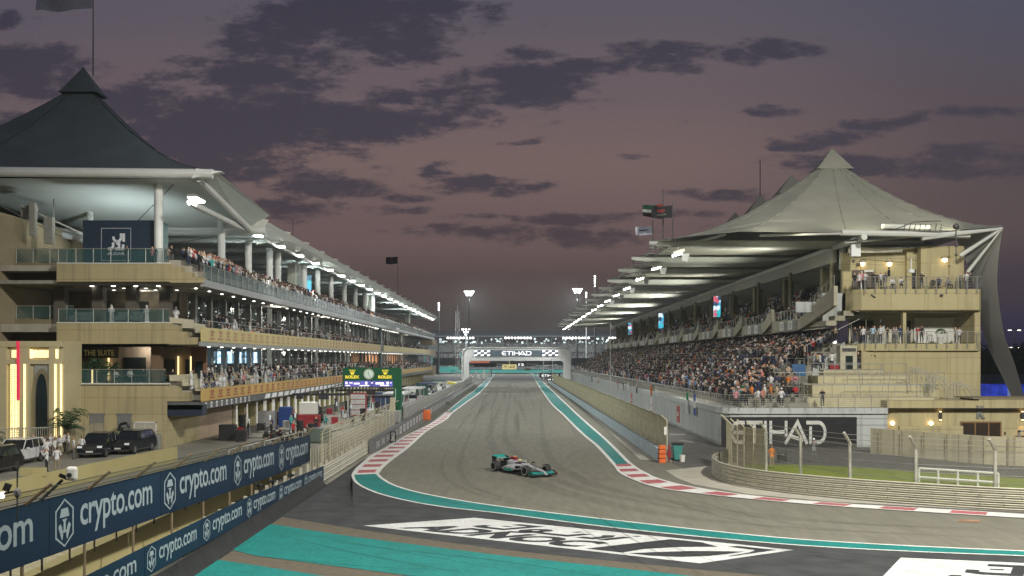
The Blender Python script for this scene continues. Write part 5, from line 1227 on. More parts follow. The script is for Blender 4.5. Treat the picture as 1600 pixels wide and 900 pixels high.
m.build('roof_column_row', M('far_steel', (.12,.13,.13), .6), fs)
m = MB()
for x0 in (-64, -32, 3, 38, 66):
    for k in range(9): m.bx((x0-8+k*1.9, YF+20.5, 20.1), (1.0,.8,.9))
m.build('roof_lamp_row', M('far_lamp', (1,1,.95), .5, emit=9), fs)
m = MB(); rl = random.Random(3)
for k in range(70): m.bx((rl.uniform(-70,72), YF+36, rl.uniform(17,20)), (rl.uniform(.4,1.6),.3,rl.uniform(.4,1.5)))
m.build('concourse_light_row', M('far_glow', (.8,.95,.95), .5, emit=1.0), fs)
m = MB()
for k in range(24): x = -30+k*2.5; m.tube((x, YF-8, 6.0), (x+.6, YF-8, 8.5), .12, 4)
m.path([(-30, YF-8, 7.6), (30, YF-8, 7.6)], .1, 4); m.build('truss', steel, fs)
for x0 in (-66,-46): MB().box((x0, YF-30, 5), (x0+.5, YF-29, 11)).box((x0+16, YF-30, 5),(x0+16.5, YF-29, 11)).build('roof_column', M('far_teal', (.05,.2,.19), .6), fs)

# ================================================================ floodlight masts, lattice mast
def mast(u, v, Y, n, rows, w, label, zb=0.):
    a = at(u, v, Y); t = thing('floodlight_mast', label, 'floodlight', (a.x, Y, 0), 0, 'floodlight masts round the circuit')
    MB().tube((a.x, Y, 0), (a.x, Y, a.z+w*.4), .35, 8, .22).build('pole', M('mast_grey', (.35,.36,.36), .5, .3), t)
    hd = MB(); lm = MB()
    for r in range(rows):
        k = n-r if n > 2 else n
        for i in range(k):
            x = a.x+(i-(k-1)/2)*w*1.15; z = a.z+w*(rows/2-r)*1.0; hd.bx((x, Y+.35, z), (w*.8,.5,w*.7)); lm.bx((x, Y, z), (w*.5,.2,w*.42))
    h = hd.build('lamp_head', dsteel, t); lm.build('lamp_face', M('flood_face', (1,1,.98), .5, emit=20), h)
mast(733, 460, 520, 5, 3, .95, 'floodlight mast over the straight left of centre')
mast(902, 456, 520, 5, 3, .95, 'floodlight mast just right of the arch near the grandstand roof')
mast(685.5, 481, 470, 1, 4, 1.0, 'narrow floodlight mast beside the far end of the pit building roof')
mast(929.5, 441, 470, 1, 5, 1.1, 'narrow tall floodlight mast behind the tips of the right roof')
mast(916, 464, 560, 1, 4, 1.1, 'lower narrow floodlight mast behind the tips of the right roof')
mast(728, 521, 560, 3, 3, 1.5, 'low floodlight cluster in front of the far grandstand')
lm_ = thing('lattice_mast', 'slender steel lattice mast standing on the pit wall left of the arch', 'mast', (-14, 257, 0))
m = MB(); c = [(-14.6,257),(-13.6,257),(-14.1,257.9)]
for x, y in c: m.tube((x,y,1),(x,y,19.6),.045,5)
for k in range(12):
    z = 1+k*1.55
    for i in range(3): a = c[i]; b = c[(i+1) % 3]; m.tube((a[0],a[1],z),(b[0],b[1],z+1.55),.02,4)
m.build('lattice', M('mast_light', (.55,.56,.54), .5, .2), lm_); MB().tube((-14.1,257.3,19.6),(-14.1,257.3,21),.06,5).build('aerial', steel, lm_)
for i, (u, v0, Y, zb) in enumerate(((954, 505, 150, 0), (919.5, 575, 250, 0))):
    a = at(u, v0, Y); tag(MB().tube((a.x, Y, 0), (a.x, Y, a.z), .08, 6).build('pole', steel), ('tall', 'short')[i]+' thin steel pole rising in front of the right-hand crowd', 'pole')
# ================================================================ flags
def flag(u, vt, vb, fu0, fu1, fv0, fv1, Y, label, kind, cat='flag'):
    p0 = at(u, vb, Y); p1 = at(u, vt, Y); t = thing('flagpole', label, 'flagpole', (p0.x, Y, p0.z))
    MB().tube(p0, p1, .07 if Y < 200 else .1, 6, .04).build('pole', dsteel, t)
    a = at(fu0, fv1, Y); b = at(fu1, fv0, Y); n = 14; rows = 8; G = []
    for j in range(rows+1):
        r = []
        for i in range(n+1):
            s = i/n; q = 1-s                    # the hoist is at the right, wind blows it to the left
            r.append(Vector((a.x+(b.x-a.x)*s, Y+.25*math.sin(q*8+j*.3)*q, b.z+(a.z-b.z)*j/rows+(-.10*(b.x-a.x)*q*(1-.4*q))+.06*math.sin(q*9)*(b.z-a.z)*q)))
        G.append(r)
    if kind == 'uae':
        m = MB(); 
        for j in range(rows): 
            mi = 1 if j < 3 else (2 if j < 5 else 3); m.grid([G[j][:11], G[j+1][:11]], mi); m.grid([G[j][10:], G[j+1][10:]], 0)
        m.build('flag_cloth', [M('flag_red', (.20,.02,.02), .8), M('flag_green', (.012,.05,.03), .8), M('flag_white', (.30,.30,.30), .8), M('flag_black', (.008,.008,.008), .8)], t)
    elif kind == 'dark':
        m = MB().grid(G, 0); f = m.build('flag_cloth', M('flag_dark', (.016,.016,.02), .8), t)
        m = MB(); m.grid([[p+Vector((0,-.03,0)) for p in G[j][4:10]] for j in (2,3,4)], 0); m.build('flag_emblem', M('flag_emblem_red', (.20,.03,.03), .8), f)
        m = MB(); m.grid([[p+Vector((0,-.03,0)) for p in G[j][4:11]] for j in (5,6)], 0); m.build('flag_lettering', M('flag_print', (.10,.10,.10), .8), f)
    else:
        m = MB().grid(G, 0); f = m.build('flag_cloth', M('flag_pale', (.42,.44,.52), .8), t)
        m = MB(); m.grid([[p+Vector((0,-.03,0)) for p in G[j][3:11]] for j in (3,4)], 0); m.build('flag_emblem', M('flag_emblem_navy', (.02,.03,.07), .8), f)
flag(1036, 295, 376, 1004, 1035, 319, 337, 108, 'flagpole with a green, white, black and red striped flag above the right roof', 'uae')
flag(1051, 317, 374, 1018, 1050, 321, 340, 106, 'flagpole with a black flag bearing a red emblem above the right roof', 'dark')
flag(1020, 345, 380, 993, 1019.5, 353, 366, 110, 'shorter flagpole with a pale flag above the tip of the right roof', 'pale')
flag(145.5, -30, 118, 57, 144, -26, 13, 98, 'tall flagpole with a large pale flag on the peak of the left canopy', 'pale')
flag(621.5, 398, 470, 603, 621, 401, 412, 308, 'distant flagpole with a small dark flag over the pit building roof', 'dark')
for i, (u, vt, vb, Y) in enumerate(((458, 340, 378, 130),)):
    tag(MB().tube(at(u, vb, Y), at(u, vt, Y), .05, 5).build('roof_aerial', dsteel), 'thin aerial above the pit building roof', 'aerial')
# ================================================================ left barriers and fences along the run-off
XB = -11.8
def zlow(Y, top): 
    pts = [(20,.74,1.75),(33,.69,1.68),(44.6,.56,1.57),(55,.3,1.28),(63.4,.09,1.04),(90,.0,1.0)]
    for a, b in zip(pts, pts[1:]):
        if Y <= b[0]: t = (Y-a[0])/(b[0]-a[0]); return (a[2]+(b[2]-a[2])*t) if top else (a[1]+(b[1]-a[1])*t)
    return pts[-1][2 if top else 1]
navy = M('banner_navy', (.006,.026,.058), .55, var=.14, scale=.35, dirt=.12); cryp = M('banner_print', (.33,.40,.43), .6, var=.05)
def wordmark(fn, m):     # hexagon crest and word, in a unit box
    H = sub(fn, 0, .145, .02, .98)
    hx = [(.5,0),(1,.22),(1,.78),(.5,1),(0,.78),(0,.22),(.5,0)]; i_ = [(.5+(x-.5)*.86, .5+(y-.5)*.92) for x, y in hx]
    m.strip([H(*p) for p in hx], [H(*p) for p in i_])
    P_ = lambda pts: m.poly([H(*p) for p in pts])
    P_([(.32,.80),(.68,.80),(.76,.62),(.24,.62)]); P_([(.36,.58),(.64,.58),(.56,.52),(.56,.36),(.62,.34),(.62,.30),(.38,.30),(.38,.34),(.44,.36),(.44,.52)])
    P_([(.16,.44),(.26,.50),(.36,.42),(.42,.26),(.38,.16),(.34,.16)]); P_([(.84,.44),(.74,.50),(.64,.42),(.58,.26),(.62,.16),(.66,.16)])
    put(m, text_geo('crypto.com', .012, .95), sub(fn, .20, .93, .13, .87))
def banner_run(y0, y1, x, zb, zt, labels, words, group, lift=.02):
    n = len(labels); L_ = (y1-y0)/n
    for k in range(n):
        a = y0+L_*k; b = a+L_-.03; N = 6; A = []; B = []
        for i in range(N+1): Y = a+(b-a)*i/N; A.append(Vector((x, Y, zb(Y)))); B.append(Vector((x, Y, zt(Y))))
        o = MB().strip(A, B).build('advertising_banner', navy, thick=.03); tag(o, labels[k], 'banner', group)
        def fn(s, t, a=a, b=b): Y = a+(b-a)*(.04+.93*s); z0, z1 = zb(Y), zt(Y); return Vector((x+lift, Y, z0+(z1-z0)*(.05+.9*t)))
        m = MB(); wordmark(fn, m); l = m.build('banner_lettering', cryp); l.parent = o
# lower run
ord5 = ['nearest the camera', 'second from the camera', 'third from the camera', 'fourth from the camera', 'fifth from the camera', 'sixth from the camera', 'last before the bare rails']
def Ylow(u): return -XB*F/(VPX-u)
edges = [Ylow(u) for u in (60, 225, 314, 383, 434, 474, 505.5)]
for k in range(6): banner_run(edges[k], edges[k+1], XB, lambda Y: zlow(Y, 0), lambda Y: zlow(Y, 1), ['blue banner on the low barrier, '+ord5[k]], 1, 'blue banners on the low barrier')
# armco rails behind and beyond the banners
def armco(pts, z0, n, name, mat, parent=None, h=.32, out_=1, post=2.0, posts=True, **kw):
    P_ = [Vector((p[0], p[1], 0)) for p in pts]; m = MB(); N = len(P_); nn = []
    for i in range(N): d = (P_[min(i+1, N-1)]-P_[max(i-1, 0)]).normalized(); nn.append(Vector((-d.y, d.x, 0))*out_)
    for k in range(n):
        zz = z0+k*(h+.015); prof = [(-.02,.0),(.07,.03),(.07,.10),(-.02,.15),(-.02,.18),(.07,.23),(.07,.30),(-.03,.33)]
        m.grid([[P_[i]+nn[i]*dx+Vector((0,0,zz+dz*h/.33)) for dx, dz in prof] for i in range(N)])
    o = m.build(name, mat, parent, smooth=True, **kw)
    return o, P_, nn
arm_m = M('rail_cream', (.52,.50,.40), .5, .25, var=.1, scale=1.5, dirt=.2)
t = thing('guard_rail', 'cream triple-rail crash barrier left of the run-off, bare rails showing past the banners', 'barrier', (XB, 60, 0))
armco([(XB-.12, 20), (XB-.12, 50), (XB-.1, 63), (XB-.05, 84)], 0.02, 3, 'rail', arm_m, t, out_=-1)
m = MB(); Y = 22
while Y < 84: m.box((XB-.35, Y, 0), (XB-.2, Y+.12, 1.15 if Y > 60 else 1.5)); Y += 2
m.build('post_row', arm_m, t)
# near-black wedge strip along the foot
m = MB(); m.prism([(XB+.05, 20, 0), (XB+.55, 20, 0), (XB+.35, 20, .12), (XB+.05, 20, .6)], (0, 42, 0)); tag(m.build('rubber_skirt', M('rubber_skirt', (.02,.021,.022), .7, var=.3)), 'dark rubber skirt along the foot of the bannered barrier', 'barrier')
# upper run on the debris fence
XU = -13.5
def Yup(u): return -XU*F/(VPX-u)
ub = lambda Y: max(.95, 2.07-(Y-26.9)*.0300); ut_ = lambda Y: max(2.55, 3.73-(Y-26.9)*.0262)
ue = [Yup(u) for u in (-330, 72, 247, 359.5, 431, 483)]
for k in range(5): banner_run(ue[k], ue[k+1], XU+.08, ub, ut_, ['large blue banner on the tall left fence, '+ord5[k]], 1, 'large blue banners on the tall left fence')
fence = thing('debris_fence', 'tall cream debris fence with cranked post tops behind the blue banners on the left', 'fence', (XU, 60, 0))
mesh_l = M('fence_mesh_cream', (.42,.38,.25), .6, alpha=.30)
m = MB(); Y = 24.0
while Y < 66: z = ut_(Y); m.tube((XU, Y, 0), (XU, Y, z-.1), .05, 6); m.tube((XU, Y, z-.1), (XU+.75, Y+.15, z+.55), .05, 6); Y += 4.1
m.build('post_row', M('post_brown', (.24,.19,.12), .5, .2), fence)
m = MB()
for f, dx in ((.05,.05),(.25,.3),(.45,.62)): m.path([(XU+dx, Y, ut_(Y)+f) for Y in (22,30,38,46,54,62,67)], .014, 4)
m.build('barbed_wire', dsteel, fence)
m = MB(); m.strip([Vector((XU+.05, Y, ut_(Y))) for Y in (22,30,38,46,54,62,67)], [Vector((XU+.62, Y, ut_(Y)+.45)) for Y in (22,30,38,46,54,62,67)])
m.build('mesh_top', mesh_l, fence)
# further debris fence, bare cream mesh, up to the clock gantry
cf = thing('catch_fence', 'cream mesh catch fence with rounded post tops between the run-off and the pit exit', 'fence', (-12.4, 85, 0))
m = MB(); Y = 66.0; k = 0
while Y < 106: m.tube((-12.35, Y, 0), (-12.35, Y, 2.9), .045, 6); m.tube((-12.35,Y,2.9),(-12.1,Y,3.25),.04,6); m.tube((-12.1,Y,3.25),(-11.75,Y,3.4),.035,6); Y += 2.75
m.build('post_row', cream_m, cf)
m = MB(); m.poly([(-12.3, 65, .9), (-12.3, 105.5, .9), (-12.3, 105.5, 3.0), (-12.3, 65, 3.0)]); m.build('mesh', M('fence_mesh_far', (.50,.45,.30), .6, alpha=.2), cf)
m = MB()
for z in (1.1,1.35,1.6,1.85,2.1,2.35,2.6,2.85,3.05): m.tube((-12.28, 65, z), (-12.28, 105.5, z), .010, 4)
Y = 66
while Y < 105: m.tube((-13.1, Y, .3), (-13.1, Y, 1.9), .04, 4); Y += .9
m.build('wire_row', cream_m, cf)
# concrete strips, rails and low walls between fence and paddock road
def lowwall(pts, h, w, name, mat, label, cat='wall'):
    P_ = [Vector((x, y, 0)) for x, y in pts]; m = MB()
    for a, b in zip(P_, P_[1:]): c = (a+b)/2; d = b-a; m.bx((c.x, c.y, h/2), (d.length, w, h), math.atan2(d.y, d.x))
    return tag(m.build(name, mat), label, cat)
yellow_c = M('yellow_concrete', (.40,.35,.17), .8, var=.07, scale=.6, dirt=.2)
lowwall([(-28.2, 46), (-25.3, 76.5)], 1.1, .35, 'concrete_wall', yellow_c, 'pale yellow low wall between the paddock road and the left fence')
lowwall([(-14.9, 20), (-15.2, 72)], 1.05, .5, 'concrete_wall', yellow_c, 'cream concrete wall just behind the left debris fence')
m = MB(); m.poly([(-25.3,46,.012),(-15.4,20,.012),(-15.4,76,.012),(-25.0,76,.012)]); m.poly([(-28,20,.012),(-15.4,20,.012),(-25.3,46,.012),(-28.2,46,.012)]); struct(m, 'gravel_strip', M('gravel_cream', (.27,.245,.16), .95, var=.3, scale=4, bump=.6))
m = MB(); m.tube((-14.6, 20, 1.75), (-14.9, 72, 1.75), .04, 5); Y = 22
while Y < 72: m.tube((-14.75, Y, .9), (-14.75, Y, 1.75), .035, 5); Y += 2.0
tag(m.build('pipe_rail', dsteel), 'dark pipe handrail on the cream wall behind the left fence', 'railing')
a, b = gp(357, 697, 0), gp(464, 673, 0)
m = MB(); P0 = Vector((-20.6, 74, 0)); P1 = Vector((-19.2, 93, 0))
for z in (.55, 1.05): m.tube(P0+Vector((0,0,z)), P1+Vector((0,0,z)), .05, 6)
for k in range(15): q = P0.lerp(P1, k/14); m.tube(q, q+Vector((0,0,1.05)), .04, 5)
tag(m.build('ramp_rail', wallw), 'white railing beside the ramp at the pit exit', 'railing')
lowwall([(-20.3, 74), (-18.9, 93)], .35, .25, 'ramp_kerb', conc, 'low concrete upstand under the white ramp railing')
o = MB().box((-18.8, 93.2, 0), (-16.9, 95.2, 1.3)).build('tyre_bundle', M('green_cover', (.10,.13,.11), .7), bevel=.15); tag(o, 'dark green covered tyre bundle at the end of the white ramp rail', 'barrier')
# fence cameras
def cambox(u, v, Y, label):
    c = at(u, v, Y); t = thing('fence_camera', label, 'camera', tuple(c))
    MB().bx(c, (.34,.2,.44), .15).build('housing', wallw, t, bevel=.08)
    MB().cyl((c.x-.02, c.y-.15, c.z-.03), (.2,-1,0), .07, .14, 12).bx((c.x-.25,c.y,c.z-.1), (.3,.1,.1), 0, 0, 0, .4).tube((c.x-.3,c.y,c.z-.2),(c.x-1.3,c.y-.2,c.z-1.2),.05,6).build('bracket', black, t)
cambox(112.5, 740, 32, 'white boxed trackside camera mounted on the left fence')
c = at(27, 770, 25.5); t = thing('fence_microphone', 'grey fluffy microphone and dark camera arm on the near end of the left fence', 'microphone', tuple(c))
MB().ball((c.x, c.y, c.z), .1, 0, (1,1,1.5)).build('windshield', M('fluff', (.22,.22,.21), .95, bump=1, scale=30), t); MB().tube((c.x, c.y, c.z-.7), (c.x, c.y, c.z+.75), .018, 6).tube((c.x,c.y,c.z+.05),(c.x-.45,c.y,c.z-.05),.03,6).bx((c.x-.25,c.y,c.z+.14),(.16,.12,.18),.3,0,0,.4).build('stand', dsteel, t)
MB().bx((c.x-.42,c.y,c.z-.06),(.16,.14,.14),.2).build('lamp', M('small_lamp', (1,1,1), .5, emit=3), t)
# round mirrors / cameras on poles above the low banners
for i, u in enumerate((413.5, 435, 463)):
    Y = Ylow(u)+.0; z = 1.72-(i*.18); o = MB().ball((XB-.3, Y, z), .2, 0, (1.2,1.2,.5)).tube((XB-.3,Y,.8),(XB-.3,Y,z),.03,5).build('domed_sensor', black); tag(o, ('nearest','middle','farthest')[i]+' black domed sensor on the low bannered barrier', 'sensor', 'domed sensors on the low barrier')

# ================================================================ pit wall beyond the kerb
pw = thing('pit_wall', 'grey pit wall with white airline panels and a slatted fence on top, left of the straight', 'wall', (-11.3, 110, 0))
m = MB(); m.box((-11.75, 83, 0), (-11.35, 300, 1.05)); m.box((-11.8, 83, 1.05), (-11.3, 300, 1.13)); m.build('wall', M('pit_wall_grey', (.12,.12,.125), .6, var=.08), pw)
m = MB(); m2 = MB(); Y = 84.0; k = 0
while Y < 300:
    L_ = 2.7
    fn = quad_fn((-11.335, Y, .1), (-11.335, Y+L_, .1), (-11.335, Y, .98), (-11.335, Y+L_, .98))
    if Y > 100: m.poly([fn(.1,.08), fn(.9,.08), fn(.9,.92), fn(.1,.92)])
    if Y < 190:
        f2 = quad_fn((-11.325, Y, .1), (-11.325, Y+L_, .1), (-11.325, Y, .98), (-11.325, Y+L_, .98)); airline_word(m if Y < 100 else m2, sub(f2, .13, .87, .2, .8))
    Y += L_+.75; k += 1
a = m.build('white_panel_row', M('panel_white', (.62,.62,.62), .5), pw); m2.build('panel_lettering', M('letter_dark_grey', (.12,.12,.13), .5), pw)
m = MB(); Y = 112.0
while Y < 300: m.box((-12.1, Y, 1.13), (-12.0, Y+.38, 2.35)); Y += .95
m.box((-12.15,112,2.3),(-11.95,300,2.42)); m.build('slat_row', M('slat_silver', (.42,.42,.40), .45, .4), pw)
m = MB(); m.box((-12.6, 112, 1.13), (-12.5, 300, 2.3)); m.build('slat_backing', M('slat_dark', (.05,.05,.05), .7), pw)
# black upright airline boards and the orange marker
for i, (u, v0, v1, nm) in enumerate(((613.5, 674, 694, 'near'), (699, 628, 641, 'far'))):
    Y = 11.1*F/(VPX-u); z = CAMZ-(v0-HOR)/F*Y
    t = MB().bx((-11.05, Y, z/2), (.5,.3,z)).build('marker_board', black); tag(t, nm+' black upright marker board with vertical white lettering against the pit wall', 'board', 'black marker boards')
    m = MB(); z0, z1 = z*.12, z*.9; fn = quad_fn((-11.22, Y-.16, z0), (-11.22, Y-.16, z1), (-10.9, Y-.16, z0), (-10.9, Y-.16, z1)); airline_word(m, lambda s, q: Vector((-11.2+.3*q, Y-.165, z1-(z1-z0)*s))); l = m.build('board_lettering', white_p); l.parent = t
Y = 10.9*F/(VPX-667); t = MB().bx((-10.9, Y, .62), (.95,.35,1.24)).build('orange_marker', M('orange_plastic', (.62,.13,.03), .5), bevel=.08); tag(t, 'orange braking marker box standing at the edge of the left kerb', 'marker')
# grey cabinet and pit bench under the clock gantry
t = thing('control_cabinet', 'grey concrete cabinet at the foot of the green clock gantry', 'cabinet', (-12.5, 108, 0))
MB().box((-13.5,106.8,0),(-12.0,109,2.2)).build('body', M('cabinet_grey', (.30,.30,.28), .7), t); MB().box((-13.0,107.5,2.2),(-12.5,108,3.6)).build('pale_post', cream_m, t); MB().ball((-12.2,106.7,.95),.14).build('handle', black, t)
# ================================================================ green clock gantry
Yg = 110.0
cg = thing('clock_gantry', 'dark green gantry with yellow crown logos, a round clock and a blue timing strip', 'gantry', (-15.5, Yg, 0))
grn = M('gantry_green', (.008,.10,.045), .4, var=.05); yel = M('crown_yellow', (.85,.68,.06), .5, emit=.5)
def gx(u): return (u-VPX)/F*Yg
def gz(v): return CAMZ-(v-HOR)/F*Yg
m = MB(); zt = gz(574.5); x0, x1 = gx(535.5), gx(627); r = .28
pts = [(x0, gz(604)), (x0, zt-r)]+[(x0+r-r*math.cos(R(a)), zt-r+r*math.sin(R(a))) for a in (30,60)]+[(x0+r, zt), (x1-r, zt)]+[(x1-r+r*math.sin(R(a)), zt-r+r*math.cos(R(a))) for a in (30,60)]+[(x1, zt-r), (x1, 0), (gx(614.5), 0), (gx(614.5), gz(604))]
m.prism([(x, Yg, z) for x, z in pts], (0,.9,0)); gb = m.build('frame', grn, cg)
sc_ = MB().box((gx(538), Yg-.06, gz(604)), (gx(613.5), Yg-.005, gz(595))).build('timing_strip', M('strip_blue', (.07,.07,.26), .4, var=.4, scale=1.5, emit=1.2), cg)
m = MB(); rl = random.Random(9)
for u0, u1, v0, v1 in ((540,543,596.5,600),(553,562,598,600.5),(546,551,597.5,599),(571,574,596.5,601),(580,583,597.5,599),(587,600,597.5,600.5),(604,607.5,596.5,600.5),(609.5,612,597.5,599),(540,547,601.5,603),(562,577,601.8,603.2),(594,608,601.5,603)): m.poly([(gx(u0),Yg-.08,gz(v1)),(gx(u1),Yg-.08,gz(v1)),(gx(u1),Yg-.08,gz(v0)),(gx(u0),Yg-.08,gz(v0))])
m.build('strip_lettering', M('strip_white', (1,.9,1), .5, emit=.9), sc_)
m = MB()
for uc in (550.5, 602):
    fn = quad_fn((gx(uc-11), Yg-.03, gz(591.5)), (gx(uc+11), Yg-.03, gz(591.5)), (gx(uc-11), Yg-.03, gz(586.5)), (gx(uc+11), Yg-.03, gz(586.5))); put(m, text_geo('ROLEX', .06, 1.05), fn)
    for e in (-.0,): 
        for a, b in ((0, .22), (.8, 1)): pass
    c = quad_fn((gx(uc-4.2), Yg-.03, gz(585.3)), (gx(uc+4.2), Yg-.03, gz(585.3)), (gx(uc-4.2), Yg-.03, gz(577.5)), (gx(uc+4.2), Yg-.03, gz(577.5)))
    m.poly([c(.25,0),c(.75,0),c(.80,.28),c(.20,.28)])
    for bx, tx_ in ((.24,0),(.37,.25),(.5,.5),(.63,.75),(.76,1)):
        m.poly([c(bx-.07,.24), c(bx+.07,.24), c(tx_+.03,.82), c(tx_-.03,.82)]); q = c(tx_,.88); m.add([q+Vector((math.cos(k*math.pi/3)*.06,0,math.sin(k*math.pi/3)*.06)) for k in range(6)], [tuple(range(6))])
m.build('crown_lettering', yel, gb)
ck = MB().cyl((gx(576.5), Yg-.06, gz(584.5)), (0,1,0), .58, .1, 28).build('clock', M('clock_rim', (.45,.47,.36), .4, .4), cg)
MB().cyl((gx(576.5), Yg-.13, gz(584.5)), (0,1,0), .48, .04, 28).build('clock_face', M('clock_face', (.50,.60,.52), .5, emit=.4), ck)
m = MB(); cx, cz = gx(576.5), gz(584.5)
for k in range(12): a = R(30*k); m.tube((cx+.38*math.cos(a),Yg-.16,cz+.38*math.sin(a)),(cx+.45*math.cos(a),Yg-.16,cz+.45*math.sin(a)),.02,4)
m.tube((cx,Yg-.17,cz),(cx+.16,Yg-.17,cz-.3),.025,4); m.tube((cx,Yg-.17,cz),(cx-.05,Yg-.17,cz+.24),.03,4); m.build('clock_hands', M('hand_blue', (.03,.08,.14), .5), ck)
MB().tube((gx(618),Yg-.02,gz(626)),(gx(618),Yg-.02,gz(607)),.06,5).build('leg_strip', M('pale_green', (.3,.45,.38), .5), cg)
MB().tube((gx(535),Yg+.4,gz(600)),(gx(480),Yg+.6,gz(617)),.06,5).build('stay', dsteel, cg)

# ================================================================ right barrier and fences
t = thing('guard_rail', 'cream five-rail crash barrier curving round the grass on the right of turn one', 'barrier', (18, 56, 0))
rp = smooth_pts([(15.6,74,0),(14.2,71.5,0),(13.2,68,0),(13.05,64.5,0),(13.6,61.8,0),(15.2,59,0),(18.3,55.9,0),(22,53.4,0),(25.7,51.5,0),(31,49.8,0),(40,47.5,0)], 5)
armco([(p.x, p.y) for p in rp], .03, 5, 'rail', arm_m, t, h=.215, out_=-1)
m = MB()
for p in resample(rp, 19): m.box((p.x+.1, p.y+.12, 0), (p.x+.22, p.y+.25, 1.12))
m.build('post_row', steel, t)
m = MB()
for k, p in enumerate(resample(rp, 40)[8:]):
    m.cyl((p.x-.075, p.y-.08, .3), (-.6,-1,0), .03, .03, 6); m.cyl((p.x-.075, p.y-.08, .75), (-.6,-1,0), .03, .03, 6)
m.build('bolt_row', dsteel, t)
cfr = thing('catch_fence', 'tall chain-link fence with bent steel posts behind the right-hand barrier', 'fence', (22, 56, 0))
fp = [(u, Y) for u, Y in ((1197,66),(1251,61),(1328,57),(1431,54.2),(1555,52.4),(1700,51))]; FP = [Vector(((u-VPX)/F*Y, Y, 0)) for u, Y in fp]
for p in FP: MB().tube(p, p+Vector((0,0,3.0)), .09, 8).tube(p+Vector((0,0,3.0)), p+Vector((-.42,-.25,3.6)), .08, 8).build('post', M('post_pale', (.50,.49,.42), .45, .3), cfr)
m = MB()
for z in (1.3,1.7,2.1,2.5,2.9): m.path([p+Vector((0,0,z)) for p in FP], .02, 4)
for z, d in ((3.2,.14),(3.5,.35)): m.path([p+Vector((-d,-d*.6,z)) for p in FP], .02, 4)
m.build('wire_row', steel, cfr)
# chain link made of real wire diagonals
m = MB(); wire = .0085
for a, b in zip(FP, FP[1:]):
    L_ = (b-a).length; d = (b-a)/L_; n = int(L_/.16); up = Vector((0,0,1))
    for k in range(-12, n):
        for sg in (0, 1):
            s0 = k*.16; z0 = 1.1; s1 = s0+1.9; z1 = 3.0
            c0 = max(s0, 0); c1 = min(s1, L_)
            if c1 <= c0: continue
            za = z0+(c0-s0); zb_ = z0+(c1-s0)
            if sg: za, zb_ = z0+z1-za, z0+z1-zb_
            p = a+d*c0+up*za; q = a+d*c1+up*zb_; w = up*wire; m.add([p-w, q-w, q+w, p+w], [(0,1,2,3)])
m.build('chain_link', M('link_wire', (.40,.40,.34), .5, .3), cfr)
# older mesh fence bending back from the barrier nose
of = thing('mesh_fence', 'short run of beige mesh fence panels bending away behind the barrier nose', 'fence', (15, 68, 0))
op = [Vector(p) for p in ((15.6,75,0),(15.1,71,0),(15.5,68,0),(16.3,66.2,0))]
m = MB()
for p in resample(op, 8): m.tube(p, p+Vector((0,0,3.1)), .05, 6); m.tube(p+Vector((0,0,3.1)), p+Vector((-.5,-.1,3.6)), .045, 6)
for z in (.9,1.5,2.1,2.7,3.1): m.path([p+Vector((0,0,z)) for p in op], .02, 4)
m.build('post_row', cream_m, of); m = MB(); m.strip([p+Vector((0,0,.2)) for p in op], [p+Vector((0,0,3.1)) for p in op]); m.build('mesh', M('mesh_beige', (.42,.38,.24), .7, alpha=.62), of)
# white park bench rail on the grass
m = MB(); p0, p1 = at(1433, 741, 58), at(1556, 752, 57)
p0 = gp(1436, 753); p1 = gp(1560, 762)
for z in (.3, .85): m.path([p0+Vector((0,0,z)), p1+Vector((0,0,z))], .07, 6)
for k in range(5): q = p0.lerp(p1, k/4); m.tube(q, q+Vector((0,0,.85)), .07, 6)
tag(m.build('gate_rail', wallw), 'low white two-bar gate rail lying behind the right-hand fence', 'railing')
cw = lowwall([(29.0, 83), (34.2, 74.5), (48, 66)], 2.05, .3, 'concrete_wall', M('wall_cream', (.44,.40,.28), .85, var=.08, scale=.5, dirt=.25, joint=(1.9,9)), 'tall pale concrete panel wall behind the grass on the right')
m = MB()
for a, b in (((28.75,82.7),(34.0,74.2)), ((34.0,74.2),(47.9,65.75))):
    for k in range(5): x = a[0]+(b[0]-a[0])*(k+.5)/5; y = a[1]+(b[1]-a[1])*(k+.5)/5; m.box((x-.03, y-.05, 0), (x+.03, y+.0, 2.05))
l = m.build('panel_joint', beige_d); l.parent = cw
lowwall([(kx(1396), YK-1.3), (kx(1494), YK-1.3)], 1.85, .25, 'planter_wall', cr, 'low cream wall in front of the building with the letter K')
# beige screen fence along the right of the straight + water-filled blocks
sf = thing('screen_fence', 'long beige mesh screen fence leaning over the barrier on the right of the straight', 'fence', (11.5, 120, 0))
m = MB(); xs = 11.6
A = []; B = []; Cc = []
for k in range(60):
    Y = 78+k*4.1; A.append(Vector((xs, Y, .4))); B.append(Vector((xs, Y, 3.0+.05*(k % 2)))); Cc.append(Vector((xs-.35, Y, 3.35)))
m.strip(A, B); m.strip(B, Cc); m.poly([(xs,78,.3),(xs+.02,77.95,.3),(xs+.02,77.95,3.0),(xs,78,3.0)]); m.build('mesh', M('screen_beige', (.40,.36,.22), .8, var=.22, scale=.9, alpha=.86), sf)
m = MB()
for k in range(60): Y = 78+k*4.1; m.tube((xs+.05, Y, 0), (xs+.05, Y, 3.0), .06, 5); m.tube((xs+.05,Y,3.0),(xs-.4,Y,3.4),.05,5)
for z in (1.2,1.8,2.4): m.tube((xs-.03,78,z),(xs-.03,320,z),.02,4)
m.build('post_row', cream_m, sf)
MB().box((xs-.18, 77.9, 1.9), (xs+.02, 77.94, 2.5)).build('number_plate', white_p, sf)
bl = M('block_pale_blue', (.42,.50,.54), .5, var=.1); Y = 76.5; k = 0; bw = thing('block_barrier', 'row of pale blue water-filled barrier blocks below the beige screen fence', 'barrier', (10.9, 76.5, 0))
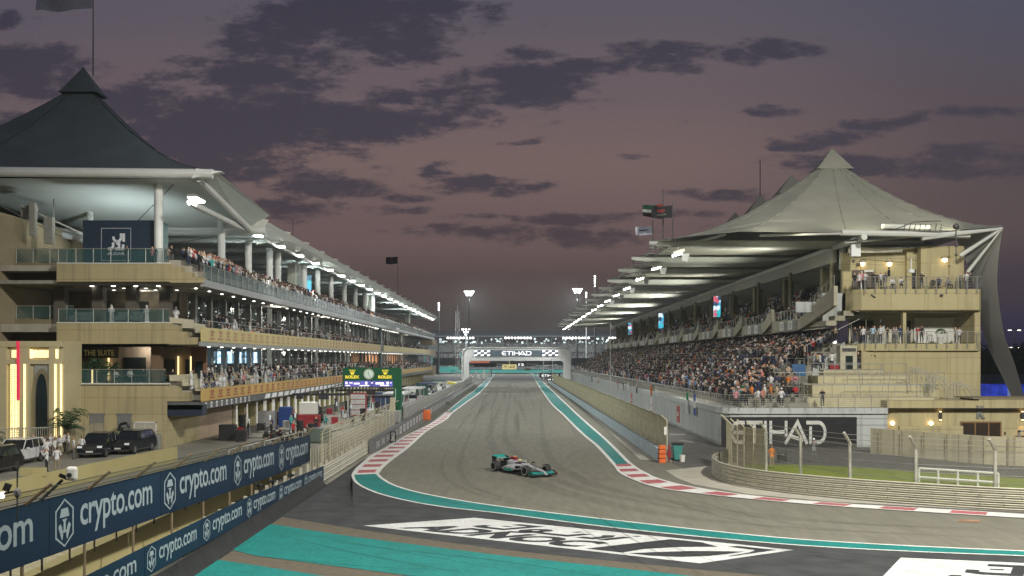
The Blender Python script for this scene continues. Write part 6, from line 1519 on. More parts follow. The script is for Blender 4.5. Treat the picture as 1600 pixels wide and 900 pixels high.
m = MB(); dk = MB()
while Y < 320:
    L_ = 1.55; m.box((10.75, Y, .02), (11.1, Y+L_, .95)); m.box((10.72, Y+.2, .3), (10.75, Y+L_-.2, .75)); dk.box((10.78, Y+L_, 0), (11.08, Y+L_+.14, .98)); Y += L_+.15
m.build('block_row', bl, bw); dk.build('joint_row', M('joint_dark', (.08,.09,.10), .6), bw)
t = thing('orange_barrier', 'stack of orange barrier blocks at the near end of the pale blocks', 'barrier', (10.95, 75.7, 0))
m = MB()
for z in (0,.33,.66,.99): m.box((10.7, 75.4, z), (11.2, 76.0, z+.29))
m.build('block', M('orange_plastic', (.62,.13,.03)), t, bevel=.03); m = MB()
for z in (.29,.62,.95): m.box((10.65, 75.5, z), (10.8, 75.9, z+.06))
m.build('strap', black, t)
t = MB().tube((11.55,76.2,0),(11.55,76.2,1.3),.06,6).bx((11.55,76.2,.6),(.25,.25,.5)).build('red_extinguisher', M('ext_red', (.25,.03,.04), .5)); tag(t, 'dark red fire extinguisher between orange blocks and screen fence', 'extinguisher')
t = thing('wheelie_bin', 'teal wheelie bin with a black lid at the end of the screen fence', 'bin', (12.35, 77.4, 0))
MB().add([(12.1,77.1,.08),(12.6,77.1,.08),(12.6,77.6,.08),(12.1,77.6,.08),(12.0,77.0,1.2),(12.7,77.0,1.2),(12.7,77.7,1.2),(12.0,77.7,1.2)], [(0,3,2,1),(4,5,6,7),(0,1,5,4),(1,2,6,5),(2,3,7,6),(3,0,4,7)]).build('body', M('bin_teal', (.05,.22,.20), .5), t)
MB().bx((12.35,77.35,1.26),(.8,.8,.12)).build('lid', black, t); MB().cyl((12.1,77.65,.12),(1,0,0),.12,.08,12).cyl((12.6,77.65,.12),(1,0,0),.12,.08,12).build('wheel', black, t)
t = MB().tube((12.55,76.3,0),(12.55,76.3,.5),.18,12,.22).build('bucket', wallw); tag(t, 'white bucket on the ground before the teal bin', 'bucket')
# marks on the service road
struct(MB().poly(flat([gp(1047,678),gp(1071,678),gp(1071,680),gp(1047,680)], zl(2))).poly(flat([gp(1060,687),gp(1083,690),gp(1083,692),gp(1062,689)], zl(2))), 'road_marking', M('worn_line', (.22,.21,.18)))
struct(MB().poly(flat([gp(1500,812),gp(1535,814),gp(1530,818),gp(1496,816)], .037)), 'orange_scuff', M('orange_scuff', (.34,.20,.12), .8, var=.4, alpha=.6))

# ================================================================ far right: trees, blue tents, lamps
fol = M('far_foliage', (.02,.03,.016), .95, var=.4, scale=1)
def tree(x, y, h, r, i):
    rr = random.Random(100+i); t = thing('tree', ('leftmost','second','third','fourth','fifth','sixth','rightmost')[i]+' dark round tree beyond the right-hand tower', 'tree', (x, y, 0), 0, 'dark trees beyond the tower')
    MB().tube((x,y,0),(x,y,h*.5),.3,7,.15).tube((x,y,h*.35),(x+r*.5,y,h*.65),.12,5).tube((x,y,h*.35),(x-r*.5,y,h*.65),.12,5).build('trunk', trk, t)
    m = MB(); cl = [(rr.uniform(-r,r)*.6, rr.uniform(-r,r)*.6, h*.5+rr.uniform(0,h*.42), rr.uniform(.3,.5)*r) for _ in range(8)]
    for cx, cy, cz, cr_ in cl:
        for _ in range(110):
            v = Vector((rr.gauss(0,1),rr.gauss(0,1),rr.gauss(0,1))).normalized()*cr_*rr.uniform(.5,1.1); c = Vector((x+cx,y+cy,cz))+v
            a = Vector((rr.gauss(0,1),rr.gauss(0,1),rr.gauss(0,1))).normalized()*.3; b = a.orthogonal().normalized()*.3; m.add([c-a,c+b,c+a,c-b], [(0,1,2,3)])
    m.build('crown', fol, t)
for i, (u, Y, h, r) in enumerate(((1530,190,9,4.5),(1545,215,10.5,5),(1560,195,9.5,4.5),(1573,220,11,5),(1588,200,9,4.5),(1602,215,10,5),(1618,205,10,5))): tree((u-VPX)/F*Y, Y, h, r, i)
bt = thing('event_tent', 'blue lit event tent row beyond the low building on the far right', 'tent', (86, 170, 0))
m = MB(); m.box((77, 165, 0), (100, 172, 3.6)); m.build('wall', M('tent_blue', (.03,.06,.55), .6, var=.5, scale=.5, emit=.45), bt)
m = MB()
for k in range(4): x = 79.5+k*3.2; m.box((x, 164.8, 0), (x+1.6, 164.95, 3.2))
m.build('panel', M('tent_pale', (.30,.40,.75), .6, emit=.3), bt)
m = MB(); m.prism([(76,164,3.6),(101,164,3.6),(101,168,5.0),(76,168,5.0)], (0,4,0)); m.build('roof', M('tent_roof', (.02,.025,.05), .6), bt)
m = MB()
for x in (79.5,98): m.ball((x,163.6,3.9),.3)
m.build('lamp', M('tent_lamp', (.8,.9,1), .5, emit=12), bt)
for i, (u, v) in enumerate(((1585,516),(1586,543))):
    Y = 240; c = at(u, v, Y); t = thing('street_lamp', ('tall','short')[i]+' twin-armed street lamp at the far right beyond the trees', 'street lamp', (c.x, Y, 0))
    MB().tube((c.x,Y,0),(c.x,Y,c.z),.12,6).tube((c.x-1.1,Y,c.z+.1),(c.x+1.1,Y,c.z+.1),.08,5).build('pole', M('mast_grey', (.35,.36,.36)), t); MB().bx((c.x-1.1,Y,c.z),(.7,.3,.14)).bx((c.x+1.1,Y,c.z),(.7,.3,.14)).build('lamp', M('street_glow', (1,.95,.8), .5, emit=4), t)
m = MB(); rl = random.Random(4)
for k in range(46): m.bx((rl.uniform(95,150), 255+rl.uniform(0,30), rl.uniform(1.5,7.5)), (rl.uniform(.2,1.0),.3,rl.uniform(.2,.5)))
tag(m.build('town_lights', M('town_glow', (1,.78,.5), .5, emit=.8)), 'scattered warm town lights low on the horizon at far right', 'lights', kind='stuff')
# ================================================================ the racing car
def wheel(parent, x, y, r, w, name='wheel', rimm=None, steer=0):
    t = bpy.data.objects.new(name, None); C.objects.link(t); t.parent = parent; t.location = (x, y, r); t.rotation_euler = (0,0,steer)
    n = 24; prof = [(-w/2, r*.60), (-w/2, r*.90), (-w*.40, r*.985), (-w*.2, r), (w*.2, r), (w*.40, r*.985), (w/2, r*.90), (w/2, r*.60)]
    m = MB(); rows = [[(px, pr*math.cos(2*math.pi*k/n), pr*math.sin(2*math.pi*k/n)) for k in range(n+1)] for px, pr in prof]
    m.grid(rows); m.build('tyre', M('tyre', (.022,.022,.022), .75, var=.15), t, smooth=True)
    m = MB()
    for sx in (-1, 1):
        m.grid([[(sx*(w/2+.004), a*math.cos(2*math.pi*k/n), a*math.sin(2*math.pi*k/n)) for k in range(n+1)] for a in (r*.70, r*.80)])
    m.build('tyre_band', M('tyre_band', (.55,.55,.55), .6), t) if rimm is None else None
    m = MB(); m.cyl((0,0,0), (1,0,0), r*.60, w*.75, 20)
    for sx in (-1, 1):
        m.cyl((sx*w*.38,0,0), (1,0,0), r*.15, w*.2, 10)
        for k in range(7): a = 2*math.pi*k/7; m.tube((sx*w*.4,0,0), (sx*w*.42, r*.58*math.cos(a), r*.58*math.sin(a)), .022, 4)
    m.build('rim', rimm or M('rim_dark', (.035,.035,.04), .4, .4), t); return t
def loft(secs, m, mat=0):     # sections: (y, halfwidth, z0, z1, xc)
    rows = []
    for y, hw, z0, z1, xc in secs:
        c = (z0+z1)/2; hh = (z1-z0)/2; r = []
        for k in range(17):
            a = 2*math.pi*k/16; ca, sa = math.cos(a), math.sin(a); p = .62
            r.append((xc+hw*math.copysign(abs(ca)**p, ca), y, c+hh*math.copysign(abs(sa)**p, sa)))
        rows.append(r)
    m.grid(rows, mat); m.poly(rows[0][:-1], mat); m.poly(rows[-1][:-1], mat)
def race_car(loc, rz, label, cols_, name='race_car', group=None, cat='race car'):
    # built pointing towards -y, rear axle at y=+1.8, front axle at y=-1.8
    t = local(thing(name, label, cat, loc, rz, group)); silver, accent, dark, wingm = cols_
    b = lambda m, n_, mat, p=t, **k: m.build(n_, mat, p, **k)
    for sx in (-1, 1):
        wheel(t, sx*.80, 1.8, .36, .40); wheel(t, sx*.82, -1.8, .355, .31, steer=.06)
    m = MB(); loft([(-2.75,.07,.24,.34,0),(-2.5,.10,.24,.40,0),(-2.0,.15,.28,.50,0),(-1.4,.19,.30,.60,0),(-.8,.27,.24,.68,0),(-.35,.33,.16,.70,0),(.2,.36,.12,.66,0)], m); b(m, 'nose', silver, smooth=True)
    m = MB(); loft([(.1,.40,.10,.60,0),(.55,.34,.12,.84,0),(1.0,.26,.14,.86,0),(1.6,.18,.16,.66,0),(2.3,.10,.22,.48,0)], m); b(m, 'engine_cover', silver, smooth=True)
    m = MB(); m.prism([(-.02,.5,.80),(-.02,1.2,.92),(-.02,2.05,.72),(-.02,2.05,.45),(-.02,.6,.6)], (.04,0,0)); b(m, 'fin', dark); m = MB(); m.prism([(-.30,1.25,.30),(.30,1.25,.30),(.20,2.1,.26),(-.20,2.1,.26)], (0,0,.42)); b(m, 'gearbox_cover', dark)
    m = MB()
    for k in range(6): m.box((-.035, -2.3+.2*k, .43+.047*k),(.035,-2.2+.2*k,.475+.047*k))
    b(m, 'nose_stripe', dark)
    for sx in (-1, 1):
        m = MB(); loft([(-.35,.26,.30,.58,sx*.52),(-.1,.31,.16,.62,sx*.52),(.5,.30,.10,.58,sx*.50),(1.1,.22,.08,.42,sx*.42),(1.75,.10,.08,.26,sx*.28)], m); sp_ = b(m, 'sidepod', silver, smooth=True)
        m = MB(); m.add([(sx*.835,-.2,.20),(sx*.845,.6,.18),(sx*.82,.75,.33),(sx*.83,-.1,.36)], [(0,1,2,3)]); b(m, 'accent_stripe', accent, sp_, thick=.01)
        m = MB(); m.box((sx*.52-.2,-.385,.36), (sx*.52+.2,-.34,.54)); b(m, 'intake', black, sp_)
    m = MB(); m.prism([(-.72,-1.05,.04),(.72,-1.05,.04),(.78,.2,.04),(.60,1.45,.04),(-.60,1.45,.04),(-.78,.2,.04)], (0,0,.05)); m.box((-.5,1.45,.06),(.5,2.2,.20)); b(m, 'floor', dark)
    # front wing: four curved elements and endplates
    m = MB()
    for k in range(4):
        y0 = -2.95+.16*k; z0 = .10+.055*k
        A = [(x, y0+.18*abs(x)**1.5, z0+.03*math.cos(x*2)) for x in np.linspace(-.95,.95,13)]; B = [(x, y0+.16+.18*abs(x)**1.5, z0+.05+.05*abs(x)) for x in np.linspace(-.95,.95,13)]
        m.strip([Vector(p) for p in A], [Vector(p) for p in B], 1 if k in (0, 3) else 0)
    fw = b(m, 'front_wing', [M('wing_dark_teal', (.02,.20,.18), .35), dark], thick=.018)
    for sx in (-1, 1): m = MB(); m.prism([(sx*.96,-2.85,.08),(sx*.96,-2.2,.08),(sx*.96,-2.2,.36),(sx*.96,-2.45,.38),(sx*.96,-2.8,.2)], (.015,0,0)); b(m, 'endplate', M('endplate_red', (.20,.03,.03), .5) if sx > 0 else M('endplate_teal', (.02,.12,.11), .4), fw)
    m = MB()
    for k in range(3): y0 = -2.95+.16*k; m.box((-.07,y0,.13+.05*k),(.07,y0+.3,.2+.05*k))
    b(m, 'nose_pylon', silver, fw)
    # rear wing
    m = MB(); m.bx((0,2.38,.86),(.96,.30,.03), 0,0,.25); m.bx((0,2.58,.95),(.96,.20,.03), 0,0,.9); rw = b(m, 'rear_wing', wingm)
    m = MB()
    for sx in (-1,1): m.prism([(sx*.49-.01,2.12,.93),(sx*.49-.01,2.7,.98),(sx*.49-.01,2.68,.55),(sx*.42,2.45,.25),(sx*.42,2.2,.25),(sx*.49-.01,2.2,.62)], (.02,0,0))
    b(m, 'endplate', dark, rw); m = MB(); m.bx((0,2.45,.45),(.7,.16,.03),0,0,.3); m.tube((0,2.3,.3),(0,2.45,.86),.03,6); b(m, 'beam_wing', dark, rw)
    m = MB()
    for k in range(8): m.box((-.40+k*.1, 2.735-.0, .93), (-.34+k*.1, 2.74, .99)); m.box((-.40+k*.1, 2.22,.835),(-.34+k*.1,2.40,.88-.02))
    b(m, 'wing_lettering', white_p, rw)
    # halo, roll hoop, mirrors, suspension
    m = MB(); pts = [Vector((.30*math.cos(R(a)), -.10-.42*math.sin(R(a))*1.0, .86-.03*math.sin(R(a)))) for a in range(0, 181, 20)]
    pts = [Vector((.27,.42,.80))]+pts+[Vector((-.27,.42,.80))]; m.path(pts, .032, 6); m.tube((0,-.52,.83),(0,-.80,.64),.028,6); b(m, 'halo', M('halo_silver', (.5,.5,.48), .35, .3))
    m = MB(); m.prism([(-.10,.5,.78),(.10,.5,.78),(.12,.48,.98),(0,.48,1.05),(-.12,.48,.98)], (0,.55,-.02)); rh = b(m, 'airbox', M('airbox_red', (.24,.015,.04), .4)); m = MB(); m.box((-.11,.62,1.04),(.11,.72,1.08)); m.box((-.03,.6,1.0),(.03,.75,1.05)); b(m, 'camera_bar', M('t_yellow', (.65,.55,.12), .5), rh)
    for sx in (-1,1): m = MB(); m.bx((sx*.56,-.72,.74),(.17,.06,.09)); m.tube((sx*.25,-.7,.62),(sx*.52,-.72,.72),.012,4); b(m, 'mirror', dark)
    m = MB()
    for sx in (-1,1):
        for z in (.25,.5): m.tube((sx*.15,-1.55,z+.02),(sx*.72,-1.8,z),.02,5); m.tube((sx*.15,-2.0,z+.02),(sx*.72,-1.8,z),.02,5); m.tube((sx*.12,1.5,z),(sx*.65,1.8,z),.022,5); m.tube((sx*.12,2.0,z),(sx*.65,1.8,z),.022,5)
    b(m, 'suspension', dark)
    m = MB(); m.box((-.24,-.36,.60),(.24,.46,.705)); b(m, 'cockpit', black)
    return t
mb_s = M('car_silver', (.66,.68,.70), .28, .5, var=.1, scale=3); mb_t = M('car_teal', (.02,.26,.23), .35, .1); mb_k = M('car_black', (.02,.02,.022), .35)
rear = Vector((-.35+.0, 69.1, 0)); hd = Vector((2.02, -2.9, 0)).normalized()
near_r = gp(769.5, 737); near_f = gp(817, 744.7); perp = Vector((-hd.y, hd.x, 0))
ctr = (near_r+near_f)/2+perp*.80+Vector((.22,0,0))
rzc = math.atan2(hd.x, -hd.y)
RC = race_car((ctr.x, ctr.y, .03), rzc, 'silver and teal open-wheel racing car turning right across the track', (mb_s, mb_t, mb_k, mb_t))
def helmet(parent_loc, rz, label, c1=(.55,.5,.12), c2=(.5,.1,.3)):
    t = local(thing('person', label, 'person', parent_loc, rz))
    m = MB(); n = 12
    rings = [(.40,.20,.13,.22),(.52,.24,.15,.12),(.60,.20,.14,.08),(.66,.09,.08,.06)]
    m.grid([[(rx*math.cos(2*math.pi*k/n), y+ry*math.sin(2*math.pi*k/n), z) for k in range(n+1)] for z, rx, ry, y in rings])
    for sx in (-1,1): m.tube((sx*.2,.1,.56),(sx*.16,-.2,.55),.055,6); m.ball((sx*.14,-.24,.57),.045)
    m.build('body', M('overall', (.05,.05,.06), .8), t, smooth=True)
    m = MB(); bm = bmesh.new(); bmesh.ops.create_icosphere(bm, subdivisions=3, radius=.135); V = [v.co.copy() for v in bm.verts]; Fc = [tuple(v.index for v in f.verts) for f in bm.faces]; bm.free()
    for f in Fc:
        c = sum((V[i] for i in f), Vector())/3; mi = 1 if (c.y < -.06 and -.03 < c.z < .05) else (2 if c.z < -.03 else 0); m.add([V[i]+Vector((0,.04,.80)) for i in f], [(0,1,2)], mi)
    m.build('helmet', [M('helmet_yellow', c1, .3), glassd, M('helmet_purple', c2, .3)], t, smooth=True); return t
helmet((ctr.x, ctr.y, .03), rzc, 'racing driver in a yellow helmet sitting in the silver and teal car')

# ================================================================ road cars
def suv(loc, rz, label, paint, name='parked_car', group=None, lights=False):
    t = local(thing(name, label, 'car', loc, rz, group)); L_, W, H = 4.9, 1.95, 1.8
    # body sections across the width: side profile (y along the length, front at -y)
    prof = [(-2.42,.45),(-2.45,.80),(-2.35,1.02),(-1.25,1.14),(-1.1,1.14),(2.3,1.16),(2.42,1.0),(2.45,.5),(2.2,.30),(-2.2,.30)]
    m = MB(); xs = [(-W/2,.10),(-W/2+.08,.0),(W/2-.08,.0),(W/2,.10)]
    rows = [[(x, y*(1-.015*(i_ > 0)), z-(0 if .35 < z < 1.0 else 0)) for y, z in prof] for x, i_ in xs]
    cy, cz = 0, .75
    rows = [[(x, y*(.985 if sh else 1), cz+(z-cz)*(.93 if sh else 1)) for y, z in prof] for x, sh in xs]
    m.grid([r+[r[0]] for r in rows]); m.poly(rows[0]); m.poly(rows[-1]); m.build('body', paint, t, bevel=.05)
    gpf = [(-1.15,1.12),(-.45,1.72),(-.2,1.77),(1.6,1.77),(2.15,1.65),(2.38,1.14)]
    m = MB(); rows = []
    for x, k in ((-W/2+.06,0),(-W/2+.20,1),(W/2-.20,1),(W/2-.06,0)): rows.append([(x if not k else x, y, z if k else min(z, 1.13+(z-1.13)*.0)) for y, z in gpf])
    m.grid(rows); gl = m.build('windows', M('car_glass', (.012,.015,.018), .08, 0, var=.1, spec=.8), t)
    m = MB(); m.prism([(-.72,-.42,1.75),(.72,-.42,1.75),(.74,1.75,1.76),(-.74,1.75,1.76)], (0,0,.05)); m.build('roof', paint, t, bevel=.02)
    m = MB()
    for sx in (-1,1):
        for y0, y1 in ((-1.12,-.42),(.42,.5),(1.35,1.45),(2.30,1.9)): m.tube((sx*(W/2-.07), y0, 1.13),(sx*(W/2-.22), y1, 1.75),.035,5)
        m.tube((sx*(W/2-.22),-.42,1.76),(sx*(W/2-.22),1.9,1.76),.035,5)
    m.build('pillars', paint, t)
    m = MB(); 
    for sx in (-1,1): m.tube((sx*.62,-.2,1.86),(sx*.62,1.6,1.86),.025,5)
    m.build('roof_rails', steel, t)
    for sx in (-1,1):
        MB().bx((sx*.74,-2.42,.88),(.36,.1,.16)).build('headlight', M('headlight', (.8,.82,.85), .2, emit=.05), t)
        MB().bx((sx*1.08,-.75,1.18),(.2,.12,.15)).build('mirror', paint, t, bevel=.02)
        MB().bx((sx*.8,2.43,.95),(.2,.06,.25)).build('tail_light', M('tail_red', (.35,.02,.02), .3), t)
        m = MB(); m.box((sx*W/2-.01,-.35,.35),(sx*W/2+.006,-.33,1.1)); m.box((sx*W/2-.01,.72,.35),(sx*W/2+.006,.74,1.1)); m.box((sx*W/2-.01,-1.7,.3),(sx*W/2+.012,1.7,.42)); m.build('door_seams', dsteel, t)
    m = MB(); m.box((-.52,-2.50,.62),(.52,-2.42,.98)); g_ = m.build('grille', black, t); m = MB()
    for k in range(7): m.box((-.48+k*.155,-2.515,.64),(-.45+k*.155,-2.50,.96))
    m.build('grille_bars', M('chrome', (.6,.6,.6), .2, .9), g_); MB().box((-.26,-2.52,.46),(.26,-2.49,.58)).build('number_plate', wallw, t)
    MB().box((-.9,-2.47,.30),(.9,-2.40,.44)).build('bumper', dsteel, t)
    for sx in (-1,1):
        for y in (-1.5,1.5): wheel(t, sx*.90, y, .38, .24, rimm=M('alloy', (.35,.35,.36), .3, .7)); 
    return t
wcar = M('paint_white', (.60,.61,.60), .25, var=.03); dcar = M('paint_dark', (.018,.022,.028), .2, .3); bcar = M('paint_black', (.010,.010,.011), .2)
suv((-36.3, 75.0, 0), R(0), 'white four-by-four parked on the paddock road at far left', wcar, lights=True)
suv((-35.0, 68.6, 0), R(0), 'black four-by-four in front of the white one, mostly out of view', bcar)
suv((-32.9, 81.2, 0), R(6), 'dark blue four-by-four behind the yellow wall, nearer the white one', dcar)
suv((-31.3, 84.0, 0), R(-6), 'dark shiny estate car behind the yellow wall, nearer the double door', dcar)
# road fence by the pavilion
m = MB()
for a, b in (((-43.5, 79.5, 0), (-36.9, 83.2, 0)),):
    A, B = Vector(a), Vector(b); n = 48
    for k in range(n+1): q = A.lerp(B, k/n); m.tube(q, q+Vector((0,0,2.2)), .028, 4)
    for z in (.2, 2.1): m.tube(A+Vector((0,0,z)), B+Vector((0,0,z)), .04, 5)
tag(m.build('steel_fence', M('fence_grey', (.42,.42,.36), .5, .3)), 'grey upright-bar fence in front of the glowing lattice column', 'fence')
m = MB(); A, B = Vector((-36.6,83.4,0)), Vector((-33.9,84.6,0)); m.add([A,B,B+Vector((0,0,2.4)),A+Vector((0,0,2.2))], [(0,1,2,3)])
for k in range(5): q = A.lerp(B, k/4); m.tube(q, q+Vector((0,0,2.4)), .04, 5)
tag(m.build('tan_screen', M('screen_tan', (.30,.26,.16), .7, alpha=.7)), 'tan mesh fence panel below the pointed arch', 'fence')
t = thing('planter_bin', 'green and white planter tub against the wall between the grey doors', 'planter', (-33.4, 87.2, 0)); MB().tube((-33.4,87.2,0),(-33.4,87.2,1.5),.3,12,.35).build('tub', M('tub_pale', (.25,.35,.24), .6), t); MB().path([(-33.7,87.2,1.5),(-33.5,87.2,2.1),(-33.0,87.2,2.2),(-32.7,87.2,1.8)], .12, 6).build('hose', black, t)
t = thing('office_chair', 'dark swivel chair outside the double door', 'chair', (-31.3, 86.6, 0)); MB().bx((-31.3,86.6,.5),(.5,.5,.1)).build('seat', black, t, bevel=.03); MB().bx((-31.55,86.6,1.0),(.08,.5,.7)).build('backrest', black, t, bevel=.03); MB().tube((-31.3,86.6,.05),(-31.3,86.6,.5),.04,6).bx((-31.3,86.6,.06),(.6,.08,.06)).bx((-31.3,86.6,.06),(.08,.6,.06)).build('leg', dsteel, t)
t = MB().bx((-30.4,87.2,.65),(.6,.5,1.3)).tube((-30.7,87,1.3),(-30.1,87,1.6),.05,6).build('floor_fan', M('fan_grey', (.25,.26,.24), .6), bevel=.04); tag(t, 'grey boxed machine standing beside the double door', 'machine')
t = MB().box((-30.8,60.9,1.1),(-29.4,61.3,1.55)).box((-30.12,60.88,1.1),(-30.08,60.9,1.55)).build('barrier_block', yellow_c); 
t.location = (2.63,-2.6,-.1); tag(t, 'short cream double block standing up on the yellow low wall', 'block')

# ================================================================ pit lane equipment
RB = race_car((-23.6, 101, .03), R(205), 'black and red racing car parked nearest in the pit lane', (M('car_darkred', (.05,.012,.015), .3), M('car_red', (.35,.02,.03), .3), mb_k, mb_k), group='cars in the pit lane')
RB.location = (-22.4, 97.5, 0); RB.scale = (1,1,1)
race_car((-24.8, 128, 0), R(190), 'black and grey racing car among mechanics in the pit lane', (M('car_grey', (.12,.12,.13), .3), mb_s, mb_k, mb_k), group='cars in the pit lane')
race_car((-21.5, 185, 0), R(185), 'blue racing car far down the pit lane', (M('car_blue', (.02,.03,.15), .3), M('car_red', (.35,.02,.03)), mb_k, mb_k), group='cars in the pit lane')
race_car((-20.5, 205, 0), R(185), 'green racing car far down the pit lane', (M('car_green', (.01,.13,.09), .3), mb_t, mb_k, mb_k), group='cars in the pit lane')
def cabinet(x, y, w, d, h, mat, label, name='tool_cabinet', top=None, cat='cabinet'):
    t = thing(name, label, cat, (x, y, 0)); MB().box((x-w/2,y-d/2,.12),(x+w/2,y+d/2,h)).build('body', mat, t, bevel=.04)
    m = MB()
    for sx in (-1,1):
        for sy in (-1,1): m.cyl((x+sx*w*.4, y+sy*d*.4, .07), (1,0,0), .07, .05, 8)
    m.build('castor_row', black, t); m = MB()
    for k in range(4): m.box((x-w/2+.05, y-d/2-.02, .25+k*(h-.3)/4), (x+w/2-.05, y-d/2, .25+(k+.86)*(h-.3)/4))
    m.build('drawer_row', top or mat, t); return t
WORD_ORD = ['first','second','third','fourth','fifth','sixth','seventh','eighth','ninth','tenth','eleventh','twelfth','thirteenth']
redm = M('cab_red', (.27,.022,.03), .4); blum = M('cab_blue', (.02,.05,.2), .4); blk = M('cab_black', (.025,.025,.028), .5)
cabinet(-22.6, 113, 2.3, 1.6, 1.5, redm, 'wide red equipment cabinet with white box on top in the pit lane')
o = MB().box((-23.6,112.4,1.55),(-21.7,113.6,2.9)).build('white_crate', wallw, bevel=.05); tag(o, 'white crate on top of the wide red pit cabinet', 'crate')
cabinet(-25.4, 114, 1.3, 1.4, 2.3, blum, 'tall blue cabinet left of the wide red one in the pit lane'); cabinet(-27.2, 113, 1.8, 1.2, 1.9, M('cab_grey', (.3,.3,.3), .5), 'grey cabinet left of the blue one in the pit lane')
cabinet(-20.6, 136, 2.0, 1.5, 3.1, redm, 'tall red panel cabinet farther down the pit lane', top=M('cab_white', (.55,.55,.55), .4))
cabinet(-26.8, 96.0, 1.5, .9, 1.5, blk, 'black tool trolley by the first garages')
cabinet(-25.2, 94.6, .9, .7, 1.1, blk, 'small black trolley beside the nearest pit car')
cabinet(-19.6, 152, 2.2, 1.6, 2.7, M('cab_navy', (.02,.04,.10), .4), 'navy cabinet deep in the pit lane', ); cabinet(-18.2, 162, 1.8, 1.6, 2.4, M('cab_teal', (.03,.16,.15), .4), 'teal cabinet deep in the pit lane')
cabinet(-17.6, 196, 2.2, 2.0, 3.0, M('cab_green', (.02,.09,.07), .5), 'dark green cabinet near the pit wall beyond the gantry', cat='cabinet')
for i, (y, x0) in enumerate(((124,-27.5),(140,-24),(158,-22),(176,-27))):
    t = thing('pit_gantry', ('nearest','second','third','farthest')[i]+' black overhead pit-stop boom across the pit lane', 'gantry', (x0, y, 0), 0, 'pit-stop booms')
    MB().bx((x0+3.6, y, 3.35), (8, .35, .28)).build('boom', black, t); MB().tube((x0,y,0),(x0,y,3.5),.12,8).tube((x0+7.4,y,0),(x0+7.4,y,3.4),.1,8).build('leg', steel, t)
    MB().bx((x0+4.5, y-.2, 3.0), (1.2,.2,.5)).bx((x0+1.6, y-.2, 3.0), (.8,.2,.4)).build('lamp_box', blk, t)
for i, (x, y, n) in enumerate(((-21.2,101.5,4),(-20.4,103,3),(-27.6,104,5),(-27.4,118,4),(-24.3,121,4),(-23.2,122,5),(-18.6,126,4),(-26.5,133,4),(-22.6,139,5),(-19.2,144,4),(-25.6,148,5),(-18.0,170,4),(-24.0,168,4))):
    t = thing('tyre_stack', 'stack of %s racing tyres in the pit lane, %s from the near end' % (('zero','one','two','three','four','five')[n], WORD_ORD[i]), 'tyres', (x, y, 0), 0, 'tyre stacks in the pit lane')
    for k in range(n): MB().cyl((x, y, .2+.39*k), (0,0,1), .35, .36, 16).build('tyre', M('tyre', (.022,.022,.022)), t, bevel=.05); 
    MB().cyl((x, y, .2+.39*n), (0,0,1), .2, .03, 12).build('rim', M('blanket_red', (.3,.04,.05) if i % 2 else (.3,.04,.05), .6), t)
for i, (x, y) in enumerate(((-26.4,99.4),(-25.9,106),(-24.2,110.2),(-20.2,117),(-26.6,124),(-21.5,131),(-24.4,137),(-22.4,146),(-20.3,157),(-23.8,176))):
    t = thing('equipment_trolley', 'low wheeled equipment trolley with screens in the pit lane, %s from the near end' % WORD_ORD[i], 'trolley', (x, y, 0), 0, 'trolleys in the pit lane')
    MB().box((x-.7,y-.4,.25),(x+.7,y+.4,.35)).box((x-.6,y-.35,.35),(x+.1,y+.35,1.0)).build('body', (redm, blk, M('cab_grey', (.3,.3,.3)))[i % 3], t, bevel=.02)
    MB().tube((x+.65,y-.35,.3),(x+.65,y-.35,1.9),.025,5).tube((x+.65,y+.35,.3),(x+.65,y+.35,1.9),.025,5).tube((x+.65,y-.35,1.9),(x+.65,y+.35,1.9),.025,5).build('frame', steel, t)
    MB().box((x+.62,y-.3,1.35),(x+.68,y+.3,1.8)).build('screen', M('screen_lit', (.5,.6,.65), .4, emit=.5), t)
m = MB(); rl = random.Random(2)
for pts in (((-25,118,.02),(-23,108,.02),(-20,104,.02),(-18.5,112,.02),(-19,130,.02)), ((-24,116,.02),(-20,106,.02),(-17.8,120,.02),(-18,140,.02)), ((-27,100,.02),(-24,99,.02),(-21,103,.02))): m.path(smooth_pts(pts, 5), .05, 4)
tag(m.build('air_hose', black), 'black air hoses lying in loops on the pit lane', 'hose')
# team stands on the pit wall side, behind the slatted fence
for i, (y, mat, lb) in enumerate(((118, blk, 'black'), (128, M('cab_white', (.55,.55,.55)), 'white'), (150, M('cab_white', (.55,.55,.55)), 'white'), (176, M('cab_navy', (.02,.04,.10)), 'navy'), (200, M('cab_green', (.02,.09,.07)), 'dark green'))):
    t = thing('timing_stand', lb+' timing stand with canopy behind the pit wall, '+('nearest','second','third','fourth','farthest')[i]+' from the gantry', 'timing stand', (-14.4, y, 0), 0, 'team stands on the pit wall')
    MB().box((-15.9,y-3,.9),(-13.4,y+3,1.2)).build('platform', steel, t); MB().box((-16,y-3.2,3.3),(-13.2,y+3.2,3.5)).build('canopy', mat, t)
    m = MB()
    for sx in (-15.7,-13.5):
        for sy in (-2.8,2.8): m.tube((sx,y+sy,0),(sx,y+sy,3.3),.06,6)
    m.build('leg', steel, t); MB().box((-13.9,y-2.6,1.2),(-13.5,y+2.6,2.2)).build('desk', mat, t); m = MB()
    for k in range(5): m.box((-14.2,y-2.4+k*1.0,2.25),(-14.1,y-1.6+k*1.0,2.75))
    m.build('monitor_row', blk, t)
suv((-16.9, 170, 0), R(185), 'white service car with dark windows parked in the pit lane beyond the gantry', wcar)
suv((-18.5, 232, 0), R(180), 'white car far down the pit lane near the lattice mast', wcar)
struct(MB().poly([(-29,150,.010),(-13.5,150,.010),(-13.5,290,.010),(-29,290,.010)]), 'pale_pit_floor', M('pale_floor', (.42,.42,.39), .7, var=.12, scale=.4, dirt=.2))
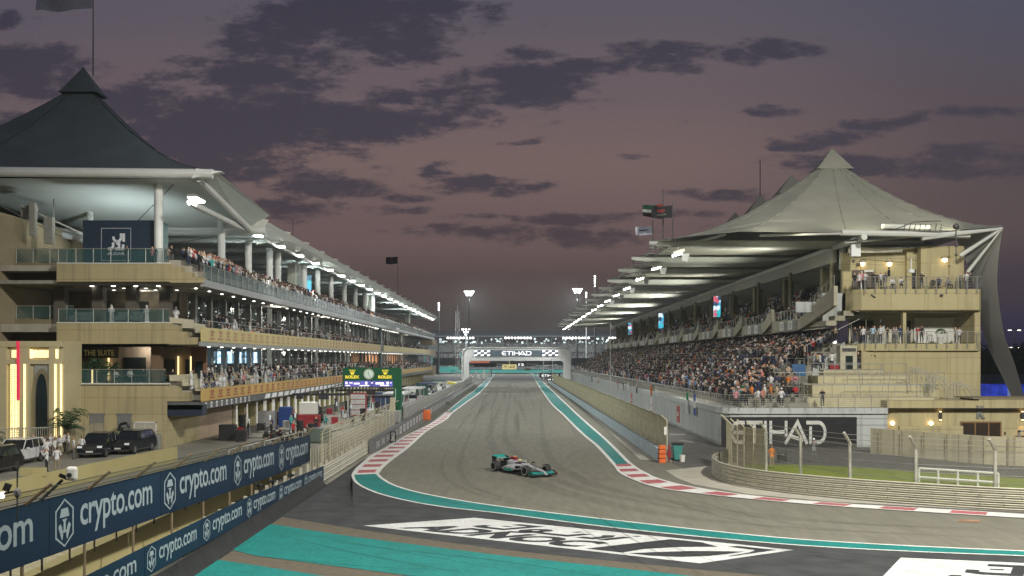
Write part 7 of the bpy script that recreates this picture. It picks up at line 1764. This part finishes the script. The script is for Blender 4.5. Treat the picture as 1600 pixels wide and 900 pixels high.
t = MB().bx((-14.0, 238, 1.9), (2.6, 5, .5), 0, 0, 0, .2).bx((-13.5,236,1.0),(.3,.3,2)).build('yellow_vehicle_arm', M('crane_yellow', (.6,.52,.05), .5)); tag(t, 'yellow recovery arm beside the foot of the lattice mast', 'crane')

# ================================================================ people, one by one
rnd = random.Random(21)
def fc(x, y): return math.atan2(-x, -(-y)) if False else 0
WORD = ['near left end','second from the left','third from the left','fourth from the left','fifth from the left','sixth from the left','seventh from the left','eighth from the left','ninth from the left','tenth from the left','eleventh from the left','twelfth from the left','thirteenth from the left','fourteenth from the left','fifteenth from the left','sixteenth from the left','seventeenth from the left','eighteenth from the left','nineteenth from the left','twentieth from the left']
# paddock crew in white shirts beside the parked cars
crew = [(52,713,'down'),(70,716,'cross'),(73,722,'down'),(79,712,'phone'),(86,719,'down'),(89,738,'down'),(94,714,'cross'),(107,710,'cross'),(115,718,'down'),(128,716,'down'),(65,712,'down'),(101,708,'cross'),(73,741,'phone')]
crew.sort()
for i, (u, v, a) in enumerate(crew):
    p = gp(u, v); person(p, rnd.uniform(-1.6, 1.6) + (math.pi if rnd.random() < .3 else 0), ('stand', a), 'white', 'crew member in white shirt on the paddock road, '+WORD[i], 'white-shirted crew on the paddock road', tr=rnd.choice((0,0,2,3)), scale=1.02)
# upper and lower balcony of the corner tower
up = [(1336,'black'),(1343,'white'),(1346,'pink'),(1352,'white'),(1365,'black'),(1371,'black'),(1377,'white'),(1383,'navy'),(1394,'white'),(1408,'white'),(1441,'black'),(1458,'black'),(1467,'navy'),(1482,'grey'),(1501,'grey'),(1511,'white'),(1517,'black')]
for i, (u, c) in enumerate(up):
    y = YT+(.1 if i not in (8,9,11,12,13) else .9); p = Vector((tx(u) if y < YT+.5 else (u-VPX)/F*y, y, tz(452)))
    sit = i in (8,9,11,12,13)
    person(p, rnd.uniform(-.8,.8), ('sit','cross') if sit else ('stand', rnd.choice(('rail','down','phone','cross'))), c, 'spectator in %s %s at the upper tower balcony rail, %s' % (c, 'sitting' if sit else 'standing', WORD[i]), 'people on the upper tower balcony', cap='white' if i in (8,9,10) else None)
lo = [(1337,'black'),(1347,'black'),(1350,'white'),(1356,'black'),(1365,'pale blue'),(1370,'black'),(1377,'white'),(1390,'black'),(1398,'grey'),(1404,'white'),(1408,'navy'),(1422,'grey'),(1434,'red'),(1444,'black'),(1494,'grey'),(1503,'white')]
for i, (u, c) in enumerate(lo):
    person((tx(u), YT+.2+.4*(i % 2), tz(537)), rnd.uniform(-1,1)+(math.pi if i == 4 else 0), ('stand', rnd.choice(('rail','down','cross','phone'))), c, 'spectator in %s at the lower tower balcony rail, %s' % (c, WORD[i]), 'people on the lower tower balcony')
t = thing('bar_stool', 'tall thin bar stool on the lower tower balcony by the white panel', 'stool', (tx(1456), YT+.4, tz(537))); MB().cyl((tx(1456),YT+.4,tz(537)+.85),(0,0,1),.22,.05,12).build('seat', dsteel, t)
for sx in (-1,1):
    for sy in (-1,1): MB().tube((tx(1456)+sx*.24,YT+.4+sy*.24,tz(537)),(tx(1456)+sx*.15,YT+.4+sy*.15,tz(537)+.85),.025,5).build('leg', dsteel, t)
t = thing('potted_plant', 'dark potted plant on the lower tower balcony before the white panel', 'plant', (tx(1473), YT+.6, tz(537))); MB().tube((tx(1473),YT+.6,tz(537)),(tx(1473),YT+.6,tz(537)+.7),.25,10,.3).build('pot', wallw, t)
m = MB(); 
for k in range(90):
    a = rnd.uniform(0,6.28); e = rnd.uniform(.1,1.4); c = Vector((tx(1473)+math.cos(a)*math.cos(e)*.5, YT+.6+math.sin(a)*math.cos(e)*.5, tz(537)+.85+math.sin(e)*.5)); m.add([c, c+Vector((.12,.02,.05)), c+Vector((.05,0,.16))], [(0,1,2)])
m.build('foliage', leafm, t)
# terraces at the near end of the stand
tr_ = [(1221,'black',1,645,89.8,'white'),(1285,'black',0,644,89.8,None),(1192,'floral',1,651,89.6,None),(1166,'black',1,648,89.6,None),(1150,'pink',1,645,89.6,None)]
for u, c, sh, v, Y, cap in tr_:
    nm = {1221:'person in white cap and black trousers by the near corner rail',1285:'lone person in black on the empty lower terrace',1192:'woman in an orange floral dress at the corner rail',1166:'person in a long black robe at the corner rail',1150:'person in red and pink at the corner rail left of the black robe'}[u]
    person(((u-VPX)/F*Y, Y, 3.38), rnd.uniform(-.5,.5), ('stand','rail' if u != 1285 else 'cross'), c if u != 1221 else 'white', nm, None, tr=0, shoe=1, cap=cap)
row3 = [(1272,'grey',0),(1286,'navy',0),(1300,'white',1),(1324,'grey',1),(1341,'black',2),(1352,'black',3),(1364,'black',4)]
for i, (u, c, k) in enumerate(row3):
    Y = 99.2; person(((u-VPX)/F*Y, Y, 6.6), rnd.uniform(-.4,.4), ('stand', 'phone' if u == 1364 else rnd.choice(('cross','down'))), c, 'spectator in %s on the top terrace below the tower, %s' % (c, WORD[i]), 'people on the top terrace', shoe=1)
o = MB().bx(((1303-VPX)/F*98.8, 98.8, 6.85), (.9,.5,.5)).build('cool_box', M('cab_red', (.42,.03,.04)), bevel=.1); tag(o, 'red cool box on the top terrace beside the person in white', 'box')
o = MB().bx(((1247-VPX)/F*96.5, 96.5, 6.6), (1.3,.6,1.1)).build('blue_bin', M('bin_blue', (.03,.10,.22), .5), bevel=.05); tag(o, 'dark blue bin at the top of the near seats', 'bin')
# front rows of the near end, individually
i = 0; wpos = {}
def rowlab(tier, c, pos): return 'spectator in %s %s' % (c, pos)
names = ['white','black','navy','grey','orange','red','teal','pale blue','pink','yellow','green','beige']
wR = [16,34,10,14,6,4,2,5,3,2,2,6]; wL = [34,24,8,8,1,2,1,6,2,1,1,8]; wK = [30,36,6,10,1,2,1,6,2,1,1,6]
ORD = ['front','second','third','fourth','fifth','sixth','seventh','eighth','ninth','tenth','eleventh','twelfth','thirteenth','fourteenth']
cnt = 0
for r in range(12):
    x, z = LT[r]; y = YS(r)+.35+rnd.uniform(0,.3); n = 0
    while n < (10 if r < 9 else 5):
        if rnd.random() < .86:
            c = rnd.choices(names, wR)[0]
            stand = rnd.random() < .25
            person((x+.05, y, z), R(-90)+rnd.uniform(-.35,.35)+R(25), ('stand', rnd.choice(('phone','cross','down'))) if stand else ('sit', rnd.choice(('cross','rail','phone'))), c, 'spectator in %s %s in the %s row of the near lower grandstand tier' % (c, 'standing' if stand else 'sitting', ORD[r]), 'near spectators, %s row, %s, %s' % (ORD[r], c, 'standing' if stand else 'sitting'), cap=rnd.choice((None,None,None,'white','orange','black')))
            cnt += 1
        y += .62; n += 1
NEAR_Y = 97.6+10*.62
# left terraces: near ends one by one
def left_row(x, z, y0, n, step, wts, where, sitp, robe=0.):
    y = y0
    for k in range(n):
        if rnd.random() < .88:
            if rnd.random() < robe: person((x, y, z), R(90)+rnd.uniform(-.5,.5), shirt='robe', label='person in white robe and scarf %s' % where, group='robed people %s' % where)
            else:
                c = rnd.choices(names, wL)[0]; sit = rnd.random() < sitp
                person((x, y, z), R(90)+rnd.uniform(-.5,.5)-R(15), ('sit', rnd.choice(('cross','rail'))) if sit else ('stand', rnd.choice(('rail','phone','cross'))), c, 'spectator in %s %s %s' % (c, 'sitting' if sit else 'standing', where), 'spectators %s, %s, %s' % (where, c, 'sitting' if sit else 'standing'))
        y += step*rnd.uniform(.8,1.2)
left_row(XF-.55, 15.25, YB+.9, 26, .55, wL, 'in the front row of the top pit terrace', 0)
left_row(XF-1.45, 15.75, YB+.9, 22, .6, wL, 'in the back row of the top pit terrace', 0)
left_row(XF-.75, 4.50, 90.5, 24, 1.15, wL, 'in the front row of the lowest pit terrace', .8, .25)
left_row(XF-1.85, 4.92, 91, 16, 1.3, wL, 'in the second row of the lowest pit terrace', .7, .3)
left_row(XF-.75, 9.55, 97, 16, 1.0, wK, 'in the front row of the middle pit terrace', .9, .1)
# people on the camera-facing left balconies
for i, (u, c, a) in enumerate(((198,'black','rail'),(238,'pink','cross'),(242,'black','down'),(262,'beige','down'),(268,'black','cross'))):
    Y = 89.6; person(((u-VPX)/F*Y, Y, 15.85), rnd.uniform(-.5,.5)+(2.5 if i == 0 else 0), ('stand', a), c, 'person in %s on the top left balcony by the navy panel, %s' % (c, WORD[i]), 'people by the navy panel')
for i, (u, Y) in enumerate(((174,89.3),(229,91),(275,92.5))):
    person(((u-VPX)/F*Y, Y, 10.75 if i < 2 else 10.6), rnd.uniform(-.4,.4), shirt='robe', label=('robed man in white standing at the middle left balcony rail','robed man in white farther back on the middle left balcony','robed person sitting at the corner of the middle left balcony')[i])
for i, (u, c) in enumerate(((182,'white'),(203,'white'),(224,'black'),(257,'black'),(270,'black'))):
    Y = 91.5; person(((u-VPX)/F*Y, Y, 5.5), rnd.uniform(-1.5,1.5), ('sit','rail'), c, 'person in %s seated in the lower left lounge, %s' % (c, WORD[i]), 'people in the lower left lounge')
for i, u in enumerate((176,200,222,250)):
    Y = 90.6; x = (u-VPX)/F*Y; t = thing('lounge_table', 'low dark lounge table behind the lower left balcony rail, '+WORD[i], 'table', (x, Y, 5.5), 0, 'lounge tables')
    MB().bx((x,Y,6.2),(1.1,.8,.06)).build('tabletop', M('brown_frame', (.2,.11,.05)), t); 
    for sx in (-.45,.45):
        for sy in (-.3,.3): MB().tube((x+sx,Y+sy,5.5),(x+sx,Y+sy,6.2),.03,5).build('leg', dsteel, t)
for i, u in enumerate((120,136,190,214)):
    Y = 90.4; x = (u-VPX)/F*Y; t = thing('lounge_chair', 'grey armchair behind the middle left balcony glass, '+WORD[i], 'armchair', (x, Y, 10.75), 0, 'armchairs on the middle balcony')
    MB().bx((x,Y,11.1),(.9,.8,.35)).build('seat', M('sofa_grey', (.14,.16,.16), .8), t, bevel=.08); MB().bx((x,Y+.4,11.45),(.9,.18,.7)).build('backrest', M('sofa_grey', (.14,.16,.16)), t, bevel=.06)
    for sx in (-.45,.45): MB().bx((x+sx,Y,11.3),(.14,.8,.4)).build('armrest', M('sofa_grey', (.14,.16,.16)), t, bevel=.04)
# marshals and photographer on the right
p = gp(1206, 732); person(p, R(20), ('stand','down'), 'orange', 'marshal in orange overalls standing on the grass behind the right-hand fence', None, tr=2)
p = gp(1271.5, 722); person(p, R(-10), ('stand','phone'), 'grey', 'photographer in grey standing on the road in front of the large airline banner', None, tr=3, cap='white')
t = thing('dark_crate', 'dark flight case on the road behind the orange marshal', 'crate', (28.2, 76, 0)); q = gp(1222, 722); t.location = q; t['_q'] = tuple(q); MB().bx((q.x,q.y,.35),(.6,.4,.7)).build('body', blk, t, bevel=.03); MB().bx((q.x,q.y-.22,.6),(.2,.04,.05)).build('handle', steel, t)
mar = [(930,611,'orange'),(946,614,'orange'),(949,615,'black'),(923,611,'black'),(1018,655,'orange')]
for i, (u, v, c) in enumerate(sorted(mar)):
    Y = 15.0*F/(u-VPX) if u < 1000 else 16*F/(u-VPX); person((15.0 if u < 1000 else 14.2, Y if u < 1000 else 14.2*F/(u-VPX), 0 if u < 1000 else .6), R(90), ('stand','down'), c, 'marshal in %s behind the beige screen fence, %s' % (c, WORD[i]), 'marshals behind the screen fence', tr=2)
# mechanics in the pit lane
for i in range(34):
    y = 97+100*(i/34)**1.4+rnd.uniform(-2,2); x = rnd.uniform(-26.5,-19)
    c = rnd.choice(('black','white','navy','red','black','teal')); person((x, y, 0), rnd.uniform(0,6.28), (('crouch','rail') if rnd.random() < .3 else ('stand', rnd.choice(('down','cross')))), c, 'mechanic in %s in the pit lane, number %s from the near end' % (c, ('one','two','three','four','five','six','seven','eight','nine','ten','eleven','twelve','thirteen','fourteen','fifteen','sixteen','seventeen','eighteen','nineteen','twenty','twenty-one','twenty-two','twenty-three','twenty-four','twenty-five','twenty-six','twenty-seven','twenty-eight','twenty-nine','thirty','thirty-one','thirty-two','thirty-three','thirty-four')[i]), 'mechanics in the pit lane')
print('PEOPLE', NP[0])
# ================================================================ the crowd
def rows_crowd(rows, y0, y1, step, fill, mix, face, near_to=190, stand=.15, floor=.42, jit=.08):
    for (x, z) in rows:
        ys = np.arange(y0, y1, step); ys = ys+RNG.normal(0, step*.18, len(ys)); keep = RNG.random(len(ys)) < fill*(.80+.28*np.sin(ys*.37+x*1.3)*np.sin(ys*.11+x*.7)+.12); ys = ys[keep]; N = len(ys)
        L_ = np.stack([np.full(N, x)+RNG.normal(0, jit, N), ys, np.full(N, z+floor)], 1); st = (RNG.random(N) < stand)*1.0; cc = cols(N, mix)
        nr = ys < near_to
        CR.add(L_[nr], np.full(nr.sum(), face), cc[nr], True, st[nr]); CR.add(L_[~nr], np.full((~nr).sum(), face), cc[~nr], False, st[~nr])
for k_, (x_, z_) in enumerate(LT[:9]): rows_crowd([(x_+.05, z_)], YS(k_)+.4+10*.62, GE-2, .55, .93, MIXR, R(-80), stand=.25)

rows_crowd([(x+.05, z) for x, z in LT[9:12]], 100+5*.62, GE-2, .55, .9, MIXR, R(-80), stand=.25)
rows_crowd([(x+.05, z) for x, z in LT[12:]], 99, GE-2, .58, .8, MIXK, R(-80))
rows_crowd([(27.2, 7.3), (28.0, 7.5)], 98, 150, .6, .6, MIXR, R(-80), stand=1)
rows_crowd([(30.6, 8.6),(31.2, 9.0)], 100, GE-2, .6, .65, MIXK, R(-80), stand=.8)
rows_crowd([(x+.1, z) for x, z in UT[1:]], 104, GE-6, .62, .68, MIXR, R(-80), stand=.3)
rows_crowd([(36.8,13.4+1.6)], 100, 300, .9, .5, MIXK, R(-80), stand=1)
rows_crowd([(XF-.55, 14.85), (XF-1.5, 15.33), (XF-2.4, 15.83), (XF-3.1, 16.1)], YB+26*.55+1, 335, .55, .92, MIXL, R(90), stand=.9)
rows_crowd([(XF-2.4, 15.83)], YB+2, YB+22, .55, .85, MIXL, R(90), stand=.9)
rows_crowd([(XF-.75, 4.50), (XF-1.85, 4.92), (XF-2.9, 5.34), (XF-3.9, 5.34)], 116, 335, .62, .8, MIXL, R(90), stand=.45)
rows_crowd([(XF-2.9, 5.34), (XF-3.6, 5.34)], 97, 116, .8, .55, MIXL, R(90), stand=.8)
rows_crowd([(XF-.75, 9.55), (XF-1.85, 9.97)], 113, 322, .66, .7, MIXK, R(90), stand=.35)
rows_crowd([(XF-2.9, 10.4), (XF-3.8, 10.4)], 100, 322, 1.1, .5, MIXK, R(90), stand=.6)
for k in range(16):
    N = 150; L_ = np.stack([RNG.uniform(-84, 84, N), np.full(N, YF+k*1.5+.8), np.full(N, 2.2+.55*k+.4)], 1); CR.add(L_*1, np.zeros(N), cols(N, MIXK), False)
for k in range(9):
    N = 140; L_ = np.stack([RNG.uniform(-84, 84, N), np.full(N, YF+26+k*1.5+.8), np.full(N, 13+.65*k+.4)], 1); CR.add(L_, np.zeros(N), cols(N, MIXK), False)
for k_ in range(9):
    xs_ = np.arange(LT[k_][0]+.7, 26.0, .56); xs_ = xs_[RNG.random(len(xs_)) < .85]; N = len(xs_)
    if N: CR.add(np.stack([xs_, np.full(N, YS(k_)+.45)+RNG.normal(0, .1, N), np.full(N, LT[k_][1]+.42)], 1), RNG.uniform(-1.2, 0, N), cols(N, MIXR), True, (RNG.random(N) < .7)*1.0)
N = 30; CR.add(np.stack([RNG.uniform(24, 30, N), RNG.uniform(98.9, 101, N), np.full(N, 7.0)], 1), np.full(N, R(-60)), cols(N, MIXR), True, np.ones(N))
CR.build()
# ================================================================ haze
hz = MB().box((-110, -60, -1), (110, 700, 52)).build('haze', None if False else [], None)
hm = bpy.data.materials.new('haze_air'); hm.use_nodes = True; nt = hm.node_tree; nt.nodes.clear(); o_ = nt.nodes.new('ShaderNodeOutputMaterial'); v_ = nt.nodes.new('ShaderNodeVolumePrincipled'); v_.inputs['Density'].default_value = .00018; v_.inputs['Color'].default_value = (.75,.85,.88,1)
nt.links.new(v_.outputs[0], o_.inputs['Volume']); hz.data.materials.clear(); hz.data.materials.append(hm); tag(hz, kind='stuff', label='thin pale floodlit night haze hanging over the circuit', cat='haze')
USE_HAZE = True
if not USE_HAZE: bpy.data.objects.remove(hz)
# ================================================================ every countable piece an object of its own
SPLIT = 'post_row garage_pier_row garage_screen_row garage_number_row number_plate_row storey_column_row orange_lit_panel_row downlight_row roof_beam_row roof_lamp_row roof_column_row interior_light_row concourse_light_row block_row joint_row white_panel_row dark_column pit_pier strip_light pier brown_column dark_door white_script_row monitor_row castor_row leg pilaster_frame balcony_slab bulb white_tile_banner grey_tile_banner roof_deck stair_rail ceiling_light stay_cable loudspeaker_stack seat_row upper_mullion_row lamp panel roof_column roof_rails bolt_row'.split()
def explode(o):
    me = o.data; nv = len(me.vertices); par = list(range(nv))
    def find(a):
        while par[a] != a: par[a] = par[par[a]]; a = par[a]
        return a
    for e in me.edges:
        a, b = find(e.vertices[0]), find(e.vertices[1])
        if a != b: par[a] = b
    comp = {}
    for i in range(nv): comp.setdefault(find(i), []).append(i)
    cs = list(comp.values())
    if len(cs) < 2: return
    co = np.empty(nv*3); me.vertices.foreach_get('co', co); co = co.reshape(-1, 3); bb = [(co[c].min(0)-.03, co[c].max(0)+.03) for c in cs]
    if len(cs) <= 900:
        g_ = list(range(len(cs)))
        def f2(a):
            while g_[a] != a: a = g_[a]
            return a
        lo = np.array([b[0] for b in bb]); hi = np.array([b[1] for b in bb])
        for i in range(len(cs)):
            for j in np.nonzero(np.all(lo[i] <= hi, 1) & np.all(lo <= hi[i], 1))[0]:
                if j > i:
                    a, b = f2(i), f2(int(j))
                    if a != b: g_[b] = a
        mg = {}
        for i in range(len(cs)): mg.setdefault(f2(i), []).extend(cs[i])
        cs = list(mg.values())
    if len(cs) < 2: return
    base = Vector(o.parent.matrix_world.translation) if o.parent else Vector(); cen = [co[c].mean(0) for c in cs]
    d = [(Vector(c)+base-cam.location).length for c in cen]; order = sorted(range(len(cs)), key=lambda i: d[i])
    key = (o.parent.name if o.parent else '', o.name.split('.')[0]); used = QUOTA.get(key, 0); keep = order[:max(0, 100-used)]; rest = order[len(keep):]; QUOTA[key] = used+len(keep)
    fv = {}
    lab = [0]*nv
    for k, c in enumerate(cs):
        for i in c: lab[i] = k
    for p in me.polygons: fv.setdefault(lab[p.vertices[0]], []).append((tuple(p.vertices), p.material_index))
    nm = o.name.split('.')[0]; nm = nm[:-4] if nm.endswith('_row') and nm not in ('seat_row',) else nm
    def mk(ids, name):
        idx = [i for k in ids for i in cs[k]]; mp = {v: n for n, v in enumerate(idx)}; m = bpy.data.meshes.new(name); fs = [f for k in ids for f in fv.get(k, [])]
        m.from_pydata([co[i] for i in idx], [], [tuple(mp[v] for v in f) for f, _ in fs]); 
        for mt in me.materials: m.materials.append(mt)
        m.polygons.foreach_set('material_index', [x for _, x in fs]); m.update(); n = bpy.data.objects.new(name, m); C.objects.link(n); n.parent = o.parent; n.location = o.location
        return n
    for k in keep: mk([k], nm)
    if rest: r = mk(rest, nm+'_run'); r['kind'] = 'stuff'
    for ch in list(o.children): ch.parent = o.parent
    bpy.data.objects.remove(o)
QUOTA = {}
bpy.context.view_layer.update()
for o in list(bpy.data.objects):
    if o.type == 'MESH' and o.parent is not None and o.name.split('.')[0] in SPLIT and not o.modifiers and o.data.users == 1 and o.data.users == 1: explode(o)
# ================================================================ tidy up
bpy.context.view_layer.update()
for o in list(bpy.data.objects):
    if o.type == 'MESH' and o.parent is None and o.get('kind') is None and o.name.split('.')[0] != 'person' and o.location.length == 0 and o.data.users == 1 and len(o.data.vertices):
        vs = [v.co for v in o.data.vertices]; x0 = min(v.x for v in vs); x1 = max(v.x for v in vs); y0 = min(v.y for v in vs); y1 = max(v.y for v in vs); z0 = min(v.z for v in vs)
        c = Vector(((x0+x1)/2, (y0+y1)/2, z0)); o.data.transform(Matrix.Translation(-c)); o.location = c
        for ch in o.children: ch.location = ch.location-c
for o in bpy.data.objects:
    if '_q' in o: del o['_q']
for me in list(bpy.data.meshes):
    if me.users == 0: bpy.data.meshes.remove(me)
